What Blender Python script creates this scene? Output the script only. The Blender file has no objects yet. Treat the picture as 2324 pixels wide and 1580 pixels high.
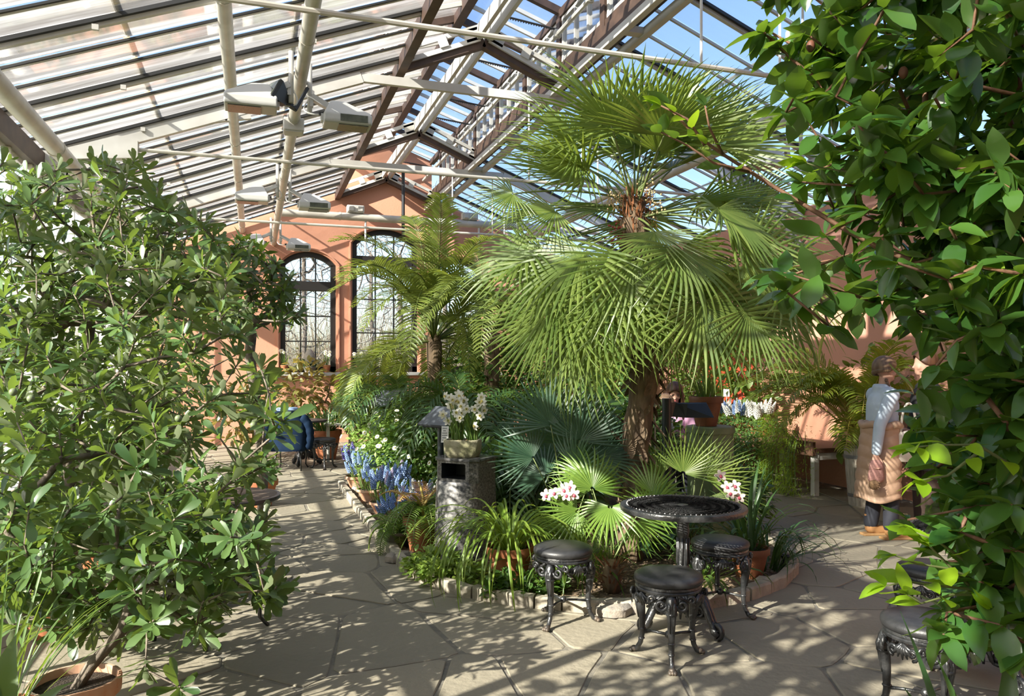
import bpy, bmesh, math, random
import numpy as np
from mathutils import Vector, Matrix, Quaternion

random.seed(7)
rng = np.random.default_rng(7)
SC = bpy.context.scene
COL = SC.collection
PI = math.pi

# ---------------------------------------------------------------- camera
F = 1750.0                     # focal length in pixels of the 2324 x 1580 frame
HOR = 830.0                    # horizon row
CAMH = 1.6
YAW = math.atan(587.0 / F)     # camera is turned to the right of the building axis (+Y)
CY, SY = math.cos(YAW), math.sin(YAW)
cam = bpy.data.cameras.new('camera')
camo = bpy.data.objects.new('camera', cam)
COL.objects.link(camo)
camo.location = (0, 0, CAMH)
camo.rotation_euler = (PI / 2, 0, -YAW)
cam.sensor_width = 36.0
cam.lens = 36.0 * F / 2324.0
cam.shift_y = 40.0 / 2324.0
cam.clip_start = 0.02
cam.clip_end = 400
SC.camera = camo

# ---------------------------------------------------------------- sun, sky, exposure
SUN_DIR = Vector((1.243, 0.565, -0.755)).normalized()     # the way the light travels
sun = bpy.data.lights.new('sun', 'SUN')
suno = bpy.data.objects.new('sun', sun)
COL.objects.link(suno)
sun.energy = 16.0
sun.angle = math.radians(0.55)
sun.color = (1.0, 0.94, 0.82)
suno.rotation_euler = SUN_DIR.to_track_quat('-Z', 'Y').to_euler()
suno.location = (-30, -14, 20)
wd = bpy.data.worlds.new('sky')
SC.world = wd
wd.use_nodes = True
nt = wd.node_tree
sky = nt.nodes.new('ShaderNodeTexSky')
sky.sky_type = 'NISHITA'
sky.sun_disc = False
sky.sun_elevation = math.radians(29)
sky.sun_rotation = math.radians(245.6)
sky.air_density = 1.0
sky.dust_density = 1.6
sky.ozone_density = 1.6
nt.links.new(sky.outputs[0], nt.nodes['Background'].inputs[0])
nt.nodes['Background'].inputs[1].default_value = 0.32
SC.view_settings.view_transform = 'Standard'
SC.view_settings.look = 'None'
SC.view_settings.exposure = 0.25
SC.view_settings.gamma = 1.0
SC.view_settings.use_curve_mapping = False
try:
    SC.cycles.max_bounces = 10
    SC.cycles.transparent_max_bounces = 24
    SC.cycles.diffuse_bounces = 5
    SC.cycles.caustics_reflective = False
    SC.cycles.caustics_refractive = False
except Exception:
    pass


def cw(xc, d, z=0.0):
    """camera-frame right / depth to world"""
    return Vector((CY * xc + SY * d, -SY * xc + CY * d, z))


def W(px, py, d):
    """the point at depth d behind a pixel"""
    return cw((px - 1162.0) / F * d, d, CAMH + (HOR - py) / F * d)


def G(px, py, z=0.0):
    """the point of the level z behind a pixel"""
    d = F * (CAMH - z) / (py - HOR)
    return cw((px - 1162.0) / F * d, d, z)


def to_px(p):
    d = SY * p[0] + CY * p[1]
    xc = CY * p[0] - SY * p[1]
    return 1162 + F * xc / max(d, 1e-3), HOR - F * (p[2] - CAMH) / max(d, 1e-3), d


# ---------------------------------------------------------------- materials
MATS = {}


def _ramp(nt, a, b, fac):
    m = nt.nodes.new('ShaderNodeMix')
    m.data_type = 'RGBA'
    m.inputs['A'].default_value = (*a, 1)
    m.inputs['B'].default_value = (*b, 1)
    nt.links.new(fac, m.inputs['Factor'])
    return m.outputs['Result']


def mat(name, col, rough=0.6, col2=None, scale=8.0, detail=4.0, bump=0.0, bscale=None, metal=0.0, spec=0.5,
        stretch=(1, 1, 1), contrast=(0.35, 0.65), coords='Object', coat=0.0, island=0.0):
    if name in MATS:
        return MATS[name]
    m = bpy.data.materials.new(name)
    m.use_nodes = True
    nt = m.node_tree
    b = nt.nodes['Principled BSDF']
    b.inputs['Base Color'].default_value = (*col, 1)
    b.inputs['Roughness'].default_value = rough
    b.inputs['Metallic'].default_value = metal
    b.inputs['Specular IOR Level'].default_value = spec
    if coat:
        b.inputs['Coat Weight'].default_value = coat
    if col2 or bump:
        tc = nt.nodes.new('ShaderNodeTexCoord')
        mp = nt.nodes.new('ShaderNodeMapping')
        mp.inputs['Scale'].default_value = stretch
        if coords == 'World':
            g = nt.nodes.new('ShaderNodeNewGeometry')
            nt.links.new(g.outputs['Position'], mp.inputs[0])
        else:
            nt.links.new(tc.outputs[coords], mp.inputs[0])
    if col2:
        n = nt.nodes.new('ShaderNodeTexNoise')
        n.inputs['Scale'].default_value = scale
        n.inputs['Detail'].default_value = detail
        nt.links.new(mp.outputs[0], n.inputs['Vector'])
        r = nt.nodes.new('ShaderNodeMapRange')
        r.inputs[1].default_value, r.inputs[2].default_value = contrast
        nt.links.new(n.outputs['Fac'], r.inputs[0])
        fac = r.outputs[0]
        if island:
            oi = nt.nodes.new('ShaderNodeObjectInfo')
            ad = nt.nodes.new('ShaderNodeMath')
            ad.operation = 'MULTIPLY_ADD'
            ad.inputs[1].default_value = island
            ad.use_clamp = True
            nt.links.new(oi.outputs['Random'], ad.inputs[0])
            ml = nt.nodes.new('ShaderNodeMath')
            ml.operation = 'MULTIPLY'
            ml.inputs[1].default_value = 1 - island
            nt.links.new(fac, ml.inputs[0])
            nt.links.new(ml.outputs[0], ad.inputs[2])
            fac = ad.outputs[0]
        nt.links.new(_ramp(nt, col, col2, fac), b.inputs['Base Color'])
    if bump:
        n2 = nt.nodes.new('ShaderNodeTexNoise')
        n2.inputs['Scale'].default_value = bscale or scale * 3
        n2.inputs['Detail'].default_value = 5
        nt.links.new(mp.outputs[0], n2.inputs['Vector'])
        bp = nt.nodes.new('ShaderNodeBump')
        bp.inputs['Strength'].default_value = bump
        bp.inputs['Distance'].default_value = 0.02
        nt.links.new(n2.outputs['Fac'], bp.inputs['Height'])
        nt.links.new(bp.outputs[0], b.inputs['Normal'])
    MATS[name] = m
    return m


def leafmat(name, c1, c2, trans=0.35, rough=0.4, tcol=None, spec=0.5, back=None):
    """leaf: colour varies leaf by leaf, some light passes through"""
    if name in MATS:
        return MATS[name]
    m = bpy.data.materials.new(name)
    m.use_nodes = True
    nt = m.node_tree
    b = nt.nodes['Principled BSDF']
    out = nt.nodes['Material Output']
    b.inputs['Roughness'].default_value = rough
    b.inputs['Specular IOR Level'].default_value = spec
    g = nt.nodes.new('ShaderNodeNewGeometry')
    oi = nt.nodes.new('ShaderNodeObjectInfo')
    ad = nt.nodes.new('ShaderNodeMath')
    ad.operation = 'ADD'
    nt.links.new(g.outputs['Random Per Island'], ad.inputs[0])
    nt.links.new(oi.outputs['Random'], ad.inputs[1])
    fr = nt.nodes.new('ShaderNodeMath')
    fr.operation = 'FRACT'
    nt.links.new(ad.outputs[0], fr.inputs[0])
    col = _ramp(nt, c1, c2, fr.outputs[0])
    if back:
        mb = nt.nodes.new('ShaderNodeMix')
        mb.data_type = 'RGBA'
        nt.links.new(g.outputs['Backfacing'], mb.inputs['Factor'])
        nt.links.new(col, mb.inputs['A'])
        mb.inputs['B'].default_value = (*back, 1)
        nt.links.new(mb.outputs['Result'], b.inputs['Base Color'])
    else:
        nt.links.new(col, b.inputs['Base Color'])
    t = nt.nodes.new('ShaderNodeBsdfTranslucent')
    tc = tcol or (min(1, c2[0] * 2.4 + .05), min(1, c2[1] * 2.0 + .08), c2[2] * 0.8)
    mc = nt.nodes.new('ShaderNodeMix')
    mc.data_type = 'RGBA'
    mc.inputs['Factor'].default_value = 0.75
    nt.links.new(col, mc.inputs['A'])
    mc.inputs['B'].default_value = (*tc, 1)
    nt.links.new(mc.outputs['Result'], t.inputs['Color'])
    mx = nt.nodes.new('ShaderNodeMixShader')
    mx.inputs[0].default_value = trans
    nt.links.new(b.outputs[0], mx.inputs[1])
    nt.links.new(t.outputs[0], mx.inputs[2])
    nt.links.new(mx.outputs[0], out.inputs['Surface'])
    MATS[name] = m
    return m


def glassmat(name, clear=(0.95, 0.97, 0.98), haze=0.0, hazecol=((0.8, 0.8, 0.8), (0.5, 0.5, 0.48)), stretch=(0.6, 9, 0.6), gloss=0.10, hz=(0.35, 0.7)):
    """old window glass: see-through, a faint mirror, and a pale streaked film that paints reflections on the roof panes"""
    if name in MATS:
        return MATS[name]
    m = bpy.data.materials.new(name)
    m.use_nodes = True
    nt = m.node_tree
    nt.nodes.remove(nt.nodes['Principled BSDF'])
    out = nt.nodes['Material Output']
    tr = nt.nodes.new('ShaderNodeBsdfTransparent')
    tr.inputs[0].default_value = (*clear, 1)
    gl = nt.nodes.new('ShaderNodeBsdfGlossy')
    gl.inputs['Roughness'].default_value = 0.06
    lw = nt.nodes.new('ShaderNodeLayerWeight')
    lw.inputs['Blend'].default_value = gloss
    mx = nt.nodes.new('ShaderNodeMixShader')
    nt.links.new(lw.outputs['Fresnel'], mx.inputs[0])
    nt.links.new(tr.outputs[0], mx.inputs[1])
    nt.links.new(gl.outputs[0], mx.inputs[2])
    last = mx.outputs[0]
    if haze:
        g = nt.nodes.new('ShaderNodeNewGeometry')
        mp = nt.nodes.new('ShaderNodeMapping')
        mp.inputs['Scale'].default_value = stretch
        nt.links.new(g.outputs['Position'], mp.inputs[0])
        n = nt.nodes.new('ShaderNodeTexNoise')
        n.inputs['Scale'].default_value = 1.0
        n.inputs['Detail'].default_value = 6
        n.inputs['Roughness'].default_value = 0.65
        nt.links.new(mp.outputs[0], n.inputs['Vector'])
        r = nt.nodes.new('ShaderNodeMapRange')
        r.inputs[1].default_value, r.inputs[2].default_value = hz
        nt.links.new(n.outputs['Fac'], r.inputs[0])
        colr = _ramp(nt, hazecol[1], hazecol[0], r.outputs[0])
        df = nt.nodes.new('ShaderNodeBsdfDiffuse')
        tl = nt.nodes.new('ShaderNodeBsdfTranslucent')
        nt.links.new(colr, df.inputs[0])
        nt.links.new(colr, tl.inputs[0])
        m2 = nt.nodes.new('ShaderNodeMixShader')
        m2.inputs[0].default_value = 0.5
        nt.links.new(df.outputs[0], m2.inputs[1])
        nt.links.new(tl.outputs[0], m2.inputs[2])
        oi = nt.nodes.new('ShaderNodeObjectInfo')
        n3 = nt.nodes.new('ShaderNodeMath')
        n3.operation = 'MULTIPLY_ADD'
        nt.links.new(oi.outputs['Random'], n3.inputs[0])
        n3.inputs[1].default_value = haze * 0.5
        n3.inputs[2].default_value = haze * 0.55
        n4 = nt.nodes.new('ShaderNodeMath')
        n4.operation = 'MULTIPLY_ADD'
        nt.links.new(r.outputs[0], n4.inputs[0])
        n4.inputs[1].default_value = haze * 0.4
        nt.links.new(n3.outputs[0], n4.inputs[2])
        n4.use_clamp = True
        m3 = nt.nodes.new('ShaderNodeMixShader')
        nt.links.new(n4.outputs[0], m3.inputs[0])
        nt.links.new(last, m3.inputs[1])
        nt.links.new(m2.outputs[0], m3.inputs[2])
        last = m3.outputs[0]
    nt.links.new(last, out.inputs['Surface'])
    MATS[name] = m
    return m


# ---------------------------------------------------------------- object helpers
def tag(o, label=None, cat=None, group=None, kind=None):
    if label:
        o['label'] = label
    if cat:
        o['category'] = cat
    if group:
        o['group'] = group
    if kind:
        o['kind'] = kind
    return o


def thing(name, label, cat, loc=(0, 0, 0), rz=0.0, group=None):
    o = bpy.data.objects.new(name, None)
    o.empty_display_size = 0.1
    COL.objects.link(o)
    o.location = loc
    o.rotation_euler = (0, 0, rz)
    return tag(o, label, cat, group)


ML = {}


def link(name, me, parent=None, loc=None, rot=None, scale=None, mw=None):
    o = bpy.data.objects.new(name, me)
    COL.objects.link(o)
    if parent is not None:
        o.parent = parent
    if mw is not None:
        o.matrix_local = mw
        ML[o.name] = mw
    else:
        if loc is not None:
            o.location = loc
        if rot is not None:
            o.rotation_euler = rot
        if scale is not None:
            o.scale = scale if hasattr(scale, '__len__') else (scale,) * 3
    return o


def copy_tree(o, parent=None):
    c = o.copy()
    COL.objects.link(c)
    c.parent = parent
    for ch in list(o.children):
        copy_tree(ch, c)
    return c


class MB:
    """collects shapes into one mesh"""

    def __init__(s):
        s.v = []
        s.f = []

    def add(s, vs, fs):
        n = len(s.v)
        s.v.extend([tuple(p) for p in vs])
        s.f.extend([tuple(i + n for i in f) for f in fs])
        return s

    def box(s, c, size, rot=None, taper=1.0):
        x, y, z = (q / 2 for q in size)
        pts = []
        for dz, t in ((-z, 1.0), (z, taper)):
            for dx, dy in ((-x, -y), (x, -y), (x, y), (-x, y)):
                pts.append(Vector((dx * t, dy * t, dz)))
        if rot is not None:
            M = rot if isinstance(rot, Matrix) else Matrix.Rotation(rot, 3, 'Z')
            pts = [M @ p for p in pts]
        c = Vector(c)
        return s.add([p + c for p in pts], [(0, 3, 2, 1), (4, 5, 6, 7), (0, 1, 5, 4), (1, 2, 6, 5), (2, 3, 7, 6), (3, 0, 4, 7)])

    def bar(s, a, b, w, h, up=(0, 0, 1)):
        """a beam of section w x h from a to b"""
        a, b = Vector(a), Vector(b)
        t = (b - a).normalized()
        u = Vector(up)
        sx = t.cross(u)
        if sx.length < 1e-5:
            sx = t.cross(Vector((1, 0, 0)))
        sx.normalize()
        u = sx.cross(t).normalized()
        pts = []
        for p in (a, b):
            for i, j in ((-1, -1), (1, -1), (1, 1), (-1, 1)):
                pts.append(p + sx * (i * w / 2) + u * (j * h / 2))
        return s.add(pts, [(0, 3, 2, 1), (4, 5, 6, 7), (0, 1, 5, 4), (1, 2, 6, 5), (2, 3, 7, 6), (3, 0, 4, 7)])

    def tube(s, pts, r, n=8, caps=True):
        """a round tube along a polyline; r a number or one per point"""
        pts = [Vector(p) for p in pts]
        k = len(pts)
        rs = [r] * k if not hasattr(r, '__len__') else list(r)
        vs, fs = [], []
        nrm = None
        for i, p in enumerate(pts):
            t = (pts[min(i + 1, k - 1)] - pts[max(i - 1, 0)])
            if t.length < 1e-9:
                t = Vector((0, 0, 1))
            t.normalize()
            if nrm is None:
                nrm = t.orthogonal().normalized()
            else:
                nrm = (nrm - t * nrm.dot(t))
                if nrm.length < 1e-6:
                    nrm = t.orthogonal()
                nrm.normalize()
            bn = t.cross(nrm)
            for j in range(n):
                a = 2 * PI * j / n
                vs.append(p + (nrm * math.cos(a) + bn * math.sin(a)) * rs[i])
        for i in range(k - 1):
            for j in range(n):
                j2 = (j + 1) % n
                fs.append((i * n + j, i * n + j2, (i + 1) * n + j2, (i + 1) * n + j))
        if caps:
            fs.append(tuple(reversed(range(n))))
            fs.append(tuple(range((k - 1) * n, k * n)))
        return s.add(vs, fs)

    def lathe(s, prof, n=24, c=(0, 0, 0), sx=1.0, sy=1.0, cap=True, power=2.0, rot=0.0):
        """profile of (radius, z) turned about z; power > 2 makes the plan squarer"""
        vs, fs = [], []
        for r, z in prof:
            for j in range(n):
                a = 2 * PI * j / n
                ca, sa = math.cos(a), math.sin(a)
                q = (abs(ca) ** power + abs(sa) ** power) ** (-1.0 / power)
                x, y = r * ca * q * sx, r * sa * q * sy
                if rot:
                    x, y = x * math.cos(rot) - y * math.sin(rot), x * math.sin(rot) + y * math.cos(rot)
                vs.append((c[0] + x, c[1] + y, c[2] + z))
        k = len(prof)
        for i in range(k - 1):
            for j in range(n):
                j2 = (j + 1) % n
                fs.append((i * n + j, i * n + j2, (i + 1) * n + j2, (i + 1) * n + j))
        if cap:
            fs.append(tuple(reversed(range(n))))
            fs.append(tuple(range((k - 1) * n, k * n)))
        return s.add(vs, fs)

    def ball(s, c, r, n=8, m=6, sc=(1, 1, 1)):
        vs, fs = [], []
        for i in range(1, m):
            th = PI * i / m
            for j in range(n):
                a = 2 * PI * j / n
                vs.append((c[0] + r * sc[0] * math.sin(th) * math.cos(a), c[1] + r * sc[1] * math.sin(th) * math.sin(a), c[2] + r * sc[2] * math.cos(th)))
        top, bot = len(vs), len(vs) + 1
        vs += [(c[0], c[1], c[2] + r * sc[2]), (c[0], c[1], c[2] - r * sc[2])]
        for i in range(m - 2):
            for j in range(n):
                j2 = (j + 1) % n
                fs.append((i * n + j, (i + 1) * n + j, (i + 1) * n + j2, i * n + j2))
        for j in range(n):
            j2 = (j + 1) % n
            fs.append((top, j, j2))
            fs.append((bot, (m - 2) * n + j2, (m - 2) * n + j))
        return s.add(vs, fs)

    def prism(s, poly, z0, z1):
        """polygon (x, y) raised from z0 to z1"""
        n = len(poly)
        vs = [(x, y, z0) for x, y in poly] + [(x, y, z1) for x, y in poly]
        fs = [tuple(reversed(range(n))), tuple(range(n, 2 * n))]
        for i in range(n):
            j = (i + 1) % n
            fs.append((i, j, n + j, n + i))
        return s.add(vs, fs)

    def mesh(s, name, m, smooth=False):
        me = bpy.data.meshes.new(name)
        me.from_pydata(s.v, [], s.f)
        if smooth is True:
            me.shade_smooth()
        elif smooth:
            me.shade_smooth()
            me.set_sharp_from_angle(angle=math.radians(smooth))
        if m is not None:
            me.materials.append(m)
        me.update()
        return me

    def build(s, name, m, parent=None, smooth=False, bevel=0.0, **kw):
        me = s.mesh(name, m, smooth)
        o = link(name, me, parent, **kw)
        if bevel:
            b = o.modifiers.new('bevel', 'BEVEL')
            b.width = bevel
            b.segments = 2
            b.limit_method = 'ANGLE'
        return o


def struct(o):
    o['kind'] = 'structure'
    return o


def bez(p0, p1, p2, p3, n=10):
    p0, p1, p2, p3 = (Vector(p) for p in (p0, p1, p2, p3))
    r = []
    for i in range(n + 1):
        t = i / n
        r.append(p0 * (1 - t) ** 3 + p1 * 3 * t * (1 - t) ** 2 + p2 * 3 * t * t * (1 - t) + p3 * t ** 3)
    return r
# ================================================================ THE SETTING
XL, XR, YB, YF = -2.05, 7.41, 16.5, -3.0
RX = 2.68                                   # ridge line
XC0, XC1 = 1.67, 3.69                       # lantern curbs
EAVE = 3.815


def zroof(x):
    x = x if x <= RX else 2 * RX - x
    return 4.6 + 0.383 * x


M_white = mat('white_paint', (0.62, 0.61, 0.57), 0.45, (0.52, 0.5, 0.46), 3, 3)
M_pipe = mat('pipe_paint', (0.60, 0.57, 0.50), 0.35, (0.50, 0.47, 0.41), 5, 3)
M_brown = mat('brown_timber', (0.085, 0.05, 0.035), 0.55, (0.05, 0.03, 0.022), 6, 3)
M_dark = mat('dark_rubber', (0.02, 0.02, 0.02), 0.5)
M_plaster = mat('salmon_plaster', (0.56, 0.275, 0.18), 0.85, (0.49, 0.235, 0.15), 1.6, 5, bump=0.15, bscale=30, contrast=(0.25, 0.75), coords='World')
M_frame = mat('dark_window_frame', (0.018, 0.016, 0.015), 0.45)
M_stone = mat('flagstone', (0.30, 0.262, 0.19), 0.8, (0.19, 0.172, 0.13), 2.2, 6, bump=0.35, bscale=22, island=0.55, contrast=(0.2, 0.8))
M_mortar = mat('mortar', (0.22, 0.195, 0.15), 0.9, (0.13, 0.12, 0.1), 12, 4, bump=0.3, coords='World')
M_kerb = mat('kerb_stone', (0.42, 0.37, 0.28), 0.85, (0.28, 0.25, 0.2), 9, 5, bump=0.4, bscale=40, island=0.3)
M_soil = mat('soil', (0.19, 0.13, 0.08), 0.95, (0.06, 0.04, 0.025), 26, 6, bump=1.0, bscale=60, coords='World')
M_rock = mat('rock', (0.36, 0.31, 0.25), 0.85, (0.2, 0.18, 0.16), 14, 5, bump=0.4)
M_lawn = mat('lawn', (0.16, 0.15, 0.07), 0.95, (0.1, 0.12, 0.05), 0.6, 5, coords='World')
M_sill = mat('sill_slate', (0.33, 0.33, 0.31), 0.6)
M_glassL = glassmat('roof_glass_reflection_haze', haze=0.5, hazecol=((0.58, 0.585, 0.60), (0.33, 0.315, 0.30)))  # whitish streaked reflections of bars and screens painted as haze colour
M_glassR = glassmat('roof_glass_clear', clear=(0.78, 0.83, 0.92), haze=0.14, hazecol=((0.6, 0.62, 0.66), (0.35, 0.36, 0.4)), gloss=0.18)  # grey haze paints reflection streaks; the tint deepens the blue sky behind
M_glassW = glassmat('window_glass', haze=0.03, gloss=0.10)
M_glassS = glassmat('side_glass', haze=0.20, hazecol=((0.9, 0.9, 0.9), (0.7, 0.7, 0.68)), stretch=(1, 2, 1))

lawn = struct(MB().box((3, 10, -0.14), (160, 160, 0.1)).build('ground', M_lawn))

# ---- floor: mortar bed with irregular flagstones
floor = struct(MB().box(((XL + XR) / 2, (YB + YF) / 2, -0.05), (XR - XL + 0.4, YB - YF + 0.4, 0.085)).build('floor', M_mortar))

BED = [(1.10, 10.4), (1.10, 8.6), (1.11, 7.2), (1.13, 6.1), (1.2, 5.62), (1.4, 5.18), (1.72, 4.83), (2.08, 4.59), (2.45, 4.45), (2.8, 4.42), (3.2, 4.5),
       (3.62, 4.68), (3.95, 4.95), (4.2, 5.28), (4.36, 5.7), (4.4, 6.3), (4.38, 7.4), (4.38, 9.0), (4.36, 10.4), (2.7, 10.75)]


def inside(p, poly):
    c = False
    j = len(poly) - 1
    for i in range(len(poly)):
        a, b = poly[i], poly[j]
        if (a[1] > p[1]) != (b[1] > p[1]) and p[0] < (b[0] - a[0]) * (p[1] - a[1]) / (b[1] - a[1]) + a[0]:
            c = not c
        j = i
    return c


def clip(poly, nx, ny, k):
    """keep the side nx*x + ny*y <= k"""
    out = []
    for i in range(len(poly)):
        a, b = poly[i], poly[(i + 1) % len(poly)]
        da, db = nx * a[0] + ny * a[1] - k, nx * b[0] + ny * b[1] - k
        if da <= 0:
            out.append(a)
        if da * db < 0:
            t = da / (da - db)
            out.append((a[0] + (b[0] - a[0]) * t, a[1] + (b[1] - a[1]) * t))
    return out


pts = []
r0 = random.Random(5)
SP = 0.62
ny = int((YB - 1.6) / (SP * 0.87)) + 1
for iy in range(ny):
    for ix in range(int((XR - XL) / SP) + 1):
        pts.append((XL + (ix + 0.5 * (iy % 2) + r0.uniform(-.46, .46)) * SP, 1.6 + (iy + r0.uniform(-.46, .46)) * SP * 0.87))
pts = [p for p in pts if r0.random() > 0.12]
PA = np.array(pts)
for p in pts:
    if inside(p, BED) and inside((p[0] - 0.5, p[1]), BED) and inside((p[0] + 0.5, p[1]), BED) and inside((p[0], p[1] - .5), BED):
        continue
    if not (XL + 0.1 < p[0] < XR - 0.1):
        continue
    u, v, d = to_px((p[0], p[1], 0))
    if d < 1.2 or u < -500 or u > 2900:
        continue
    poly = [(p[0] - 1.1, p[1] - 1.1), (p[0] + 1.1, p[1] - 1.1), (p[0] + 1.1, p[1] + 1.1), (p[0] - 1.1, p[1] + 1.1)]
    dd = np.hypot(PA[:, 0] - p[0], PA[:, 1] - p[1])
    for i in np.argsort(dd)[1:16]:
        q = pts[i]
        nx_, ny_ = q[0] - p[0], q[1] - p[1]
        L = math.hypot(nx_, ny_)
        poly = clip(poly, nx_ / L, ny_ / L, (nx_ * (p[0] + q[0]) + ny_ * (p[1] + q[1])) / 2 / L - 0.008 - r0.random() * 0.008)
        if len(poly) < 3:
            break
    if len(poly) < 3:
        continue
    poly = clip(clip(poly, -1, 0, -XL - 0.02), 1, 0, XR - 0.02)
    if len(poly) < 3:
        continue
    # round and roughen the outline
    out = []
    for i in range(len(poly)):
        a, b, c = poly[i - 1], poly[i], poly[(i + 1) % len(poly)]
        out.append((b[0] + (a[0] - b[0]) * .07, b[1] + (a[1] - b[1]) * .07))
        out.append((b[0] + (c[0] - b[0]) * .07, b[1] + (c[1] - b[1]) * .07))
        out.append(((b[0] + c[0]) / 2 + r0.uniform(-.012, .012), (b[1] + c[1]) / 2 + r0.uniform(-.012, .012)))
    h = r0.uniform(-0.004, 0.003)
    n = len(out)
    vs = [(x - p[0], y - p[1], -0.03) for x, y in out] + [(x - p[0], y - p[1], h - 0.004) for x, y in out] + \
         [((x - p[0]) * .975, (y - p[1]) * .975, h) for x, y in out]
    fs = [tuple(range(2 * n, 3 * n))]
    for i in range(n):
        j = (i + 1) % n
        fs += [(i, j, n + j, n + i), (n + i, n + j, 2 * n + j, 2 * n + i)]
    o = MB().add(vs, fs).build('flagstone', M_stone, floor, loc=(p[0], p[1], 0))

# ---- planting bed with a kerb of cut stones
bed = struct(MB().prism([(x + (2.7 - x) * .02, y + (7.5 - y) * .01) for x, y in BED], -0.02, 0.03).build('ground_bed', M_soil))
path = [Vector((x, y, 0)) for x, y in BED]
kt = []
for i in range(len(path) - 1):
    a, b = path[i], path[i + 1]
    n = max(1, int((b - a).length / 0.06))
    kt += [a + (b - a) * k / n for k in range(n)]
kt.append(path[-1])
i = 0
while i < len(kt) - 2:
    step = r0.randint(3, 7)
    j = min(i + step, len(kt) - 1)
    mb = MB()
    vs = []
    w, h = 0.075 + r0.random() * .015, 0.075 + r0.random() * .012
    seg = kt[i:j + 1]
    seg = [seg[0] + (seg[1] - seg[0]) * .12] + seg[1:-1] + [seg[-1] + (seg[-2] - seg[-1]) * .08]
    for k, q in enumerate(seg):
        t = (seg[min(k + 1, len(seg) - 1)] - seg[max(k - 1, 0)]).normalized()
        nn = Vector((t.y, -t.x, 0))
        for s, z in ((-.5, -.03), (.5, -.03), (.5, h - .012), (.36, h), (-.36, h), (-.5, h - .012)):
            vs.append(q + nn * (s * w + r0.uniform(-.003, .003)) + Vector((0, 0, z + (r0.uniform(-.004, .004) if z > 0 else 0))))
    fs = []
    for k in range(len(seg) - 1):
        for m_ in range(6):
            fs.append((k * 6 + m_, k * 6 + (m_ + 1) % 6, (k + 1) * 6 + (m_ + 1) % 6, (k + 1) * 6 + m_))
    fs += [tuple(range(6)), tuple(reversed(range((len(seg) - 1) * 6, len(seg) * 6)))]
    mb.add(vs, fs).build('kerb_stone', M_kerb, bed)
    i = j
# loose flat rocks lying on the soil near the edge
for px, py, s in ((905, 1262, .16), (880, 1205, .2), (850, 1160, .17), (815, 1110, .14), (930, 1290, .1), (1395, 1378, .2), (1440, 1372, .17), (1330, 1362, .1), (1480, 1345, .12), (1735, 1318, .1), (1250, 1360, .09)):
    c = G(px, py, 0.04)
    mb = MB()
    n = 9
    out = [(math.cos(2 * PI * k / n) * s * r0.uniform(.7, 1.15) * .7, math.sin(2 * PI * k / n) * s * r0.uniform(.6, 1.1) * .6) for k in range(n)]
    vs = [(x, y, -.02) for x, y in out] + [(x * 1.02, y * 1.02, .025) for x, y in out] + [(x * .8, y * .8, .045 + r0.uniform(-.01, .01)) for x, y in out]
    fs = [tuple(range(2 * n, 3 * n))]
    for k in range(n):
        j = (k + 1) % n
        fs += [(k, j, n + j, n + k), (n + k, n + j, 2 * n + j, 2 * n + k)]
    mb.add(vs, fs).build('edging_rock', M_rock, bed, loc=(c.x, c.y, .025), smooth=40)
# coarse bark and gravel on the soil: nobody could count it
mb = MB()
for k in range(2600):
    if k < 1500:
        x, y = r0.uniform(1.2, 4.2), r0.uniform(4.4, 6.2)
    else:
        x, y = r0.uniform(1.15, 1.8), r0.uniform(5.4, 10)
    if not inside((x, y), [(a + (2.7 - a) * .06, b + (7.5 - b) * .03) for a, b in BED]):
        continue
    s = r0.uniform(.006, .02)
    mb.box((x, y, .032), (s * r0.uniform(.8, 2), s, s * .7), rot=r0.uniform(0, PI))
gv = mb.build('bark_gravel', mat('bark', (0.33, 0.24, 0.15), 0.9, (0.13, 0.09, 0.055), 30, 2, coords='World'), bed)
gv['kind'] = 'stuff'

# ---- back wall with three arched windows
WIN = [(0.525, 1.645, 3.70, 3.97), (1.98, 3.38, 4.20, 4.52), (2 * RX - 1.645, 2 * RX - 0.525, 3.70, 3.97)]   # x0, x1, springing, crown
SILLZ = 1.46


def archz(w, x):
    x0, x1, zs, zc = w
    c, hw = (x0 + x1) / 2, (x1 - x0) / 2
    rise = zc - zs
    R = (hw * hw + rise * rise) / (2 * rise)
    return zc - R + math.sqrt(max(0, R * R - (x - c) ** 2))


def walltop(x):
    if XC0 < x < XC1:
        return 6.05 + (1.01 - abs(x - RX)) * 0.37
    return zroof(x)


xs = sorted(set([XL - .2, XR + .2, XC0, XC0 + .0001, XC1, XC1 - .0001, RX] + [w[k] + e for w in WIN for k in (0, 1) for e in (-1e-4, 1e-4)] +
                [w[0] + (w[1] - w[0]) * i / 16 for w in WIN for i in range(17)]))
mb = MB()
T = 0.34
for a, b in zip(xs[:-1], xs[1:]):
    if b - a < 1e-6:
        continue
    m_ = (a + b) / 2
    w = next((w for w in WIN if w[0] < m_ < w[1]), None)
    spans = [((-.05, -.05), (SILLZ, SILLZ)), ((archz(w, a), archz(w, b)), (walltop(a), walltop(b)))] if w else [((-.05, -.05), (walltop(a), walltop(b)))]
    for (l0, l1), (u0, u1) in spans:
        mb.add([(a, YB, l0), (b, YB, l1), (b, YB, u1), (a, YB, u0), (a, YB + T, l0), (b, YB + T, l1), (b, YB + T, u1), (a, YB + T, u0)],
               [(0, 1, 2, 3), (7, 6, 5, 4), (3, 2, 6, 7), (0, 4, 5, 1)])
for w in WIN:      # reveals at the jambs
    for x in (w[0], w[1]):
        mb.add([(x, YB, SILLZ), (x, YB + T, SILLZ), (x, YB + T, w[2]), (x, YB, w[2])], [(0, 1, 2, 3)])
wall_back = struct(mb.build('wall_back', M_plaster))
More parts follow.
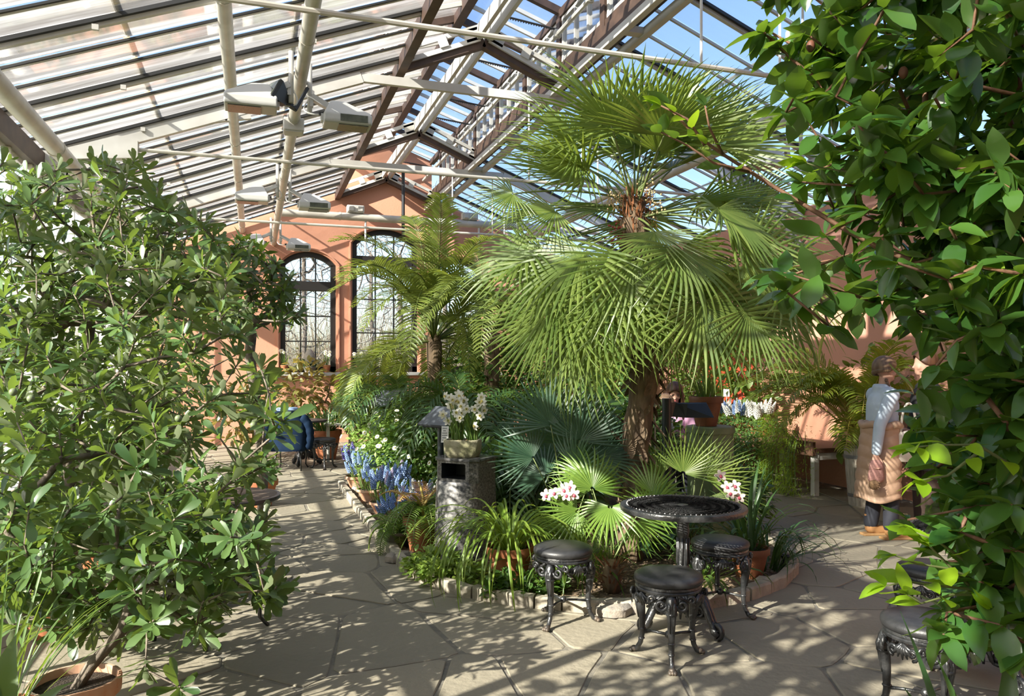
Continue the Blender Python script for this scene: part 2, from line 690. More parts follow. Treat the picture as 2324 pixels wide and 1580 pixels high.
# stone sill running below the windows, raised plaster band round each opening
struct(MB().box((RX, YB - .06, SILLZ - .035), (5.2, .22, .07)).build('trim_1', M_sill, bevel=0.008))
for i, w in enumerate(WIN):
    mb = MB()
    pl = [(w[0] - .05, SILLZ)] + [(w[0] - .05, w[2])] + [(w[0] - .05 + (w[1] - w[0] + .1) * k / 20, archz((w[0] - .05, w[1] + .05, w[2], w[3] + .05), w[0] - .05 + (w[1] - w[0] + .1) * k / 20)) for k in range(21)] + [(w[1] + .05, SILLZ)]
    for (x0, z0), (x1, z1) in zip(pl[:-1], pl[1:]):
        mb.bar((x0, YB - .012, z0), (x1, YB - .012, z1), .03, .07, up=(0, 1, 0))
    mb.build('window_surround', M_plaster, wall_back)

for i, w in enumerate(WIN):
    x0, x1, zs, zc = w
    win = bpy.data.objects.new('window_%d' % (i + 1), None)
    COL.objects.link(win)
    struct(win)
    win.location = ((x0 + x1) / 2, YB + .14, SILLZ)
    c, hw = (x0 + x1) / 2, (x1 - x0) / 2
    fw = .105
    yy = 0

    def L(x, z):
        return (x - c, yy, z - SILLZ)
    tz = zs - .44 if i != 1 else zs - .36
    mb = MB()
    N = 20
    outer = [(x0 + (x1 - x0) * k / N, archz(w, x0 + (x1 - x0) * k / N)) for k in range(N + 1)]
    wi = (x0 + fw, x1 - fw, zs - .02, zc - fw)
    inner = [(wi[0] + (wi[1] - wi[0]) * k / N, archz(wi, wi[0] + (wi[1] - wi[0]) * k / N)) for k in range(N + 1)]
    for k in range(N):
        q = [L(*outer[k]), L(*outer[k + 1]), L(*inner[k + 1]), L(*inner[k])]
        mb.add([(a[0], -.06, a[2]) for a in q] + [(a[0], .06, a[2]) for a in q], [(3, 2, 1, 0), (4, 5, 6, 7), (2, 3, 7, 6), (0, 1, 5, 4)])
    for sgn in (-1, 1):
        mb.box((sgn * (hw - fw / 2), 0, (zs - SILLZ) / 2), (fw, .12, zs - SILLZ))
    mb.box((0, 0, .06), (2 * hw, .12, .12))
    mb.build('frame', M_frame, win)
    MB().box((0, 0, tz - SILLZ), (2 * hw - 2 * fw, .14, .2)).build('transom', M_frame, win, bevel=.01)
    iw = 2 * hw - 2 * fw
    for s in (-1, 1):
        MB().box((s * iw / 6, 0, (tz - .1 - SILLZ + .12) / 2), (.026, .05, tz - .1 - SILLZ - .12)).build('muntin', M_frame, win)
        zt = archz(wi, c + s * iw / 6)
        MB().box((s * iw / 6, 0, (zt + tz + .1) / 2 - SILLZ), (.026, .05, zt - tz - .1)).build('muntin', M_frame, win)
    rows = 3
    H = tz - .1 - SILLZ - .12
    for r in range(1, rows):
        MB().box((0, 0, .12 + H * r / rows), (iw, .045, .024)).build('muntin', M_frame, win)
    for k in range(3):
        for r in range(rows):
            MB().box(((k - 1) * iw / 3, .01, .12 + H * (r + .5) / rows), (iw / 3 - .02, .005, H / rows - .02)).build('pane', M_glassW, win)
        xa, xb = c + (k - 1.5) * iw / 3, c + (k - .5) * iw / 3
        pl = [(xa, tz + .1), (xb, tz + .1)] + [(xb + (xa - xb) * q / 5, archz(wi, xb + (xa - xb) * q / 5)) for q in range(6)]
        MB().add([(x - c, .01, z - SILLZ) for x, z in pl], [tuple(range(len(pl)))]).build('pane', M_glassW, win)

# ---- side walls and the wall behind the camera
struct(MB().box((XR + .15, (YB + YF) / 2, 1.9), (.3, YB - YF, 3.9)).build('wall_right', M_plaster))
struct(MB().box(((XL + XR) / 2, YF - .15, 2.2), (XR - XL + .6, .3, 4.5)).build('wall_front', M_plaster))
wl = struct(MB().box((XL - .12, (YB + YF) / 2, .2), (.24, YB - YF, .5)).build('wall_left', M_white))
MB().box((XL - .03, (YB + YF) / 2, .47), (.3, YB - YF, .05)).build('sill_board', M_sill, wl)
MB().box((XL - .05, (YB + YF) / 2, EAVE - .14), (.16, YB - YF, .2)).build('eaves_beam', M_brown, wl)
for z in (1.75, 2.95):
    MB().box((XL - .05, (YB + YF) / 2, z), (.07, YB - YF, .07)).build('transom', M_white, wl)
pitch = 0.65
nmul = int((YB - YF) / pitch)
mull = MB().box((0, 0, 0), (.09, .075, EAVE - .7)).mesh('mullion', M_white)
mulln = MB().box((0, 0, 0), (.05, .035, EAVE - .7)).mesh('glazing_bar', M_white)
for k in range(nmul + 1):
    link('mullion' if k % 2 == 0 else 'glazing_bar', mull if k % 2 == 0 else mulln, wl, loc=(XL - .05, YF + k * pitch, (EAVE - .24 + .47) / 2))
for z0, z1 in ((.5, 1.72), (1.78, 2.92), (2.98, EAVE - .24)):
    pm = MB().add([(0, .02, z0), (0, pitch - .02, z0), (0, pitch - .02, z1), (0, .02, z1)], [(0, 1, 2, 3)]).mesh('pane', M_glassS)
    for k in range(nmul):
        link('pane', pm, wl, loc=(XL - .05, YF + k * pitch, 0))

# ---- glass roof
roof = struct(MB().box((XC0, (YB + YF) / 2, 5.2), (.10, YB - YF, .24)).build('ceiling', M_brown))
MB().box((XC1, (YB + YF) / 2, 5.2), (.10, YB - YF, .24)).build('curb_timber', M_brown, roof)
BAR = 3.9 / 9
NB = int((YB - YF) / BAR)
YT = [5.15 - 7.8, 5.15 - 3.9, 5.15, 9.05, 12.95]       # truss lines
yb0 = 5.15 - int((5.15 - YF) / BAR) * BAR
ybars = []
y = yb0
while y < YB:
    ybars.append(y)
    y += BAR


def slope_bar(x0, x1, w, h, drop, m, sgn):
    mb = MB()
    z0, z1 = zroof(x0) - drop, zroof(x1) - drop
    mb.bar((x0, 0, z0), (x1, 0, z1), w, h, up=(-.36 * sgn, 0, .93))
    return mb.mesh('glazing_bar', m)


def two_tone(mesh_a, mesh_b):
    return mesh_a


for side in (0, 1):
    sg = 1 if side == 0 else -1
    xe, xc = (XL - .25, XC0) if side == 0 else (XR + .25, XC1)
    thin = slope_bar(xe, xc, .028, .026, .012, M_white, sg)
    thick = slope_bar(xe, xc, .042, .05, .025, M_white, sg)
    capb = slope_bar(xe, xc, .018, .018, .0, M_dark, sg)
    capt = slope_bar(xe, xc, .034 if side == 0 else .03, .03, -.005, M_dark, sg)
    for k, y in enumerate(ybars):
        tk = (round((y - 5.15) / BAR)) % 3 == 0
        b = link('glazing_bar', thick if tk else thin, roof, loc=(0, y, 0))
        if side == 0 or tk:
            c = link('bar_cap', capt if tk else capb, b, loc=(0, -.024 if not tk else -.042, -.012))
        if tk:    # small clips on the heavy bars
            for q in (.3, .72):
                xq = xe + (xc - xe) * q
                MB().box((xq, -.055, zroof(xq) - .07), (.045, .03, .04)).build('bar_clip', M_white, b)
    rows = 3
    for r in range(rows):
        xa, xb = xe + (xc - xe) * r / rows, xe + (xc - xe) * (r + 1) / rows
        lift = -.004 * r
        pm = MB().add([(xa, .012, zroof(xa) + .02 + lift), (xb + .03 * sg * (-1 if False else 1) * 0, .012, zroof(xb) + .02 + lift), (xb, BAR - .012, zroof(xb) + .02 + lift), (xa, BAR - .012, zroof(xa) + .02 + lift)],
                      [(0, 1, 2, 3)]).mesh('pane', M_glassL if side == 0 else M_glassR)
        for y in ybars[:-1]:
            link('pane', pm, roof, loc=(0, y, 0))
    # laths over the lapped joints
    for r in (1, 2):
        xa = xe + (xc - xe) * r / rows
        MB().bar((xa, YF, zroof(xa) + .045), (xa, YB, zroof(xa) + .045), .05, .012).build('lath', leafmat('pale_lath', (.66, .62, .5), (.7, .66, .54), trans=.6, tcol=(.9, .86, .7)), roof)
    # steel rafters of the trusses
    for y in YT:
        pass

# lantern: low glazed sides and a small pitched roof
LZ0, LZ1, LR = 5.32, 6.03, 6.42
for x, nm in ((XC0, 0), (XC1, 1)):
    MB().box((x, (YB + YF) / 2, LZ1), (.09, YB - YF, .1)).build('lantern_plate', M_brown, roof)
    MB().box((x, (YB + YF) / 2, LZ0 + .04), (.07, YB - YF, .07)).build('lantern_sill', M_brown, roof)
    post = MB().box((0, 0, (LZ0 + LZ1) / 2), (.09, .11, LZ1 - LZ0)).mesh('lantern_post', M_brown)
    sash = MB()
    for yy_ in (.09, .44, .82, 1.2):
        sash.box((0, yy_, (LZ0 + LZ1) / 2 + .02), (.045, .035, LZ1 - LZ0 - .12))
    for zz_ in (LZ0 + .11, LZ1 - .08):
        sash.box((0, .65, zz_), (.045, 1.15, .04))
    sash = sash.mesh('sash', M_white)
    gp = MB().add([(0, .08, LZ0 + .1), (0, 1.22, LZ0 + .1), (0, 1.22, LZ1 - .08), (0, .08, LZ1 - .08)], [(0, 1, 2, 3)]).mesh('pane', M_glassR)
    y = 5.15 - 7.8
    while y < YB - .3:
        p = link('lantern_post', post, roof, loc=(x, y, 0))
        if y + 1.3 < YB + .2:
            q = link('sash', sash, roof, loc=(x, y, 0))
            link('pane', gp, q, loc=(.005, 0, 0))
        y += 1.3
MB().box((RX, (YB + YF) / 2, LR - .03), (.12, YB - YF, .18)).build('lantern_ridge', M_brown, roof)
for sg, xc in ((1, XC0 - .12), (-1, XC1 + .12)):
    tb = MB().bar((xc, 0, LZ1 + .02), (RX, 0, LR), .035, .05).mesh('glazing_bar', M_white)
    tbb = MB().bar((xc, 0, LZ1 + .0), (RX, 0, LR - .02), .07, .09).mesh('lantern_rafter', M_brown)
    pm = MB().add([(xc, .012, LZ1 + .05), (RX, .012, LR + .03), (RX, BAR - .012, LR + .03), (xc, BAR - .012, LZ1 + .05)], [(0, 1, 2, 3)]).mesh('pane', M_glassL if sg == 1 else M_glassR)
    for k, y in enumerate(ybars):
        tk = (round((y - 5.15) / BAR)) % 3 == 0
        link('lantern_rafter' if tk else 'glazing_bar', tbb if tk else tb, roof, loc=(0, y, 0))
        if k < len(ybars) - 1:
            link('pane', pm, roof, loc=(0, y, 0))

# white double beams: along the ridge of the trusses and along the right curb
for dx in (-.075, .075):
    MB().box((RX + dx, (YB + YF) / 2, 5.66), (.05, YB - YF, .17)).build('ridge_beam', M_white, roof)
for dx in (-.13, .13):
    MB().box((XC1 + dx, (YB + YF) / 2, 5.02), (.07, YB - YF, .09)).build('curb_beam', M_white, roof)
y = YT[0]
while y < YB:
    MB().box((XC1, y, 5.03), (.26, .1, .07)).build('beam_spacer', M_white, roof)
    y += 1.95

for y in YT + [16.35]:
    t = bpy.data.objects.new('roof_truss', None)
    COL.objects.link(t)
    t.parent = roof
    t.location = (RX, y, 0)
    for s in (-1, 1):
        xe = s * (XC1 - RX)
        # slotted channel from curb to ridge
        a, b = Vector((xe, 0, 5.26)), Vector((s * .06, 0, 5.66))
        mb = MB()
        n = Vector((0, 0, 1))
        for off in (-.075, .075):
            mb.bar(a + n * off, b + n * off, .05, .055)
        for f0, f1 in ((0, .12), (.8, 1.0)):
            mb.bar(a + (b - a) * f0, a + (b - a) * f1, .05, .15)
        mb.bar(a + (b - a) * .45 + Vector((0, -.035, .02)), a + (b - a) * .56 + Vector((0, -.035, .02)), .012, .13)
        mb.build('channel', M_white, t)
        MB().bar((xe, .06, 5.15), (0, .06, 5.57), .11, .13).build('brown_rafter', M_brown, t)
        # rafter below the glass, collar, curved brace, bracket, rod
        if y < 16:
            x0, x1 = s * (RX - XL - .05), s * (RX - 1.19)
            z0, z1 = zroof(XL + .05) - .12, zroof(1.19) - .11
            MB().bar((x0, 0, z0), (x1, 0, z1), .07, .13).build('rafter', M_white, t)
            cv = bez((s * (RX - XL - .1), 0, 3.3), (s * (RX + 1.5), 0, 3.86), (s * (RX + 1.1), 0, 4.2), (s * (RX + .05), 0, zroof(-.05) - .2), 12)
            mb = MB()
            for p_, q_ in zip(cv[:-1], cv[1:]):
                mb.bar(p_, q_ + (q_ - p_) * .08, .06, .09)
            mb.build('curved_brace', M_white, t)
            xb = s * (RX + 1.16)
            xw = s * (RX - XL - .1)
            vs = []
            for yo in (-.06, .06):
                vs += [(xw, yo, 3.72), (xb, yo, 3.80), (xb, yo, 3.98), (s * (RX + 1.35), yo, 4.02), (xw, yo, 3.80)]
            MB().add(vs, [(0, 1, 2, 3, 4), (9, 8, 7, 6, 5), (0, 5, 6, 1), (1, 6, 7, 2), (2, 7, 8, 3), (3, 8, 9, 4), (4, 9, 5, 0)]).build('rod_bracket', M_white, t)
            if s < 0:
                MB().box((s * (RX - XL - .02), 0, 1.9), (.1, .12, 3.8)).build('column', M_white, t)
    if y < 16:
        MB().bar((-(RX - 1.19), 0, zroof(1.19) - .11), (RX - 1.19, 0, zroof(1.19) - .11), .06, .1).build('collar', M_white, t)
        MB().tube([(-(RX + 1.16), 0, 3.9), (RX + 1.16, 0, 3.9)], .021, 8).build('tie_rod', M_pipe, t)
        for dx, zt in ((-.62, 4.95), (.1, 5.0), (.32, 5.0)):
            MB().tube([(dx + 1.2, 0, 3.9 if dx > 0 else 3.9), (dx + 1.2, 0, zt)], .011, 6).build('hanger_rod', M_white, t)

# vent shaft with racks in the lantern
MB().tube([(3.5, YF, 5.62), (3.5, YB, 5.62)], .03, 8).build('vent_shaft', M_white, roof)
for y in [q + 1.0 for q in YT] + [q + 2.6 for q in YT] + [q - .35 for q in YT]:
    if y > YB:
        continue
    b = MB().tube([(RX + .1, y, 5.75), (3.5, y, 5.68)], .012, 6).build('vent_rack', M_dark, roof)
    mb = MB()
    for k in range(22):
        x = RX + .12 + k * .033
        mb.box((x, y, 5.735 - .07 * (x - RX - .1) / .8), (.014, .012, .02))
    mb.build('rack_teeth', M_dark, b)
    MB().box((3.5, y, 5.63), (.09, .06, .1)).build('gear_box', M_white, b, bevel=.015)
MB().tube([(2.95, 15.9, 4.3), (2.95, 15.9, 5.66)], .035, 8).build('black_stay', M_dark, roof)

# ---- pipes slung below the roof
def pipe(label, a, b, r, joints=True, n=14, name='heating_pipe'):
    t = thing(name, label, 'pipe', a)
    d = Vector(b) - Vector(a)
    MB().tube([(0, 0, 0), d], r, n).build('pipe_run', M_pipe, t, smooth=40)
    if joints:
        k = 1.2
        L_ = d.length
        while k < L_:
            c = d * (k / L_)
            u = d.normalized()
            MB().tube([c - u * .02, c + u * .02], r * 1.09, n).build('joint_ring', M_pipe, t)
            k += 3.9 / 2
    return t


pipe('thick cream gutter pipe running along the eaves above the left shrubs', (-1.72, YF + .1, 3.6), (-1.72, YB - .02, 3.6), .078)
pipe('cream heating pipe under the glass that meets the back wall left of the lamps', (-.21, YF + .1, 4.33), (-.21, YB - .02, 4.33), .058)
pipe('cream pipe carrying the grey lamp pairs down the middle', (.39, YF + .1, 4.1), (.39, YB - .02, 4.1), .056)
pipe('thick cream pipe under the right roof slope, lower of the two', (5.6, YF + .1, 4.32), (5.6, YB - .02, 4.32), .06)
pipe('thinner cream pipe under the right roof slope, upper of the two', (5.02, YF + .1, 4.14), (5.02, YB - .02, 4.14), .04)
tp = pipe('cream pipe crossing in front of the salmon gable above the windows', (.42, 15.5, 4.55), (7.2, 15.5, 4.55), .075)
for px, py in ((803, 486), (1058, 496)):
    x = .42 + (px - 640) * .0092
    b = MB().box((x - .42, 0, .15), (.34, .16, .15)).build('junction_box', M_white, tp, bevel=.02)
    MB().box((x - .42 - .09, -.09, .15), (.1, .05, .1)).build('box_cover', M_white, b, bevel=.012)
    MB().box((x - .42 + .09, -.09, .15), (.1, .05, .1)).build('box_cover', M_white, b, bevel=.012)
    MB().tube([(x - .42 + .2, 0, 0), (x - .42 + .2, 0, -.75)], .02, 6).build('drop_conduit', M_white, tp)
# ring brackets that carry the gutter pipe
for y in YT[2:]:
    t = thing('pipe_ring', 'white perforated ring bracket holding the gutter pipe at %s truss' % {5.15: 'the nearest', 9.05: 'the middle', 12.95: 'the farthest'}[y], 'bracket', (-1.62, y, 3.56))
    ring = [(math.cos(a) * .2, 0, math.sin(a) * .2) for a in [2 * PI * k / 24 for k in range(25)]]
    mb = MB()
    for p_, q_ in zip(ring[:-1], ring[1:]):
        mb.bar(p_, q_, .035, .05, up=(0, 1, 0))
    mb.build('ring', M_white, t)
    MB().bar((-.2, 0, .02), (-.42, 0, .1), .05, .05).build('bracket_arm', M_white, t)
    MB().box((.16, 0, .05), (.05, .03, .16)).build('lug', M_white, t)
# ================================================================ LAMPS
M_lamp = mat('lamp_shell', (0.52, 0.52, 0.50), 0.35)
M_lampglass = mat('lamp_glass', (0.05, 0.06, 0.04), 0.2, (0.10, 0.11, 0.08), 18, 2)
M_cable = mat('cable', (0.75, 0.74, 0.7), 0.5)
M_black = mat('black_plastic', (0.02, 0.021, 0.022), 0.4)


def lamp(x, y, z, sgn, drop, label, group):
    """hangs on a tube; body reaches away from the tube on the side sgn"""
    t = thing('greenhouse_lamp', label, 'lamp', (x, y, z), 0.0 if sgn > 0 else PI, group)
    l, w = .42, .26
    # body: local x from .08 to .5
    mb = MB()
    x0, x1 = .1, .1 + l
    vs = []
    for (a, b, hw, zz) in ((x0, x1, w / 2 - .012, -.11), (x0, x1, w / 2, -.09), (x0, x1, w / 2, -.03), (x0 + .01, x1 - .01, w / 2 - .015, -.005), (x0 + .06, x0 + .2, .05, .10), (x0 + .07, x0 + .16, .035, .108)):
        vs += [(a, -hw, zz), (b, -hw, zz), (b, hw, zz), (a, hw, zz)]
    fs = [(3, 2, 1, 0), (20, 21, 22, 23)]
    for k in range(5):
        for j in range(4):
            fs.append((k * 4 + j, k * 4 + (j + 1) % 4, k * 4 + 4 + (j + 1) % 4, k * 4 + 4 + j))
    mb.add(vs, fs).build('housing', M_lamp, t, bevel=.012)
    gl = MB().box(((x0 + x1) / 2 + .05, -.128, -.062), (.24, .01, .062))
    gl.box(((x0 + x1) / 2 + .05, 0, -.113), (.26, .2, .01))
    gl.build('lens', M_lampglass, t)
    MB().box((x0 - .005, 0, -.05), (.03, .1, .06)).build('end_plate', M_lamp, t)
    MB().bar((x0 + .06, 0, .05), (.0, 0, .13), .07, .05).bar((.0, 0, .13), (.0, 0, .04), .05, .03, up=(1, 0, 0)).build('bracket', M_lamp, t)
    MB().tube([(-.015, 0, -.02), (-.015, 0, drop)], .022, 10).build('hanging_tube', M_white, t, smooth=True)
    MB().tube(bez((x0, -.03, -.02), (-.03, -.06, -.06), (-.13, -.03, -.02), (-.02, 0, .1), 10), .007, 6).build('cable', M_cable, t)
    MB().box((x0 - .02, -.03, -.02), (.04, .03, .03)).build('plug', M_black, t)
    return t


for k, (y, wh) in enumerate(((6.95, 'nearest pair'), (10.85, 'middle pair'), (14.75, 'far pair'))):
    for s, side in ((-1, 'left'), (1, 'right')):
        lamp(.39 + s * .1, y + (.12 if s > 0 else -.12), 3.86, s, .42, 'pale grey wedge grow lamp, %s one of the %s on the centre pipe' % (side, wh), 'grow lamps on the centre pipe')
for s, side in ((-1, 'between the palm and the camellia'), (1, 'half hidden by camellia leaves')):
    lamp(5.6 + s * .1, 7.0, 3.84, s, .5, 'white wedge-shaped grow lamp under the right roof pipe, %s' % side, 'grow lamps on the right pipe')
# black floodlight
t = thing('floodlight', 'small black floodlight clamped below the nearest grey lamp', 'floodlight', (.34, 6.9, 3.8))
vs = []
for x, hw, hz in ((-.26, .085, .09), (-.23, .085, .09), (-.1, .03, .04)):
    vs += [(x, -hw, -hz), (x, hw, -hz), (x, hw, hz), (x, -hw, hz)]
MB().add(vs, [(0, 1, 2, 3), (11, 10, 9, 8)] + [(k * 4 + j, k * 4 + 4 + j, k * 4 + 4 + (j + 1) % 4, k * 4 + (j + 1) % 4) for k in range(2) for j in range(4)]).build('head', M_black, t)
MB().box((-.262, 0, 0), (.006, .15, .15)).build('lens', M_lampglass, t)
MB().bar((-.1, 0, 0), (0, 0, .02), .05, .03).bar((0, 0, .0), (0, 0, .26), .025, .025, up=(1, 0, 0)).build('clamp', M_black, t)
t.rotation_euler = (0, .5, .5)
t = thing('junction_box', 'square white junction box on the centre pipe behind the floodlight', 'junction box', (.39, 8.2, 4.05))
MB().box((0, 0, 0), (.2, .2, .13)).build('box_body', M_white, t, bevel=.01)
MB().box((0, 0, -.07), (.17, .17, .012)).build('box_lid', M_white, t)

# ================================================================ IRON STOOLS AND TABLES
M_iron = mat('black_iron', (0.016, 0.017, 0.018), 0.28, (0.035, 0.035, 0.035), 22, 4, bump=0.25, bscale=60, spec=0.7)
M_seat = mat('black_leather', (0.022, 0.022, 0.023), 0.42, (0.03, 0.03, 0.031), 30, 2, bump=0.1, bscale=200)
M_worn = mat('worn_iron_foot', (0.12, 0.09, 0.065), 0.5, (0.04, 0.035, 0.03), 40, 3)


def spiral(c, r, turns, u, v, start=0.0, n=18, grow=0.25):
    c, u, v = Vector(c), Vector(u), Vector(v)
    out = []
    for k in range(n + 1):
        f = k / n
        a = start + turns * 2 * PI * f
        q = r * (1 - (1 - grow) * f)
        out.append(c + u * (math.cos(a) * q) + v * (math.sin(a) * q))
    return out


def make_stool(label, loc, rz):
    t = thing('iron_stool', label, 'stool', loc, rz, 'cast iron stools with black cushions')
    MB().lathe([(.165, .425), (.182, .43), (.187, .445), (.184, .463), (.16, .476), (.1, .482), (.0, .484)], 32, cap=False).build('cushion', M_seat, t, smooth=True)
    a = MB().lathe([(.168, .392), (.178, .394), (.18, .404), (.174, .41), (.18, .416), (.178, .427), (.1, .427)], 32, cap=False).build('seat_ring', M_iron, t, smooth=30)
    for k in range(3):
        an = k * 2 * PI / 3
        R = Matrix.Rotation(an, 3, 'Z')
        prof = [(.15, .395, .024), (.165, .36, .030), (.172, .32, .030), (.165, .27, .024), (.158, .2, .019), (.157, .12, .016), (.168, .06, .014), (.19, .022, .014), (.215, .012, .016)]
        leg = MB().tube([R @ Vector((r, 0, z)) for r, z, w in prof], [w for r, z, w in prof], 8).build('leg', M_iron, t, smooth=True)
        mb = MB()
        # flutes, collars, leaf at the knee
        for zz, rr, w in ((.3, .17, .034), (.14, .157, .022), (.085, .162, .02)):
            c = R @ Vector((rr, 0, zz))
            mb.ball(c, w, 10, 5, (1, 1, .4))
        mb.build('leg_collars', M_iron, leg, smooth=True)['kind'] = 'stuff'
        for s in (-1, 1):
            mb = MB()
            mb.tube([R @ Vector((.178, s * .012, .37)), R @ Vector((.194, s * .014, .33)), R @ Vector((.186, s * .012, .28)), R @ Vector((.176, s * .008, .2))], [.008, .011, .009, .004], 6)
            mb.tube([R @ p for p in spiral((.172, s * .055, .345), .032, 1.3, (0, s, 0), (0, 0, 1), PI, 16, .2)], [.010] * 8 + [.008] * 9, 6)
            mb.tube([R @ p for p in spiral((.165, s * .105, .372), .022, 1.2, (0, s, 0), (0, 0, -1), PI, 14, .2)], .008, 6)
            mb.build('scrollwork', M_iron, leg, smooth=True)
        f = MB()
        for s in (-1, 0, 1):
            c = R @ Vector((.222, s * .013, .012))
            f.ball(c, .014, 8, 5, (1.3, .9, .85))
        f.ball(R @ Vector((.207, 0, .018)), .02, 8, 5, (1, 1, .8))
        f.build('claw_foot', M_worn, leg, smooth=True)
        MB().tube([R @ Vector((.155, 0, .13)), R @ Vector((.08, 0, .135)), R @ Vector((.0, 0, .135))], [.009, .0075, .009], 8).build('stretcher', M_iron, t, smooth=True)
        # pierced apron between the legs
        mb = MB()
        a2 = an + PI / 3
        R2 = Matrix.Rotation(a2, 3, 'Z')
        for s in (-1, 1):
            mb.tube([R2 @ Vector((.17 * math.cos(q), .17 * math.sin(q), .385 - .03 * math.sin(abs(q) * 4))) for q in [s * i * .085 for i in range(11)]], .0085, 6)
            mb.tube([R2 @ p for p in spiral((.168, s * .045, .35), .028, 1.25, (0, s, 0), (0, 0, 1), -PI / 2, 14, .2)], .0075, 6)
        for q in (-2, -1, 0, 1, 2):
            mb.tube([R2 @ Vector((.168, 0, .385)), R2 @ Vector((.178, q * .012, .36)), R2 @ Vector((.17, q * .022, .332 - .008 * (2 - abs(q))))], [.006, .011, .003], 6)
        mb.build('apron', M_iron, t, smooth=True)
    MB().ball((0, 0, .135), .022, 10, 6).build('stretcher_boss', M_iron, t, smooth=True)
    return t


def make_table(label, loc, rz=0, R=.38, H=.755, pierced=True, topmat=None, group=None, feet=3):
    t = thing('iron_table', label, 'table', loc, rz, group)
    if pierced:
        bm = bmesh.new()
        NA, NR = 60, 11
        ring = []
        for j in range(NR + 1):
            rr = .03 + (R - .05 - .03) * j / NR
            n = NA
            ring.append([bm.verts.new((rr * math.cos(2 * PI * (k + .5 * (j % 2)) / n), rr * math.sin(2 * PI * (k + .5 * (j % 2)) / n), H)) for k in range(n)])
        faces = []
        for j in range(NR):
            for k in range(NA):
                k2 = (k + 1) % NA
                faces.append(bm.faces.new((ring[j][k], ring[j + 1][k], ring[j + 1][k2], ring[j][k2])))
        ins = list(faces)
        bmesh.ops.inset_individual(bm, faces=ins, thickness=.0045, use_even_offset=True)
        bmesh.ops.delete(bm, geom=ins, context='FACES')
        me = bpy.data.meshes.new('pierced_top')
        bm.to_mesh(me)
        bm.free()
        me.materials.append(topmat or M_iron)
        o = link('pierced_top', me, t)
        s = o.modifiers.new('solid', 'SOLIDIFY')
        s.thickness = .008
        MB().lathe([(R - .052, H - .008), (R - .052, H + .002), (R - .02, H + .004), (R - .004, H), (R, H - .012), (R - .006, H - .03), (R - .02, H - .034), (R - .03, H - .012)], 56, cap=False).build('rim', M_iron, t, smooth=50)
        mb = MB()
        for k in range(72):
            a = 2 * PI * k / 72
            mb.ball(((R - .044) * math.cos(a), (R - .044) * math.sin(a), H + .004), .006, 5, 4)
        mb.build('beading', M_iron, t)
        MB().lathe([(.03, H - .005), (.032, H + .004), (0, H + .006)], 20, cap=False).build('centre_boss', M_iron, t)
    else:
        MB().lathe([(0, H - .02), (R - .01, H - .02), (R - .004, H - .006), (R - .014, H), (0, H)], 48, cap=False).build('tabletop', topmat, t, smooth=40)
        MB().lathe([(R - .016, H + .001), (R + .004, H - .002), (R + .008, H - .02), (R, H - .032), (R - .012, H - .03)], 48, cap=False).build('rim', M_iron, t, smooth=40)
    prof = [(.05, .2), (.036, .24), (.03, .3), (.042, .33), (.046, .36), (.034, .4), (.03, .55), (.04, .6), (.034, .64), (.05, .68), (.1, H - .03), (.11, H - .022)]
    MB().lathe(prof, 16, power=2.6).build('pedestal', M_iron, t, smooth=40)
    mb = MB()
    for k in range(8):
        a = 2 * PI * k / 8
        mb.tube([(.036 * math.cos(a), .036 * math.sin(a), .4), (.034 * math.cos(a), .034 * math.sin(a), .56)], .007, 5)
        mb.tube([(.04 * math.cos(a), .04 * math.sin(a), .36), (.062 * math.cos(a), .062 * math.sin(a), .31), (.05 * math.cos(a), .05 * math.sin(a), .26)], [.005, .012, .003], 5)
    mb.build('fluting', M_iron, t, smooth=True)
    for k in range(feet):
        an = k * 2 * PI / feet
        R3 = Matrix.Rotation(an, 3, 'Z')
        path_ = [(.04, .3), (.1, .27), (.16, .2), (.2, .12), (.235, .05), (.26, .03)]
        lg = MB()
        for w in (-.012, .012):
            lg.tube([R3 @ Vector((r, w, z)) for r, z in path_], [.02, .024, .024, .022, .02, .022], 8)
        lg.tube([R3 @ p for p in spiral((.235, 0, .055), .05, 1.3, (1, 0, 0), (0, 0, 1), -PI / 2, 18, .2)], .016, 8)
        lg.tube([R3 @ p for p in spiral((.13, 0, .16), .06, 1.4, (-1, 0, 0), (0, 0, 1), PI, 18, .2)], .013, 8)
        lf = lg.build('scroll_foot', M_iron, t, smooth=True)
        mb = MB()
        a2 = an + PI / feet
        R4 = Matrix.Rotation(a2, 3, 'Z')
        for q in (-2, -1, 0, 1, 2):
            mb.tube([R4 @ Vector((.06, 0, .26)), R4 @ Vector((.1, q * .025, .2)), R4 @ Vector((.12, q * .045, .1 + .012 * abs(q)))], [.01, .018, .006], 6)
        for s in (-1, 1):
            mb.tube([R4 @ p for p in spiral((.09, s * .1, .15), .04, 1.3, (0, s, 0), (0, 0, 1), PI, 16, .2)], .011, 6)
            mb.tube([R4 @ p for p in spiral((.1, s * .08, .235), .035, 1.2, (0, s, 0), (0, 0, -1), PI, 16, .2)], .010, 6)
        mb.build('acanthus_panel', M_iron, t, smooth=True)
    return t


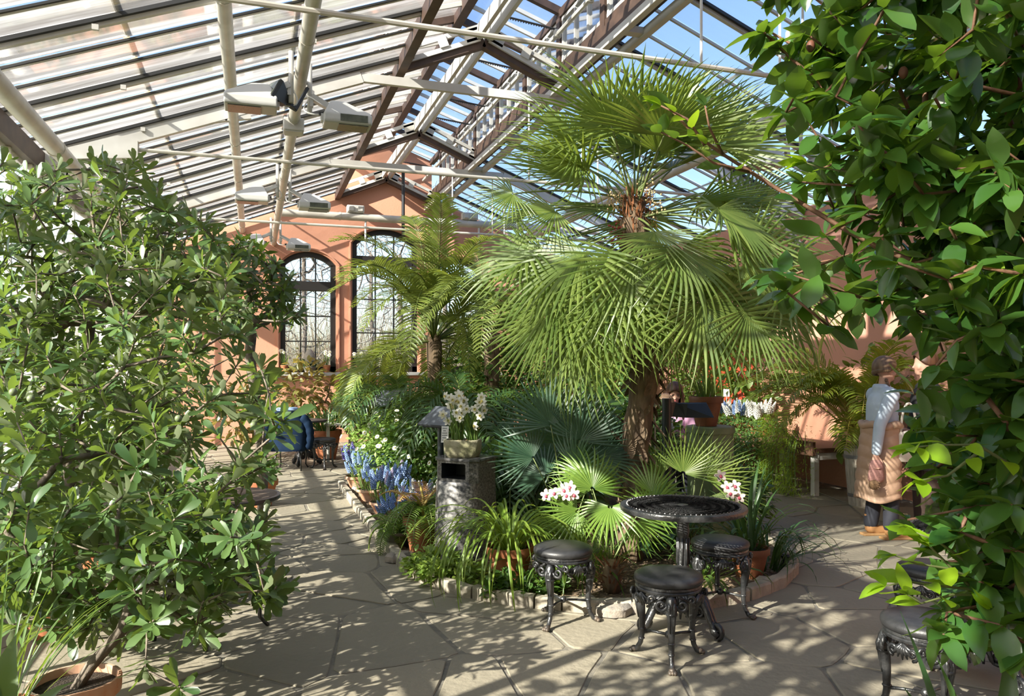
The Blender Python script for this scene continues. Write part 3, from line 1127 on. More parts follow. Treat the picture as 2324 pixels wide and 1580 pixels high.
p = cw((1550 - 1162) / F * 4.67, 4.67)
make_table('round black table with a pierced cast iron top beside the planted bed', p, .9)
p = cw((1517 - 1162) / F * 4.2, 4.2)
make_stool('black cushioned iron stool in front of the pierced table, nearest the camera of three', p, -2.0)
p = cw((1278 - 1162) / F * 4.83, 4.83)
make_stool('black cushioned iron stool beside the spider-leaved plant in terracotta', p, -2.45)
p = cw((1634 - 1162) / F * 5.0, 5.0)
make_stool('black iron stool under the far edge of the pierced table, light specks on its seat', p, -1.0)
p = cw((2101 - 1162) / F * 3.45, 3.45)
make_stool('black cushioned iron stool in front of the camellia at the lower right', p, 2.3)
p = cw((2118 - 1162) / F * 4.35, 4.35)
make_stool('black iron stool mostly hidden behind bright camellia shoots', p, .4)
p = cw((2235 - 1162) / F * 3.95, 3.95)
make_table('round black iron table behind the camellia foliage', p, .3)

M_wood = mat('brown_tabletop', (0.16, 0.115, 0.085), 0.6, (0.11, 0.08, 0.06), 14, 5)
p = cw((512 - 1162) / F * 5.35, 5.35)
make_table('round brown topped cafe table behind the left shrub', p, .4, R=.36, H=.70, pierced=False, topmat=M_wood)
p = cw((690 - 1162) / F * 12.4, 12.4)
make_table('far round cafe table beside the blue jacket', p, .1, R=.36, H=.73, pierced=False, topmat=M_wood)
p = cw((735 - 1162) / F * 12.0, 12.0)
make_stool('far black stool next to the blue jacket', p, .5)
p = cw((480 - 1162) / F * 4.62, 4.62)


def make_chair(label, loc, rz):
    """bent iron cafe chair"""
    t = thing('cafe_chair', label, 'chair', loc, rz, 'bent iron cafe chairs')
    MB().lathe([(.0, .44), (.18, .44), (.195, .45), (.19, .465), (.0, .468)], 24, cap=False).build('seat', M_black, t, smooth=40)
    for sx in (-1, 1):
        MB().tube([(sx * .14, -.14, .44), (sx * .2, -.19, .22), (sx * .19, -.2, .06), (sx * .22, -.24, .0)], .012, 6).build('leg', M_iron, t, smooth=True)
        MB().tube([(sx * .13, .14, .44), (sx * .19, .2, .2), (sx * .2, .24, .0)], .012, 6).build('leg', M_iron, t, smooth=True)
    MB().tube([(-.16, .15, .44)] + bez((-.17, .18, .6), (-.2, .24, .9), (.2, .24, .9), (.17, .18, .6), 12) + [(.16, .15, .44)], .012, 6).build('back_hoop', M_iron, t, smooth=True)
    MB().tube(bez((-.1, .16, .45), (-.12, .22, .8), (.12, .22, .8), (.1, .16, .45), 12), .009, 6).build('inner_hoop', M_iron, t, smooth=True)
    return t


make_chair('black iron cafe chair hidden behind the left shrub, feet on the path', p, 2.4)
p2 = cw((660 - 1162) / F * 11.9, 11.9)
make_chair('black cafe chair draped with a blue quilted jacket', p2, 2.9)
M_jacket = mat('blue_quilted_cloth', (0.006, 0.014, 0.034), 0.8, (0.009, 0.022, 0.05), 6, 3, spec=.1)
j = thing('quilted_jacket', 'dark blue quilted jacket hung over a chair back', 'jacket', p2 + Vector((0, 0, 0)), 2.9)
mb = MB()
vs, fs = [], []
for k in range(14):
    f = k / 13
    z = .93 - .62 * f
    w = .16 + .13 * math.sin(min(1, f * 1.6) * PI / 2) - .03 * f
    puff = .02 * abs(math.sin(f * PI * 6))
    for jj in range(16):
        a = 2 * PI * jj / 16
        vs.append((math.cos(a) * (w + puff), .25 + math.sin(a) * (.075 + puff + .03 * f), z))
for k in range(13):
    for jj in range(16):
        fs.append((k * 16 + jj, k * 16 + (jj + 1) % 16, (k + 1) * 16 + (jj + 1) % 16, (k + 1) * 16 + jj))
fs.append(tuple(range(16)))
mb.add(vs, fs).build('body', M_jacket, j, smooth=True)
for s in (-1, 1):
    pts_ = bez((s * .2, .25, .82), (s * .34, .22, .75), (s * .34, .2, .5), (s * .28, .2, .34), 16)
    MB().tube(pts_, [.065 + .012 * abs(math.sin(i * .95)) for i in range(17)], 10).build('sleeve', M_jacket, j, smooth=True)
MB().tube([(.14 * math.cos(a), .25 + .08 * math.sin(a), .94) for a in [2 * PI * k / 14 for k in range(15)]], .028, 8).build('collar', mat('pale_blue_cloth', (.25, .36, .6), .8), j, smooth=True)

# ================================================================ LITTER BIN, PLANTER, SIGNS
M_granite = mat('grey_granite', (0.20, 0.19, 0.175), 0.45, (0.035, 0.035, 0.035), 60, 10, contrast=(0.36, 0.64), spec=0.6)
M_granite_d = mat('polished_granite_top', (0.16, 0.155, 0.15), 0.22, (0.05, 0.05, 0.05), 30, 8)
p = cw((1050 - 1162) / F * 6.42, 6.42)
t = thing('litter_bin', 'grey speckled stone litter bin with a letterbox opening on top half', 'litter bin', p, .0)
ang = math.radians(-28)          # the slot looks a little left of the camera
t.rotation_euler = (0, 0, -YAW + ang)
mb = MB()
hw, dp = .20, .2
plan_low = [(-hw, .2), (-hw, -.05), (-.17, -.14), (-.1, -.2), (0, -.22), (.1, -.2), (.17, -.14), (hw, -.05), (hw, .2)]
n = len(plan_low)
vs = [(x * 1.09, y * 1.09, 0.0) for x, y in plan_low] + [(x, y, .62) for x, y in plan_low] + [(x * .98, y * .9, .655) for x, y in plan_low]
fs = [tuple(reversed(range(n))), tuple(range(2 * n, 3 * n))]
for k in range(n):
    k2 = (k + 1) % n
    fs += [(k, k2, n + k2, n + k), (n + k, n + k2, 2 * n + k2, 2 * n + k)]
mb.add(vs, fs).build('body', M_granite, t, smooth=35)
mb = MB()                        # head with the slot
plan = [(-.2, .2), (-.2, -.08), (-.15, -.145), (.15, -.145), (.2, -.08), (.2, .2)]
z0, z1 = .64, .82
for k in range(6):
    k2 = (k + 1) % 6
    (x0, y0), (x1, y1) = plan[k], plan[k2]
    if k == 2:
        for (ax, bx, az, bz) in ((-.15, -.115, z0, z1), (.115, .15, z0, z1), (-.115, .115, z0, z0 + .035), (-.115, .115, z1 - .02, z1)):
            mb.add([(ax, y0, az), (bx, y0, az), (bx, y0, bz), (ax, y0, bz)], [(0, 1, 2, 3)])
    else:
        mb.add([(x0, y0, z0), (x1, y1, z0), (x1, y1, z1), (x0, y0, z1)], [(0, 1, 2, 3)])
mb.build('head', M_granite, t)
mb = MB()
xa, xb, za, zb, ya, yb2 = -.115, .115, z0 + .035, z1 - .02, -.145, .08
mb.add([(xa, ya, za), (xb, ya, za), (xb, ya, zb), (xa, ya, zb), (xa, yb2, za), (xb, yb2, za), (xb, yb2, zb), (xa, yb2, zb)], [(4, 5, 6, 7), (0, 1, 5, 4), (2, 3, 7, 6), (0, 4, 7, 3), (1, 2, 6, 5)])
mb.build('slot_lining', M_black, t)
mb = MB().prism([(x * 1.07, y * 1.1) for x, y in plan], z1, z1 + .022)
mb.build('top_slab', M_granite_d, t, bevel=.004)
BIN_TOP = p + Vector((0, 0, z1 + .022))
BIN_ROT = t.rotation_euler.z

M_oldstone = mat('mossy_stone', (0.36, 0.33, 0.22), 0.9, (0.20, 0.20, 0.10), 9, 6, bump=0.5, bscale=40)
M_compost = mat('compost', (0.05, 0.035, 0.022), 0.95, (0.02, 0.014, 0.01), 40, 4, bump=0.8)

# bollard garden lights
for px, py, lb in ((1120, 1350, 'small black hourglass garden light beside the terracotta pot'), (1783, 1290, 'small black hourglass garden light at the right end of the kerb')):
    q = G(px, py, .03)
    g = thing('garden_light', lb, 'garden light', q)
    MB().lathe([(.04, 0), (.038, .02), (.022, .05), (.022, .06), (.034, .085), (.036, .1), (.03, .105)], 18).build('body', M_black, g, smooth=40)
    MB().lathe([(.03, .105), (.031, .112), (.0, .118)], 18, cap=False).build('lens_cap', M_lamp if px < 1500 else M_black, g, smooth=40)

# green stone pedestal
M_greenstone = mat('green_marble', (0.10, 0.16, 0.06), 0.55, (0.22, 0.25, 0.14), 7, 7, contrast=(0.3, 0.7))
q = cw((1612 - 1162) / F * 7.3, 7.3)
PED = q
t = thing('stone_pedestal', 'green veined stone pedestal carrying a terracotta pot', 'pedestal', q, -YAW + .25)
MB().lathe([(.21, 0.0), (.215, .96)], 8, rot=PI / 8).build('shaft', M_greenstone, t)
MB().lathe([(.222, .96), (.228, .97), (.228, 1.02), (.222, 1.03)], 8, rot=PI / 8).build('cap_slab', M_greenstone, t)

# dark signpost with a sloping panel seen from behind
M_sign = mat('anthracite_metal', (0.018, 0.026, 0.032), 0.4)
q = cw((1513 - 1162) / F * 6.8, 6.8)
t = thing('sign_post', 'anthracite information post with a folded sloping panel', 'sign', q, -YAW)
MB().tube([(0, 0, 0), (0, 0, 1.31)], .041, 20).build('post', M_sign, t, smooth=40)
MB().bar((.02, .02, 1.21), (.1, .06, 1.21), .02, .13).build('arm', M_sign, t)
mb = MB()
mb.add([(.1, .03, 1.26), (.17, .0, 1.14), (.42, .0, 1.14), (.38, .1, 1.26), (.1, .05, 1.27), (.17, .02, 1.15), (.42, .02, 1.15), (.38, .12, 1.27)],
       [(0, 1, 2, 3), (7, 6, 5, 4), (0, 4, 5, 1), (1, 5, 6, 2), (2, 6, 7, 3), (3, 7, 4, 0)])
mb.build('panel', M_sign, t)
MB().add([(.04, .03, 1.15), (.17, .0, 1.14), (.19, .02, 1.26), (.06, .05, 1.27)], [(0, 1, 2, 3)]).build('panel_flap', M_sign, t)
# two sloping information lecterns left of the palms
M_slate = mat('slate_grey_panel', (0.06, 0.068, 0.08), 0.35)
for px, py, d, w, lb in ((1000, 948, 7.3, .3, 'dark grey sloping sign lectern behind the white daffodils'), (872, 905, 9.6, .32, 'grey sloping sign lectern among ferns by the back windows')):
    q = W(px, py, d)
    zt = q.z
    t = thing('sign_lectern', lb, 'sign', (q.x, q.y, 0.03), -YAW + .9)
    MB().tube([(0, 0, 0), (0, 0, zt - .05)], .03, 12).build('post', M_sign, t, smooth=40)
    R = Matrix.Rotation(math.radians(-32), 3, 'Y')
    MB().box((0, 0, zt - .02), (w, .36, .025), rot=R).build('panel', M_slate, t, bevel=.004)
    MB().box((0, 0, zt - .045), (w * .8, .28, .03), rot=R).build('panel_tray', M_sign, t)

# small white label sign with illegible lines beside the bin
M_label = mat('label_white', (0.72, 0.72, 0.68), 0.5)
M_ink = mat('label_ink', (0.12, 0.12, 0.12), 0.7)


def label_sign(lb, q, w, h, rz, tilt, lines, oval=False, base=0.03):
    t = thing('plant_label', lb, 'label', (q.x, q.y, base), rz)
    MB().tube([(0, 0, 0), (0, .01, q.z - base)], .006, 6).build('stake', M_lamp, t)
    R = Matrix.Rotation(tilt, 3, 'X')
    pl = MB()
    if oval:
        pl.add([R @ Vector((w / 2 * math.cos(a), -.006, h / 2 * math.sin(a))) for a in [2 * PI * k / 20 for k in range(20)]], [tuple(range(20))])
        pl.add([R @ Vector((w / 2 * math.cos(a), -.002, h / 2 * math.sin(a))) for a in [2 * PI * k / 20 for k in range(20)]], [tuple(reversed(range(20)))])
    else:
        pl.box((0, -.004, 0), (w, .004, h), rot=R)
    o = pl.build('plate', M_label, t, loc=(0, 0, q.z - base))
    mb = MB()
    for k, f in enumerate(lines):
        z = h * (.36 - .72 * k / max(1, len(lines) - 1)) * (.8 if oval else 1)
        segs = max(2, int(f * 5))
        for sgm in range(segs):
            x0 = -w * f * .42 + w * f * .84 * sgm / segs
            mb.box(R @ Vector((x0 + w * f * .06, -.0075, z)), (w * f * .84 / segs * .7, .0015, h * .05), rot=R)
    mb.build('print', M_ink, o)
    return t


label_sign('small white notice card with lines of print left of the stone planter', W(1010, 986, 6.6), .062, .14, -YAW - .1, -.2, (.8, .45, 0.85, .9, .7, .8))
label_sign('oval white plant label against the fan palm trunk', W(1487, 823, 6.35), .1, .075, -YAW, -.25, (.5, .75, .4, .6), oval=True, base=.03)
# ================================================================ POTS AND PLANT BUILDERS
M_terra = mat('terracotta', (0.42, 0.155, 0.065), 0.8, (0.30, 0.10, 0.042), 7, 5, bump=0.12, bscale=40)
M_terra_old = mat('weathered_terracotta', (0.46, 0.2, 0.1), 0.85, (0.55, 0.42, 0.32), 6, 5, bump=0.12)
M_terra_dark = mat('brown_terracotta', (0.23, 0.085, 0.035), 0.55, (0.16, 0.055, 0.025), 9, 5)
M_greypot = mat('grey_clay', (0.20, 0.18, 0.155), 0.8, (0.13, 0.12, 0.1), 8, 4)


def pot(parent, R, H, m, soil=True, bottom=.68, rim=.22, lip=1.08):
    r1 = R / lip
    prof = [(r1 * bottom * .96, 0), (r1 * bottom, .01 * H), (r1 * .97, H * (1 - rim)), (R * .99, H * (1 - rim) + .002), (R, H * (1 - rim) + .006), (R * 1.01, H - .008), (R * .995, H), (R * .93, H), (R * .9, H * .88)]
    o = MB().lathe(prof, 32, cap=False).build('pot', m, parent, smooth=35)
    if soil:
        MB().lathe([(0, H * .88), (R * .905, H * .885)], 32, cap=False).build('soil', M_compost, parent)
    return o


def rot_to(axis, roll=0.0):
    """matrix whose z is the axis"""
    q = Vector(axis).to_track_quat('Z', 'Y').to_matrix()
    return q @ Matrix.Rotation(roll, 3, 'Z')


def leaf_template(L, Wd, fold=.12, curl=.15, nseg=4, tip=1.0, base=.12, shape='oval', wave=0.0):
    """leaf lying along +y, face up +z, three verts across"""
    vs, fs = [], []
    for i in range(nseg + 1):
        f = i / nseg
        if shape == 'oval':
            w = math.sin(PI * min(1, f * .94 + .03)) ** .8
        elif shape == 'obovate':
            w = (f ** .75) * math.sqrt(max(0.0, 1 - max(0, (f - .70) / .30) ** 2)) if f < 1 else 0.0
            w = max(w, .06)
        elif shape == 'pointed':
            w = math.sin(PI * min(1, f ** .8)) ** .75 if f < 1 else 0
        else:
            w = 1 - f * .6
        if i == nseg:
            w = 0.02 if shape != 'obovate' else .4
        w = max(w, base if i == 0 else 0.02)
        y = L * f
        z = -curl * L * f * f + wave * L * math.sin(f * PI * 2) * .1
        vs += [(-Wd / 2 * w, y, z + fold * Wd * w * .5), (0, y, z), (Wd / 2 * w, y, z + fold * Wd * w * .5)]
    for i in range(nseg):
        a = i * 3
        fs += [(a, a + 1, a + 4, a + 3), (a + 1, a + 2, a + 5, a + 4)]
    return np.array(vs, float), fs


def tmpl_mesh(name, tm, m):
    me = bpy.data.meshes.new(name)
    me.from_pydata([tuple(v) for v in tm[0]], [], tm[1])
    me.shade_smooth()
    me.materials.append(m)
    return me


def batch(name, tms, mats4, which, m, parent, stuff=True):
    """many copies of leaf templates as one mesh; mats4: (n,4,4)"""
    V, Fq = [], []
    base = 0
    allv = []
    loops = []
    mats4 = np.asarray(mats4)
    which = np.asarray(which)
    for k, (tv, tf) in enumerate(tms):
        sel = mats4[which == k]
        if not len(sel):
            continue
        n = len(tv)
        hv = np.concatenate([tv, np.ones((n, 1))], 1)
        tr = np.einsum('aij,nj->ani', sel, hv)[:, :, :3].reshape(-1, 3)
        allv.append(tr)
        fa = np.array(tf)
        fi = (fa[None, :, :] + (np.arange(len(sel)) * n)[:, None, None] + base).reshape(-1, fa.shape[1])
        loops.append(fi)
        base += len(tr)
    v = np.concatenate(allv)
    f = np.concatenate(loops)
    me = bpy.data.meshes.new(name)
    me.vertices.add(len(v))
    me.vertices.foreach_set('co', v.astype(np.float32).ravel())
    k = f.shape[1]
    me.loops.add(f.size)
    me.loops.foreach_set('vertex_index', f.astype(np.int32).ravel())
    me.polygons.add(len(f))
    me.polygons.foreach_set('loop_start', (np.arange(len(f)) * k).astype(np.int32))
    me.update(calc_edges=True)
    me.shade_smooth()
    me.materials.append(m)
    o = link(name, me, parent)
    if stuff:
        o['kind'] = 'stuff'
    return o


def M4(loc, rot3, s=1.0):
    m = Matrix.Translation(loc) @ rot3.to_4x4()
    if s != 1.0:
        m = m @ Matrix.Scale(s, 4)
    return m


def leaf_frame(d, up_hint=(0, 0, 1), roll=0.0):
    """3x3 with y along d and z as near up as possible"""
    y = Vector(d).normalized()
    u = Vector(up_hint)
    x = y.cross(u)
    if x.length < 1e-4:
        x = y.orthogonal()
    x.normalize()
    z = x.cross(y)
    m = Matrix((x, y, z)).transposed()
    return m @ Matrix.Rotation(roll, 3, 'Y')


def split_leaves(root, tms, names, m, frames, which, max_obj=300, part='leaf', rest='leaves', min_px=10, size=.08):
    """the largest-looking leaves become objects, the others one mesh. frames are local to root"""
    mw = root.matrix_world if root.matrix_world != Matrix() else Matrix.Translation(root.location) @ root.rotation_euler.to_matrix().to_4x4()
    score = []
    for i, fr in enumerate(frames):
        p = mw @ fr.translation
        u, v, d = to_px(p)
        ok = d > .3 and -20 < u < 2344 and -20 < v < 1600 and size * F / d > min_px
        score.append(d if ok else 1e9)
    order = sorted(range(len(frames)), key=lambda i: score[i])
    pick = [i for i in order[:max_obj] if score[i] < 1e8]
    ps = set(pick)
    meshes = [tmpl_mesh(part, t, m) for t in tms]
    for i in pick:
        link(part, meshes[which[i]], root, mw=frames[i])
    restl = [i for i in range(len(frames)) if i not in ps]
    if restl:
        batch(rest, tms, [np.array(frames[i]) for i in restl], [which[i] for i in restl], m, root)


def grow(root_pts, tips, rnd, min_step=.05, bend=.15, start=None, rbase=.03, rtip=.004, power=.5):
    """joins the tips to a trunk by nearest node; returns nodes, parents, radii"""
    nodes = [Vector(p) for p in root_pts]
    par = [-1] + list(range(len(root_pts) - 1))
    tipnode = []
    base = nodes[-1]
    order = sorted(range(len(tips)), key=lambda i: (tips[i] - base).length)
    arr = [tuple(n) for n in nodes]
    for i in order:
        t = tips[i]
        A = np.array(arr)
        dv = np.array(t) - A
        dist = np.linalg.norm(dv, axis=1)
        cost = dist + .35 * np.maximum(0, A[:, 2] - t.z)      # dislike growing downwards
        k = int(np.argmin(cost))
        a = nodes[k]
        L = (t - a).length
        n = max(1, int(L / .14))
        prev = k
        up = Vector((0, 0, 1))
        mid = (a + t) / 2 + Vector((rnd.uniform(-1, 1), rnd.uniform(-1, 1), rnd.uniform(-.9, .2))) * bend * L
        for j in range(1, n + 1):
            f = j / n
            q = a * (1 - f) ** 2 + mid * 2 * f * (1 - f) + t * f * f
            nodes.append(q)
            arr.append(tuple(q))
            par.append(prev)
            prev = len(nodes) - 1
        tipnode.append((prev, i))
    cnt = [0] * len(nodes)
    for n_, i in tipnode:
        while n_ >= 0:
            cnt[n_] += 1
            n_ = par[n_]
    mx = max(cnt)
    rad = [rtip + (rbase - rtip) * (max(c, 0) / mx) ** power if c else rtip for c in cnt]
    return nodes, par, rad, tipnode


def branches(nodes, par, rad, m, parent, name='branches', sides=6, stuff=False):
    """one connected skeleton drawn as tubes"""
    mb = MB()
    ch = {}
    for i, p in enumerate(par):
        ch.setdefault(p, []).append(i)
    done = set()
    stack = [0]
    while stack:
        s0 = stack.pop()
        chain = [s0]
        if par[s0] >= 0:
            chain = [par[s0], s0]
        cur = s0
        while True:
            cs = ch.get(cur, [])
            if not cs:
                break
            cs = sorted(cs, key=lambda c: -rad[c])
            for c in cs[1:]:
                stack.append(c)
            cur = cs[0]
            chain.append(cur)
        if len(chain) > 1:
            rs = [rad[c] for c in chain]
            if par[s0] >= 0:
                rs[0] = rs[1]
            mb.tube([nodes[c] for c in chain], rs, sides if rs[0] > .008 else 4)
    o = mb.build(name, m, parent, smooth=True)
    return o


# ---- fan palm leaf
def fan_mesh(name, m, R=.55, nseg=30, span=3.7, droop=.25, split=.45, cup=.25, rnd=None, wseg=1.0):
    """blade in the local xy plane, stalk end at the origin, middle finger along +y, upper face +z"""
    rnd = rnd or random
    mb = MB()
    for k in range(nseg):
        a = -span / 2 + span * k / (nseg - 1)
        L = R * (.78 + .22 * math.cos(a * .55)) * rnd.uniform(.93, 1.06)
        da = span / (nseg - 1)
        dr = droop * rnd.uniform(.5, 1.6)
        rows = 6
        vs = []
        tw = rnd.uniform(-.03, .03)
        for i in range(rows + 1):
            f = i / rows
            r = .02 + (L - .02) * f
            if f < split:
                hw = r * math.tan(da / 2) * 1.02
            else:
                hs = (.02 + (L - .02) * split) * math.tan(da / 2)
                g = (f - split) / (1 - split)
                hw = hs * (1 + .15 * g) * max(.03, 1 - g ** 1.6) * wseg
            z = cup * r * (1 - math.cos(a)) * .5 - dr * R * max(0, f - .35) ** 2 * 1.6
            ang = a + tw * f
            c, s = math.sin(ang), math.cos(ang)
            px, py = c * r, s * r
            nx, ny = s, -c
            fold = hw * .55
            vs += [(px - nx * hw, py - ny * hw, z - fold), (px, py, z + fold * .2), (px + nx * hw, py + ny * hw, z - fold)]
        fs = []
        for i in range(rows):
            b = i * 3
            fs += [(b, b + 1, b + 4, b + 3), (b + 1, b + 2, b + 5, b + 4)]
        mb.add(vs, fs)
    return mb.mesh(name, m, smooth=False)


def strip(mb, pts, ws, up=(0, 0, 1), fold=.25):
    """ribbon leaf along points with a crease"""
    pts = [Vector(p) for p in pts]
    k = len(pts)
    vs = []
    for i, p in enumerate(pts):
        t = (pts[min(i + 1, k - 1)] - pts[max(i - 1, 0)]).normalized()
        s = t.cross(Vector(up))
        if s.length < 1e-4:
            s = Vector((1, 0, 0))
        s.normalize()
        n = s.cross(t)
        w = ws[i]
        vs += [p - s * w + n * w * fold, p, p + s * w + n * w * fold]
    fs = []
    for i in range(k - 1):
        b = i * 3
        fs += [(b, b + 1, b + 4, b + 3), (b + 1, b + 2, b + 5, b + 4)]
    return mb.add(vs, fs)


def feather_mesh(mleaf, mstalk, L=1.4, nl=34, leaf=.3, lw=.012, droop=.6, start=.22, vee=.5, rnd=None, sweep=.9, hang=.35):
    """feather frond rising along +z then arching to +y; returns (leaflets mesh, rachis mesh)"""
    rnd = rnd or random
    rp = bez((0, 0, 0), (0, L * .10, L * .42), (0, L * .42, L * (.8 - droop * .25)), (0, L * .82, L * (.62 - droop * .7)), 14)
    st = MB().tube(rp, [.014 * (1 - i / 15.5) + .0015 for i in range(15)], 6).mesh('rachis', mstalk, True)
    mb = MB()
    n = len(rp) - 1
    for k in range(nl):
        f = start + (1 - start) * (k + .5) / nl
        x = f * n
        i = min(int(x), n - 1)
        p = rp[i].lerp(rp[i + 1], x - i)
        t = (rp[i + 1] - rp[i]).normalized()
        up = Vector((1, 0, 0)).cross(t).normalized() * -1
        if up.z < 0 and abs(up.z) > .3:
            up = -up
        fl = (f - start) / (1 - start)
        ll = leaf * (math.sin(PI * (.18 + .8 * fl)) ** .6) * rnd.uniform(.88, 1.08)
        for s in (-1, 1):
            dv = (Vector((s, 0, 0)) + t * sweep + up * vee * rnd.uniform(.6, 1.3)).normalized()
            q1 = p + dv * ll * .5
            q2 = p + dv * ll * .85 + Vector((0, 0, -hang * ll * .35))
            q3 = p + dv * ll * 1.05 + Vector((0, 0, -hang * ll * .8))
            strip(mb, [p, p + dv * ll * .2, q1, q2, q3], [lw * .35, lw * .9, lw, lw * .7, lw * .06], up=up, fold=.35)
    return mb.mesh('leaflets', mleaf), st


def strap_mesh(m, L, w, lean, droop, rnd, n=9, name='leaf', even=False):
    """strap leaf from the origin, rising then arching to +y"""
    pts = []
    ang = lean
    p = Vector((0, 0, 0))
    st = L / n
    for i in range(n + 1):
        pts.append(p.copy())
        ang += droop / n * (1.0 + .6 * math.sin(PI * i / n)) * .75 if even else droop * (i / n) * 1.9 / n * 2
        p = p + Vector((0, math.sin(ang), math.cos(ang))) * st
    ws = [w * (.55 + .45 * math.sin(PI * min(1, (i / n) * .75 + .12))) * (1 if i < n - 2 else (n - i) / 3.0 + .04) for i in range(n + 1)]
    mb = MB()
    strip(mb, pts, ws, up=(1, 0, 0) if False else (0, -math.cos(lean) * .99, .5), fold=.3)
    return mb.mesh(name, m, True)


def strap_clump(root, m, n, L, w, z=0.0, spread=.05, lean=(.05, .9), droop=(.4, 1.2), rnd=None, name='leaf', var=6, even=False):
    rnd = rnd or random
    ms = [strap_mesh(m, L * rnd.uniform(.75, 1.1), w * rnd.uniform(.85, 1.1), lean[0] + (lean[1] - lean[0]) * (k + .5) / var, droop[0] + (droop[1] - droop[0]) * rnd.random(), rnd, name=name, even=even, n=12 if even else 9) for k in range(var)]
    for k in range(n):
        a = rnd.uniform(0, 2 * PI)
        r = spread * math.sqrt(rnd.random())
        s = rnd.uniform(.75, 1.15)
        link(name, ms[rnd.randrange(var)], root, loc=(math.sin(-a) * r, math.cos(-a) * r, z), rot=(rnd.uniform(-.1, .1), rnd.uniform(-.12, .12), a), scale=s)
# ================================================================ SHRUBS
M_bark_grey = mat('grey_bark', (0.22, 0.18, 0.14), 0.85, (0.1, 0.08, 0.06), 14, 5, bump=0.4)
M_bark_red = mat('reddish_bark', (0.20, 0.10, 0.055), 0.7, (0.12, 0.06, 0.035), 16, 4, bump=0.3)
M_pit = leafmat('pittosporum_leaf', (0.028, 0.07, 0.022), (0.10, 0.17, 0.05), trans=.26, rough=.33, tcol=(.36, .52, .06), back=(0.13, 0.16, 0.085))
M_rho = leafmat('rhododendron_leaf', (0.020, 0.050, 0.014), (0.06, 0.11, 0.03), trans=.25, rough=.4, tcol=(.28, .42, .04))
M_cam = leafmat('camellia_leaf', (0.022, 0.075, 0.018), (0.075, 0.17, 0.03), trans=.32, rough=.22, tcol=(.30, .5, .03), back=(0.06, 0.12, 0.03), spec=.6)
M_cam_new = leafmat('young_camellia_leaf', (0.13, 0.26, 0.012), (0.25, 0.40, 0.02), trans=.45, rough=.35, tcol=(.55, .8, .03))
M_twig_g = mat('green_twig', (0.12, 0.14, 0.05), 0.6)


def sample_poly(poly, n, dfun, rnd, mind=0.0):
    xs_ = [p[0] for p in poly]
    ys_ = [p[1] for p in poly]
    out = []
    tries = 0
    while len(out) < n and tries < n * 60:
        tries += 1
        u, v = rnd.uniform(min(xs_), max(xs_)), rnd.uniform(min(ys_), max(ys_))
        if not inside((u, v), poly):
            continue
        d = dfun(u, v, rnd)
        p = W(u, v, d)
        if p.z < .05 or p.x < XL + .28:
            continue
        if mind and any((p - q).length < mind for q in out[-160:]):
            continue
        out.append(p)
    return out


def whorl_frames(tip, axis, rnd, n=9, size=1.0, lo=.55, hi=1.75):
    fr = []
    ax = Vector(axis).normalized()
    R = rot_to(ax, rnd.uniform(0, 6))
    for k in range(n):
        f = (k + rnd.random() * .6) / n
        a = 2.4 * k + rnd.uniform(-.3, .3)
        tilt = lo + (hi - lo) * f ** 1.1
        dl = Vector((math.cos(a) * math.sin(tilt), math.sin(a) * math.sin(tilt), math.cos(tilt)))
        d = R @ dl
        d.z -= .25 * f
        p = tip - ax * (.05 * f)
        fr.append(M4(p, leaf_frame(d, ax, rnd.uniform(-.35, .35)), size * rnd.uniform(.72, 1.12)))
    return fr


def shrub(name, label, cat, base, trunk, tips, m_leaf, m_bark, tms, rnd, whorl=9, rbase=.03, size=1.0, leafsize=.1, bend=.14, upbias=.5, lo=.5, hi=1.7, max_obj=300, rtip=.0035, group=None, potr=None):
    t = thing(name, label, cat, base, 0, group)
    loc = [p - Vector(base) for p in tips]
    nodes, par, rad, tn = grow(trunk, loc, rnd, bend=bend, rbase=rbase, rtip=rtip)
    branches(nodes, par, rad, m_bark, t, 'branches')
    frames, which = [], []
    for n_, i in tn:
        a = nodes[n_] - nodes[par[n_]]
        ax = (a.normalized() + Vector((rnd.uniform(-.3, .3), rnd.uniform(-.3, .3), upbias))).normalized()
        fr = whorl_frames(nodes[n_], ax, rnd, rnd.randint(max(3, whorl - 2), whorl + 2), size, lo, hi)
        frames += fr
        which += [rnd.randrange(len(tms)) for _ in fr]
    split_leaves(t, tms, None, m_leaf, frames, which, size=leafsize, max_obj=max_obj)
    return t


rs = random.Random(11)
PITL = [leaf_template(.115, .047, .22, .12, 5, shape='obovate'), leaf_template(.13, .052, .15, .25, 5, shape='obovate'), leaf_template(.095, .042, .3, -.05, 5, shape='obovate')]
# A: the potted shrub in front on the left
polyA = [(-60, 560), (120, 590), (230, 560), (330, 545), (420, 560), (520, 600), (560, 690), (560, 780), (640, 905), (660, 1010), (600, 1080), (500, 1100), (560, 1180), (600, 1230), (640, 1335), (600, 1380), (500, 1400), (470, 1450), (380, 1400), (300, 1440), (150, 1440), (60, 1420), (-60, 1350)]
tipsA = sample_poly(polyA, 400, lambda u, v, r: 3.3 + .9 * max(0, (1150 - v)) / 600 + r.uniform(-.1, 1.1), rs, .06)
for u, v, d in ((610, 1340, 3.6), (470, 1400, 3.4), (440, 1420, 3.4), (330, 1520, 3.1), (410, 1560, 3.0), (560, 1240, 3.7), (620, 1330, 3.6), (520, 1260, 3.7), (600, 1180, 3.9), (330, 1390, 3.3), (290, 600, 4.1), (270, 470, 4.6), (290, 400, 4.7)):
    tipsA.append(W(u, v, d))
tipsA += sample_poly([(-40, 1150), (300, 1120), (560, 1180), (590, 1300), (560, 1370), (440, 1430), (260, 1420), (40, 1440), (-40, 1400)], 95, lambda u, v, r: r.uniform(3.0, 4.0), rs, .05)
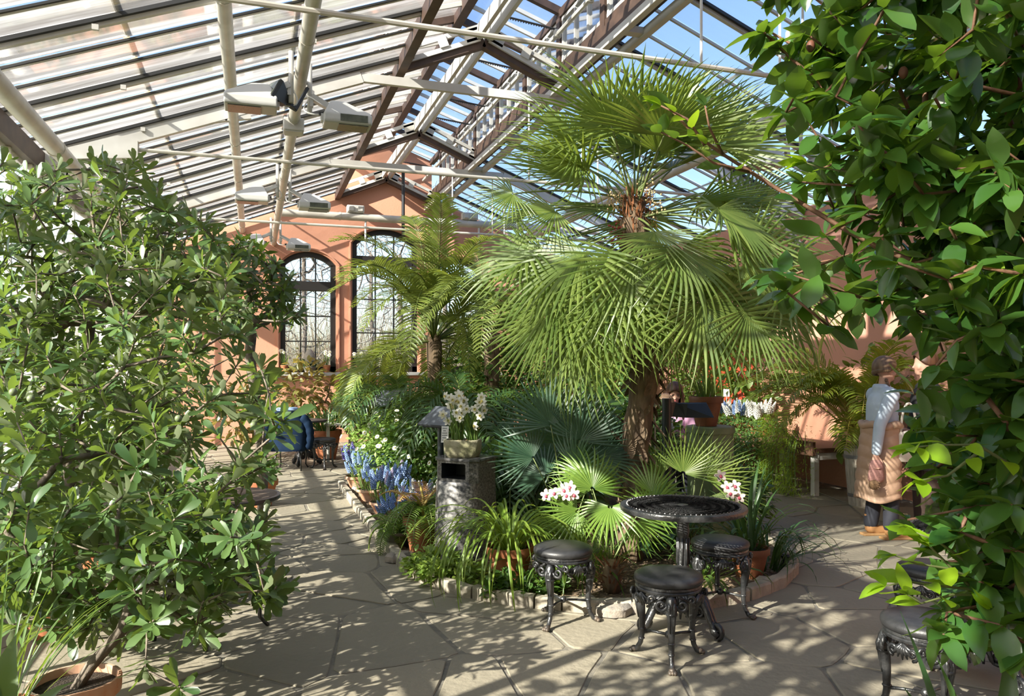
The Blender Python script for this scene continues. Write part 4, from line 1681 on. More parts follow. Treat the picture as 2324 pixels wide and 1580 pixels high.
baseA = cw((170 - 1162) / F * 3.2, 3.2, 0.0)
trA = [Vector((0, 0, .25)), Vector((.05, .04, .33)), Vector((.16, .1, .45)), Vector((.2, .2, .6))]
sA = shrub('pittosporum_shrub', 'large grey-green shrub with whorled spoon leaves in a terracotta pot, front left', 'shrub', baseA, trA, tipsA, M_pit, M_bark_grey, PITL, rs, whorl=10, rbase=.026, leafsize=.1, size=1.0)
pot(sA, .175, .3, M_terra_old)
# a few round green fruits hanging among the leaves
fr_me = MB().ball((0, 0, 0), .017, 10, 8).mesh('fruit', mat('green_fruit', (.16, .2, .1), .5), True)
for u, v, d in ((405, 950, 3.6), (575, 965, 3.8), (620, 980, 3.8), (530, 1055, 3.75), (30, 890, 3.3), (370, 635, 3.9), (70, 905, 3.4), (640, 945, 3.9), (510, 1200, 3.6), (370, 1320, 3.3)):
    link('fruit', fr_me, sA, loc=W(u, v, d) - baseA)
# B: taller one of the same kind behind it
polyB = [(-160, 345), (60, 360), (150, 385), (240, 365), (310, 365), (350, 410), (380, 450), (450, 500), (540, 540), (560, 640), (440, 700), (200, 740), (-160, 800)]
tipsB = sample_poly(polyB, 300, lambda u, v, r: r.uniform(4.5, 6.0), rs, .07)
baseB = cw((150 - 1162) / F * 5.2, 5.2, 0.0)
shrub('pittosporum_shrub', 'tall dark shrub behind the potted one, its top reaching the cream gutter pipe', 'shrub', baseB,
      [Vector((0, 0, -.02)), Vector((.05, 0, .5)), Vector((.0, .05, 1.0)), Vector((.1, .1, 1.5))], tipsB, M_pit, M_bark_grey, PITL, rs, whorl=9, rbase=.04, leafsize=.1, size=1.05, max_obj=240)
# low growth between them down to the floor
polyB2 = [(-120, 800), (200, 780), (380, 820), (420, 1000), (380, 1180), (240, 1260), (-120, 1300)]
tipsB2 = sample_poly(polyB2, 140, lambda u, v, r: r.uniform(4.6, 5.8), rs, .08)
baseB2 = cw((40 - 1162) / F * 5.0, 5.0, 0.0)
shrub('pittosporum_shrub', 'low shrub under the tall one at the left edge, dense near the floor', 'shrub', baseB2,
      [Vector((0, 0, -.02)), Vector((.0, 0, .4)), Vector((.05, .05, .8))], tipsB2, M_pit, M_bark_grey, PITL, rs, whorl=9, rbase=.03, leafsize=.1, size=1.05, max_obj=120)
# C: dark tree in front of the left window
RHOL = [leaf_template(.13, .045, .2, .2, 4, shape='pointed'), leaf_template(.11, .04, .15, .3, 4, shape='pointed')]
polyC = [(470, 570), (520, 535), (580, 545), (640, 590), (665, 650), (690, 720), (660, 735), (600, 730), (560, 770), (500, 760), (430, 690), (420, 600)]
tipsC = sample_poly(polyC, 190, lambda u, v, r: r.uniform(6.8, 8.0), rs, .08)
baseC = cw((596 - 1162) / F * 7.4, 7.4, 0.0)
shrub('rhododendron_tree', 'small dark leaved tree with a bare trunk in front of the left arched window', 'tree', baseC,
      [Vector((0, 0, -.02)), Vector((0, 0, .6)), Vector((-.05, 0, 1.2)), Vector((-.12, 0, 1.7)), Vector((-.1, .02, 1.9))], tipsC, M_rho, M_bark_grey, RHOL, rs, whorl=7, rbase=.05, leafsize=.12, max_obj=160)

# E: camellia on the right, close to the camera
CAML = [leaf_template(.095, .050, .22, .18, 5, shape='pointed'), leaf_template(.082, .044, .3, .3, 5, shape='pointed'), leaf_template(.105, .05, .12, .1, 5, shape='pointed', wave=.4)]
polyE = [(1760, -260), (1735, -80), (1720, 60), (1765, 170), (1760, 240), (1800, 290), (1830, 360), (1800, 400), (1870, 470), (1880, 520), (1800, 560), (1730, 640), (1760, 680), (1860, 700), (1910, 740), (1990, 690), (2080, 760), (2140, 850), (2140, 930), (2090, 960), (2090, 1020), (2140, 1100), (2110, 1220), (2160, 1330), (2180, 1400), (2240, 1440), (2324, 1500), (2560, 1480), (2720, 1100), (2760, 400), (2600, -260)]
tipsE = sample_poly(polyE, 640, lambda u, v, r: 1.65 + r.uniform(0, 1.0) + (.25 if u < 1900 else 0), rs, .045)
tipsE += sample_poly([(2060, 900), (2340, 700), (2400, 1480), (2240, 1440), (2150, 1330), (2120, 1150)], 70, lambda u, v, r: r.uniform(1.7, 2.5), rs, .045)
tipsE += sample_poly([(1760, -40), (1780, 280), (1880, 480), (1990, 650), (2340, 800), (2400, -60)], 90, lambda u, v, r: 1.65 + r.uniform(0, 1.0) + (.25 if u < 1900 else 0), rs, .045)
tipsE = [p for p in tipsE if rs.random() < (1.0 if to_px(p)[0] > 2020 else .8 if to_px(p)[1] < 520 else .9)]
tipsE += [W(u, v, d) for u, v, d in ((2060, 1180, 1.9), (1850, 640, 2.1), (1880, 740, 2.0), (1780, 620, 2.2), (2150, 1390, 1.8), (2140, 1440, 1.75), (2200, 1480, 1.75), (2270, 1420, 1.7), (2300, 1250, 1.7))]
baseE = cw((2420 - 1162) / F * 2.25, 2.25, 0.0)
tE = thing('camellia_bush', 'big camellia with glossy dark leaves filling the right edge', 'shrub', baseE)
locE = [p - baseE for p in tipsE]
nodes, par, rad, tn = grow([Vector((0, 0, -.02)), Vector((-.02, 0, .5)), Vector((-.06, 0, 1.0)), Vector((-.1, 0, 1.5)), Vector((-.12, 0, 1.9)), Vector((-.15, 0, 2.3))], locE, rs, bend=.12, rbase=.024, rtip=.0028)
branches(nodes, par, rad, M_bark_red, tE, 'branches')
frE, whE, frN, whN = [], [], [], []


def sprig(nodes, chain, frames, which, rnd, size=1.0, nl=6, ntm=3):
    """alternate leaves along the last stretch of a twig"""
    L = 0
    for k, i in enumerate(chain[:-1]):
        p, q = nodes[i], nodes[chain[k + 1]]
        ax = (p - q)
        if ax.length < 1e-5:
            continue
        n = 1 if k > 1 else 2
        for s in range(n):
            pos = p.lerp(q, s / n)
            an = rnd.uniform(0, 6.28)
            side = rot_to(ax) @ Vector((math.cos(an), math.sin(an), rnd.uniform(.1, .8)))
            side.z -= .35
            frames.append(M4(pos, leaf_frame(side, (rnd.uniform(-.3, .3), rnd.uniform(-.3, .3), 1), rnd.uniform(-.6, .6)), size * rnd.uniform(.7, 1.15)))
            which.append(rnd.randrange(ntm))
            L += 1
            if L >= nl:
                return
    # a tuft at the very end
    p = nodes[chain[0]]
    for s in range(max(2, nl - L)):
        side = Vector((rnd.uniform(-1, 1), rnd.uniform(-1, 1), rnd.uniform(-.7, .6)))
        frames.append(M4(p, leaf_frame(side, (0, 0, 1), rnd.uniform(-.6, .6)), size * rnd.uniform(.65, 1.05)))
        which.append(rnd.randrange(ntm))


for n_, i in tn:
    ch_ = [n_]
    while len(ch_) < 6 and par[ch_[-1]] >= 0:
        ch_.append(par[ch_[-1]])
    sprig(nodes, ch_, frE, whE, rs, 1.05, 10)
split_leaves(tE, CAML, None, M_cam, frE, whE, size=.09, max_obj=300)


def side_twig(parent, pix, m_leaf, m_bark, frames_mult=1.0, size=1.0, r0_=.005, every=.055, part='young_leaf', base=None):
    """an explicit twig through pixel/depth points with leaves on both sides, ending in a tuft"""
    pts_ = [W(*q) - base for q in pix]
    fine = []
    for a, b in zip(pts_[:-1], pts_[1:]):
        n = max(1, int((b - a).length / .03))
        fine += [a.lerp(b, k / n) for k in range(n)]
    fine.append(pts_[-1])
    MB().tube(fine, [r0_ * (1 - .6 * k / len(fine)) for k in range(len(fine))], 6).build('twig', m_bark, parent, smooth=True)
    ms = [tmpl_mesh(part, t_, m_leaf) for t_ in CAML]
    acc, s = 0, 1
    for a, b in zip(fine[:-1], fine[1:]):
        acc += (b - a).length
        if acc > every:
            acc = 0
            s = -s
            ax = (b - a).normalized()
            sd = ax.cross(Vector((0, 0, 1))).normalized() * s + ax * .8 + Vector((rs.uniform(-.3, .3), rs.uniform(-.3, .3), rs.uniform(-.5, .3)))
            link(part, rs.choice(ms), parent, mw=M4(a, leaf_frame(sd, (0, 0, 1), rs.uniform(-.7, .7)), size * rs.uniform(.75, 1.1)))
    for k in range(4):
        ax = (fine[-1] - fine[-2]).normalized()
        sd = ax + Vector((rs.uniform(-1, 1), rs.uniform(-1, 1), rs.uniform(-.6, .6))) * .9
        link(part, rs.choice(ms), parent, mw=M4(fine[-1], leaf_frame(sd, (0, 0, 1), rs.uniform(-.6, .6)), size * rs.uniform(.6, 1)))


side_twig(tE, [(2180, 640, 2.1), (1990, 560, 2.15), (1900, 510, 2.2), (1750, 420, 2.25), (1640, 350, 2.25), (1570, 300, 2.25), (1520, 245, 2.25)], M_cam, M_bark_red, base=tE.location, r0_=.009, every=.16, part='leaf')
side_twig(tE, [(1700, 390, 2.25), (1620, 370, 2.2), (1560, 330, 2.2), (1500, 300, 2.2)], M_cam, M_bark_red, base=tE.location, every=.032, part='leaf', size=.85)
side_twig(tE, [(1600, 330, 2.2), (1560, 270, 2.2), (1500, 240, 2.2)], M_cam_new, M_bark_red, base=tE.location, every=.03, size=.8)
side_twig(tE, [(1640, 350, 2.25), (1610, 290, 2.2), (1600, 240, 2.2)], M_cam, M_bark_red, base=tE.location, every=.035, size=.75, part='leaf')
for a in ([(2300, 1060, 1.75), (2220, 1010, 1.7), (2130, 1010, 1.65), (2080, 1015, 1.62)], [(2230, 1020, 1.7), (2150, 1080, 1.68), (2090, 1090, 1.66)],
          [(2250, 1330, 1.8), (2150, 1290, 1.75), (2080, 1280, 1.72), (2030, 1260, 1.7)], [(2230, 1340, 1.8), (2130, 1330, 1.75), (2060, 1320, 1.72), (2010, 1330, 1.7)],
          [(2200, 1280, 1.78), (2130, 1230, 1.74), (2080, 1210, 1.72)], [(2230, 1350, 1.8), (2160, 1350, 1.74), (2090, 1370, 1.7), (2060, 1350, 1.68)], [(2200, 1330, 1.78), (2140, 1270, 1.76), (2110, 1240, 1.74)],
          [(2330, 220, 2.1), (2200, 130, 2.05), (2120, 80, 2.0), (2080, 40, 2.0)], [(2250, 170, 2.05), (2180, 100, 2.0), (2130, 120, 2.0)], [(2340, 600, 1.9), (2280, 570, 1.85), (2230, 600, 1.8)],
          [(2080, 420, 2.15), (1980, 400, 2.15), (1860, 380, 2.15), (1830, 370, 2.15)]):
    side_twig(tE, a, M_cam_new, M_twig_g, base=tE.location, every=.04, size=.8, r0_=.004)
# buds
bud = MB().ball((0, 0, 0), .012, 8, 6, (1, 1, 1.4)).mesh('bud', mat('brown_bud', (.16, .06, .035), .6), True)
for u, v, d in ((1755, 95, 2.1), (1840, 105, 2.1), (1870, 225, 2.1), (1900, 10, 2.1), (2190, 5, 1.9), (1885, 228, 2.1), (2310, 190, 1.9), (2050, 165, 2.0)):
    link('bud', bud, tE, loc=W(u, v, d) - baseE)

# ================================================================ PALMS
M_fan = leafmat('fan_palm_leaf', (0.10, 0.165, 0.035), (0.21, 0.28, 0.065), trans=.35, rough=.38, tcol=(.42, .55, .06), spec=.55)
M_fan_grey = leafmat('grey_fan_leaf', (0.03, 0.075, 0.045), (0.06, 0.12, 0.07), trans=.22, rough=.45, tcol=(.2, .35, .08))
M_fan_bright = leafmat('bright_fan_leaf', (0.09, 0.17, 0.03), (0.16, 0.26, 0.045), trans=.35, rough=.4, tcol=(.5, .65, .07))
M_petiole = mat('palm_petiole', (0.13, 0.17, 0.05), 0.5)
M_husk = mat('palm_husk', (0.20, 0.14, 0.085), 0.9, (0.09, 0.06, 0.038), 20, 5, bump=0.6, stretch=(1, 1, .2))
M_fibre = mat('red_fibre', (0.28, 0.11, 0.04), 0.9, (0.15, 0.06, 0.03), 30, 4)
rp_ = random.Random(21)
FANS = [fan_mesh('fan_blade', M_fan, R=.76, nseg=30, span=3.0 + .18 * k, droop=.04 + .075 * k, split=.3 + .05 * (k % 3), cup=.1 + .2 * (k % 3), rnd=rp_, wseg=1.0) for k in range(5)]


def frond(root, origin, hast, dirv, meshes, scale, m_pet, name='frond', up=(0, 0, 1), roll=0.0, rp=.009, part_pet='stalk', blade=None):
    """one fan leaf: a part with its stalk below it"""
    me = blade or rp_.choice(meshes)
    R = leaf_frame(dirv, up, roll)
    o = link(name, me, root, mw=M4(hast, R, scale))
    inv = ML[o.name].inverted()
    o0, h0 = Vector(origin), Vector(hast)
    d = (h0 - o0)
    mid = (o0 + h0) / 2 + Vector((0, 0, .10 * d.length))
    pts_ = [inv @ (o0 * (1 - f) ** 2 + mid * 2 * f * (1 - f) + h0 * f * f) for f in [k / 6 for k in range(7)]]
    MB().tube(pts_, [rp / scale * (1.2 - .5 * k / 6) for k in range(7)], 5).build(part_pet, m_pet, o, smooth=True)
    return o


d0 = 6.25
baseF = cw((1432 - 1162) / F * d0, d0, 0.0)
tF = thing('fan_palm', 'tall fan palm with a shaggy brown trunk at the centre of the bed', 'palm', baseF)
axisF = [W(1428, 1290, d0), W(1432, 1100, d0), W(1446, 980, d0), W(1462, 860, d0), W(1462, 740, d0), W(1448, 600, d0), W(1438, 500, d0), W(1436, 450, d0)]
axisF = [p - baseF for p in axisF]
axisF[0].z = -.0
fineF = []
for a, b in zip(axisF[:-1], axisF[1:]):
    fineF += [a.lerp(b, k / 4) for k in range(4)]
fineF.append(axisF[-1])
MB().tube(fineF, [.112 + .012 * math.sin(k * 1.7) - (.02 if k > 24 else 0) for k in range(len(fineF))], 14).build('trunk', M_husk, tF, smooth=True)
husk = []
for k in range(4):
    tv = leaf_template(.15, .062, .5, -.25 - .1 * k, 4, shape='pointed')
    husk.append(tmpl_mesh('husk', tv, M_husk))
for k in range(170):
    f = rp_.random() ** 1.0 * .82
    x = f * (len(fineF) - 1)
    i = int(x)
    p = fineF[i].lerp(fineF[min(i + 1, len(fineF) - 1)], x - i)
    a = rp_.uniform(0, 2 * PI)
    out = Vector((math.cos(a), math.sin(a), 0))
    dv = Vector((0, 0, -1)) * (1 if rp_.random() < .75 else -1) + out * rp_.uniform(.12, .5)
    link('husk', rp_.choice(husk), tF, mw=M4(p + out * .104, leaf_frame(dv, out, rp_.uniform(-.4, .4)), rp_.uniform(.5, 1.15)))
# reddish fibre at the heart
mb = MB()
hc = W(1440, 490, d0) - baseF
for k in range(150):
    a = rp_.uniform(0, 2 * PI)
    r = rp_.uniform(.06, .12)
    z = rp_.uniform(-.22, .16)
    p = hc + Vector((math.cos(a) * r, math.sin(a) * r, z))
    strip(mb, [p, p + Vector((math.cos(a) * .05, math.sin(a) * .05, rp_.uniform(-.05, .08))), p + Vector((math.cos(a) * .07, math.sin(a) * .07, rp_.uniform(-.12, .1)))], [.008, .007, .001], up=(0.3, .2, 1))
fb = mb.build('heart_fibre', M_fibre, tF)
fb['kind'] = 'stuff'
# flower stalks with small cream fruits above, red berries below
for (u, v, m_, n_) in ((1395, 455, mat('cream_berry', (.5, .38, .2), .6), 40), (1470, 430, None, 34), (1395, 535, mat('red_berry', (.3, .03, .03), .4), 44), (1490, 470, None, 24)):
    m_ = m_ or MATS['cream_berry']
    c = W(u, v, d0 - .12) - baseF
    mb = MB()
    for k in range(n_):
        mb.ball(c + Vector((rp_.gauss(0, .03), rp_.gauss(0, .025), rp_.gauss(0, .045))), .009, 5, 4)
    o = mb.build('fruit_cluster', m_, tF, smooth=True)
    o['kind'] = 'stuff'


def palm_frond(pix_h, dd, pix_dir, scale, droopdir=0.0, up=(0, 0, 1), org=None, roll=0.0, blade=None):
    h = W(pix_h[0], pix_h[1], d0 + dd) - baseF
    tdir = W(pix_dir[0], pix_dir[1], d0 + dd + droopdir) - baseF - h
    o = org or (W(1440, min(640, max(440, 470 + (pix_h[1] - 470) * .45)), d0) - baseF)
    frond(tF, o, h, tdir, FANS, scale, M_petiole, up=(tocam.x * .8, tocam.y * .8, .55), roll=roll, blade=blade)


# key leaves: stalk end pixel, depth offset, where the middle finger points, size, depth of that point
tocam = (baseF - Vector((0, 0, 0))).normalized() * -1
KEY = [
    ((1388, 310), -.1, (1370, 120), 1.0, .05, -1), ((1440, 330), .2, (1420, 100), 1.05, .1, 1), ((1490, 330), .1, (1500, 110), 1.05, .1, -1), ((1560, 340), .0, (1640, 130), 1.1, .1, -1),
    ((1308, 321), -.15, (1180, 215), 1.0, -.1, -1), ((1310, 365), -.1, (1120, 300), 1.05, -.3, 1), ((1165, 440), -.2, (1060, 465), .62, -.1, 1), ((1262, 478), -.2, (1150, 500), .8, -.2, 1),
    ((1630, 330), -.1, (1790, 230), 1.05, .1, 1), ((1700, 460), .1, (1790, 330), .9, .2, -1), ((1650, 510), -.2, (1850, 520), 1.1, .0, 1), ((1600, 300), .2, (1720, 130), 1.0, .2, -1),
    ((1485, 525), -.45, (1500, 640), .75, -.35, 1), ((1440, 590), -.62, (1445, 760), 1.0, -.25, 1), ((1545, 565), -.5, (1630, 690), .95, -.2, 1),
    ((1325, 570), -.45, (1190, 700), 1.05, -.2, 1), ((1250, 590), -.25, (1100, 700), 1.05, -.1, 1), ((1200, 570), .0, (1050, 640), .95, .0, 1), ((1270, 660), -.4, (1140, 840), 1.05, -.1, 1),
    ((1350, 690), -.55, (1320, 880), 1.0, -.15, 1), ((1440, 690), -.6, (1440, 860), .85, -.1, 1), ((1590, 690), -.5, (1690, 840), 1.1, -.2, 1), ((1760, 660), -.1, (1880, 790), 1.1, -.05, 1),
    ((1680, 600), -.3, (1830, 700), 1.0, -.1, 1), ((1700, 700), -.4, (1800, 840), 1.0, -.15, 1), ((1770, 610), -.15, (1900, 700), 1.0, -.1, 1), ((1530, 690), -.5, (1590, 830), .8, -.05, 1), ((1390, 640), -.6, (1300, 800), .9, -.2, 1), ((1240, 720), -.2, (1150, 900), .9, .0, 1),
    ((1630, 720), -.35, (1680, 860), .85, -.05, 1), ((1330, 780), -.35, (1250, 930), .85, .0, 1),
]
for h, dd, td, s, dz, fl in KEY:
    palm_frond(h, dd, td, s * rp_.uniform(.82, 1.0), dz, roll=rp_.uniform(-.45, .45) if fl > 0 else rp_.uniform(-.8, .8))
# the rest of the crown, all round
cen = W(1440, 500, d0) - baseF
for k in range(26):
    az = 2 * PI * (k * .618)
    el = [1.15, .75, .35, 0.0, -.35, -.7][k % 6] + rp_.uniform(-.15, .15)
    dv = Vector((math.cos(az) * math.cos(el), math.sin(az) * math.cos(el), math.sin(el)))
    # keep the side towards the camera for the key leaves
    if (dv.x * tocam.x + dv.y * tocam.y) > .55 and el < .5:
        dv.x, dv.y = -dv.x, -dv.y
    o = cen + Vector((0, 0, .05 * math.sin(el) - (.25 if el < 0 else 0)))
    h = o + dv * rp_.uniform(.5, .8)
    bd = (dv + Vector((0, 0, -.35 - .5 * (el < .2)))).normalized()
    frond(tF, o, h, bd, FANS, rp_.uniform(.85, 1.05), M_petiole, roll=rp_.uniform(-.3, .3))

# small fan palms in the bed
FANG = [fan_mesh('fan_blade', M_fan_grey, R=.46, nseg=24, span=3.0, droop=.08 + .08 * k, split=.45, cup=.1, rnd=rp_) for k in range(3)]
FANB = [fan_mesh('fan_blade', M_fan_bright, R=.36, nseg=26, span=3.9, droop=.25 + .1 * k, split=.36, cup=.1, rnd=rp_) for k in range(3)]
FAND = [fan_mesh('fan_blade', M_fan, R=.42, nseg=22, span=2.8, droop=.05 + .06 * k, split=.3, cup=.15, rnd=rp_, wseg=.8) for k in range(3)]


def small_fan(label, px, d, meshes, leaves, trunk_h=.12):
    b = cw((px - 1162) / F * d, d, .03)
    t = thing('small_fan_palm', label, 'palm', b)
    MB().lathe([(.06, 0), (.07, trunk_h * .5), (.05, trunk_h), (.02, trunk_h + .03)], 12).build('stump', M_husk, t, smooth=True)
    mb = MB()
    for k in range(60):
        a = rp_.uniform(0, 2 * PI)
        z = rp_.uniform(.0, trunk_h)
        p = Vector((math.cos(a) * .05, math.sin(a) * .05, z))
        o_ = Vector((math.cos(a), math.sin(a), rp_.uniform(.2, 1.2)))
        strip(mb, [p, p + o_ * .05, p + o_ * .1], [.009, .008, .001], up=(0, .3, 1))
    s_ = mb.build('dry_sheaths', mat('dry_sheath', (.33, .17, .09), .85, (.2, .09, .05), 30, 3), t)
    s_['kind'] = 'stuff'
    for (hx, hy), dd, (tx, ty), s, dz in leaves:
        h = W(hx, hy, d + dd) - b
        frond(t, (0, 0, trunk_h), h, W(tx, ty, d + dd + dz) - b - h, meshes, s, M_petiole, up=(tocam.x * .8, tocam.y * .8, .5), roll=rp_.uniform(-.4, .4), rp=.005)
    return t


small_fan('young fan palm with a tall blue-green leaf right of the litter bin', 1290, 6.1, FANG,
          [((1250, 965), -.1, (1205, 830), .95, -.05), ((1315, 1000), -.1, (1345, 870), .85, -.2), ((1290, 1010), .2, (1300, 850), .9, .1), ((1210, 1040), .0, (1110, 960), .8, -.1), ((1360, 1040), .15, (1450, 980), .8, .0), ((1240, 1080), .3, (1150, 1020), .8, .2), ((1310, 1070), -.3, (1340, 980), .8, -.3)], .16)
small_fan('bright low fan palm with a dry stump just behind the kerb', 1388, 5.35, FANB,
          [((1385, 1150), -.1, (1380, 1230), .9, -.25), ((1480, 1150), .05, (1540, 1080), .8, .05), ((1345, 1110), .1, (1330, 1000), .9, .05), ((1480, 1120), .1, (1560, 1060), .8, .1), ((1310, 1160), .0, (1240, 1190), .8, -.1), ((1450, 1180), .0, (1520, 1200), .75, -.1), ((1330, 1080), .3, (1300, 980), .85, .3)], .2)
small_fan('spiky dark fan palm in front of the green pedestal', 1565, 6.3, FAND,
          [((1550, 1075), -.1, (1600, 960), 1.0, -.1), ((1600, 1080), -.05, (1700, 1000), 1.0, -.1), ((1500, 1080), .0, (1440, 990), .95, -.1), ((1580, 1060), .2, (1580, 930), .9, .1), ((1640, 1110), .0, (1740, 1100), .9, .0), ((1520, 1110), -.2, (1460, 1130), .9, -.2), ((1600, 1130), -.3, (1660, 1190), .8, -.4)], .12)
small_fan('dark fan palm filling the shade left of the shaggy trunk', 1345, 7.0, FANG,
          [((1340, 1000), .1, (1350, 880), .95, .1), ((1300, 980), 0, (1260, 880), .95, 0), ((1390, 1040), 0, (1460, 960), .9, 0), ((1270, 1030), 0, (1180, 990), .9, 0), ((1330, 1050), -.2, (1320, 960), .8, -.2)], .3)

# feather palms
M_pho = leafmat('date_palm_leaf', (0.10, 0.15, 0.03), (0.21, 0.26, 0.05), trans=.35, rough=.45, tcol=(.5, .58, .07))
M_ken = leafmat('kentia_leaf', (0.022, 0.06, 0.018), (0.06, 0.12, 0.03), trans=.28, rough=.4, tcol=(.3, .45, .05))
M_are = leafmat('areca_leaf', (0.10, 0.16, 0.02), (0.26, 0.30, 0.03), trans=.4, rough=.42, tcol=(.6, .66, .05))
M_rachis_y = mat('yellow_rachis', (0.36, 0.28, 0.06), 0.5)
M_rachis_g = mat('green_rachis', (0.13, 0.17, 0.04), 0.5)


def feather_palm(name, label, base, z0, specs, mleaf, mst, n, L, leaf, lw, rnd, lean=(.0, 1.0), trunk=None, nl=34, hang=.35, droop=(.3, .9), start=.2, vee=.5, sweep=.9, azs=None, scale=(.8, 1.1), seed=0):
    t = thing(name, label, 'palm', base)
    if trunk:
        r_, h_ = trunk
        MB().tube([(0, 0, 0), (.02, 0, h_ * .5), (0, 0, h_)], [r_, r_ * .9, r_ * 1.25], 12).build('trunk', M_husk, t, smooth=True)
        hm = tmpl_mesh('leaf_base', leaf_template(.14, .06, .4, -.35, 4, shape='pointed'), M_husk)
        for k in range(70):
            a = rnd.uniform(0, 6.28)
            o_ = Vector((math.cos(a), math.sin(a), 0))
            link('leaf_base', hm, t, mw=M4(o_ * r_ * .95 + Vector((0, 0, h_ * rnd.uniform(.35, 1.0))), leaf_frame(Vector((0, 0, 1)) + o_ * .45, -o_), rnd.uniform(.6, 1.2)))
    V = [feather_mesh(mleaf, mst, L=L * rnd.uniform(.9, 1.08), nl=nl, leaf=leaf, lw=lw, droop=droop[0] + (droop[1] - droop[0]) * k / 4, start=start, vee=vee, rnd=rnd, sweep=sweep, hang=hang) for k in range(5)]
    for k in range(n):
        a = azs[k % len(azs)] + rnd.uniform(-.15, .15) if azs else 2.4 * k
        ml, ms = V[k % 5]
        ln = lean[0] + (lean[1] - lean[0]) * ((k * .37) % 1.0)
        o = link('frond', ml, t, loc=(0, 0, z0), rot=(-ln, rnd.uniform(-.1, .1), a), scale=rnd.uniform(*scale))
        o.rotation_mode = 'ZYX' if False else 'XYZ'
        link('rachis', ms, o)
    return t


rf = random.Random(33)
b = cw((985 - 1162) / F * 10.7, 10.7, .03)
feather_palm('date_palm', 'pale yellow-green feather palm on a fibrous trunk before the arched windows', b, 1.9, None, M_pho, M_rachis_g, 32, 1.95, .36, .014, rf, lean=(-.2, 1.35), trunk=(.09, 1.9), nl=46, hang=.25, droop=(-.3, .7), vee=.35)
b = cw((1115 - 1162) / F * 10.2, 10.2, .03)
feather_palm('date_palm', 'second pale feather palm, arching behind the left side of the fan palm', b, 2.0, None, M_pho, M_rachis_g, 16, 1.75, .3, .012, rf, lean=(-.1, 1.2), trunk=(.09, 2.0), nl=44, hang=.25, droop=(-.2, .8), vee=.35)
b = cw((1055 - 1162) / F * 9.0, 9.0, .03)
feather_palm('kentia_palm', 'dark green feather palm arching behind the daffodils', b, .85, None, M_ken, M_rachis_g, 18, 1.4, .34, .014, rf, lean=(.0, .8), nl=24, hang=.6, droop=(.5, 1.1))
b = cw((1170 - 1162) / F * 7.5, 7.5, .03)
feather_palm('kentia_palm', 'dark feather palm in the shade behind the blue-green fan leaf', b, .3, None, M_ken, M_rachis_g, 13, 1.2, .3, .013, rf, lean=(.0, .8), nl=24, hang=.6, droop=(.5, 1.1))
b = cw((905 - 1162) / F * 10.2, 10.2, .03)
feather_palm('kentia_palm', 'feather palm with drooping leaflets under the window sill', b, .8, None, M_ken, M_rachis_g, 14, 1.3, .34, .014, rf, lean=(.0, .7), nl=24, hang=.6, droop=(.4, 1.0))

# areca palm in the white tub on the right
b = G(1957, 1146)
t = feather_palm('areca_palm', 'golden green feather palm in a white wooden tub by the standing woman', b, .62, None, M_are, M_rachis_y, 26, 1.4, .32, .010, rf, lean=(-.15, .32), nl=34, hang=.4, droop=(-.35, .45), start=.4, azs=[.35, .85, 1.3, 1.8, 2.3, 2.75, 1.0, 2.0, 2.95, .15])
M_tub = mat('whitewashed_wood', (0.5, 0.46, 0.38), 0.8, (0.34, 0.3, 0.24), 12, 5, stretch=(6, 6, .6))
for k in range(18):
    a0, a1 = 2 * PI * k / 18 + .01, 2 * PI * (k + 1) / 18 - .01
    vs = []
    for z, r in ((0, .145), (.66, .2)):
        for rr in (r, r - .018):
            vs += [(rr * math.cos(a0), rr * math.sin(a0), z), (rr * math.cos(a1), rr * math.sin(a1), z)]
    MB().add(vs, [(0, 1, 5, 4), (3, 2, 6, 7), (4, 5, 7, 6), (0, 4, 6, 2), (1, 3, 7, 5), (0, 2, 3, 1)]).build('stave', M_tub, t)
for z, r in ((.56, .194), (.12, .157)):
    MB().lathe([(r, z - .02), (r + .003, z), (r + .004, z + .02)], 36, cap=False).build('hoop', mat('grey_hoop', (.25, .25, .25), .5, metal=.6), t)
MB().lathe([(0, .6), (.185, .6)], 24, cap=False).build('soil', M_compost, t)
# ================================================================ BED PLANTS, FLOWERS, POTS
rb = random.Random(55)
M_daisyleaf = leafmat('marguerite_leaf', (0.14, 0.25, 0.05), (0.30, 0.42, 0.11), trans=.35, rough=.5, tcol=(.5, .7, .12))
M_spider = leafmat('arching_strap_leaf', (0.10, 0.19, 0.025), (0.24, 0.34, 0.05), trans=.35, rough=.4, tcol=(.55, .7, .06))
M_strapd = leafmat('dark_strap_leaf', (0.018, 0.055, 0.018), (0.05, 0.11, 0.03), trans=.2, rough=.35, tcol=(.25, .4, .04))
M_strapm = leafmat('mid_strap_leaf', (0.05, 0.11, 0.025), (0.11, 0.19, 0.04), trans=.3, rough=.4, tcol=(.4, .55, .05))
M_fernl = leafmat('fern_leaf', (0.07, 0.16, 0.015), (0.16, 0.27, 0.03), trans=.4, rough=.5, tcol=(.45, .65, .04))
M_ferno = leafmat('rusty_fern_leaf', (0.36, 0.16, 0.05), (0.5, 0.26, 0.08), trans=.4, rough=.5, tcol=(.8, .45, .12))
M_cover = leafmat('ground_cover_leaf', (0.10, 0.18, 0.03), (0.26, 0.36, 0.07), trans=.35, rough=.45, tcol=(.55, .7, .1))
M_ivy = leafmat('ivy_leaf', (0.03, 0.085, 0.02), (0.11, 0.2, 0.04), trans=.3, rough=.42, tcol=(.35, .55, .05))
M_aspar = leafmat('asparagus_fern_leaf', (0.15, 0.26, 0.012), (0.30, 0.42, 0.03), trans=.45, rough=.5, tcol=(.6, .8, .04))
M_shade = leafmat('broad_shade_leaf', (0.03, 0.08, 0.02), (0.10, 0.18, 0.04), trans=.3, rough=.38, tcol=(.35, .55, .05))
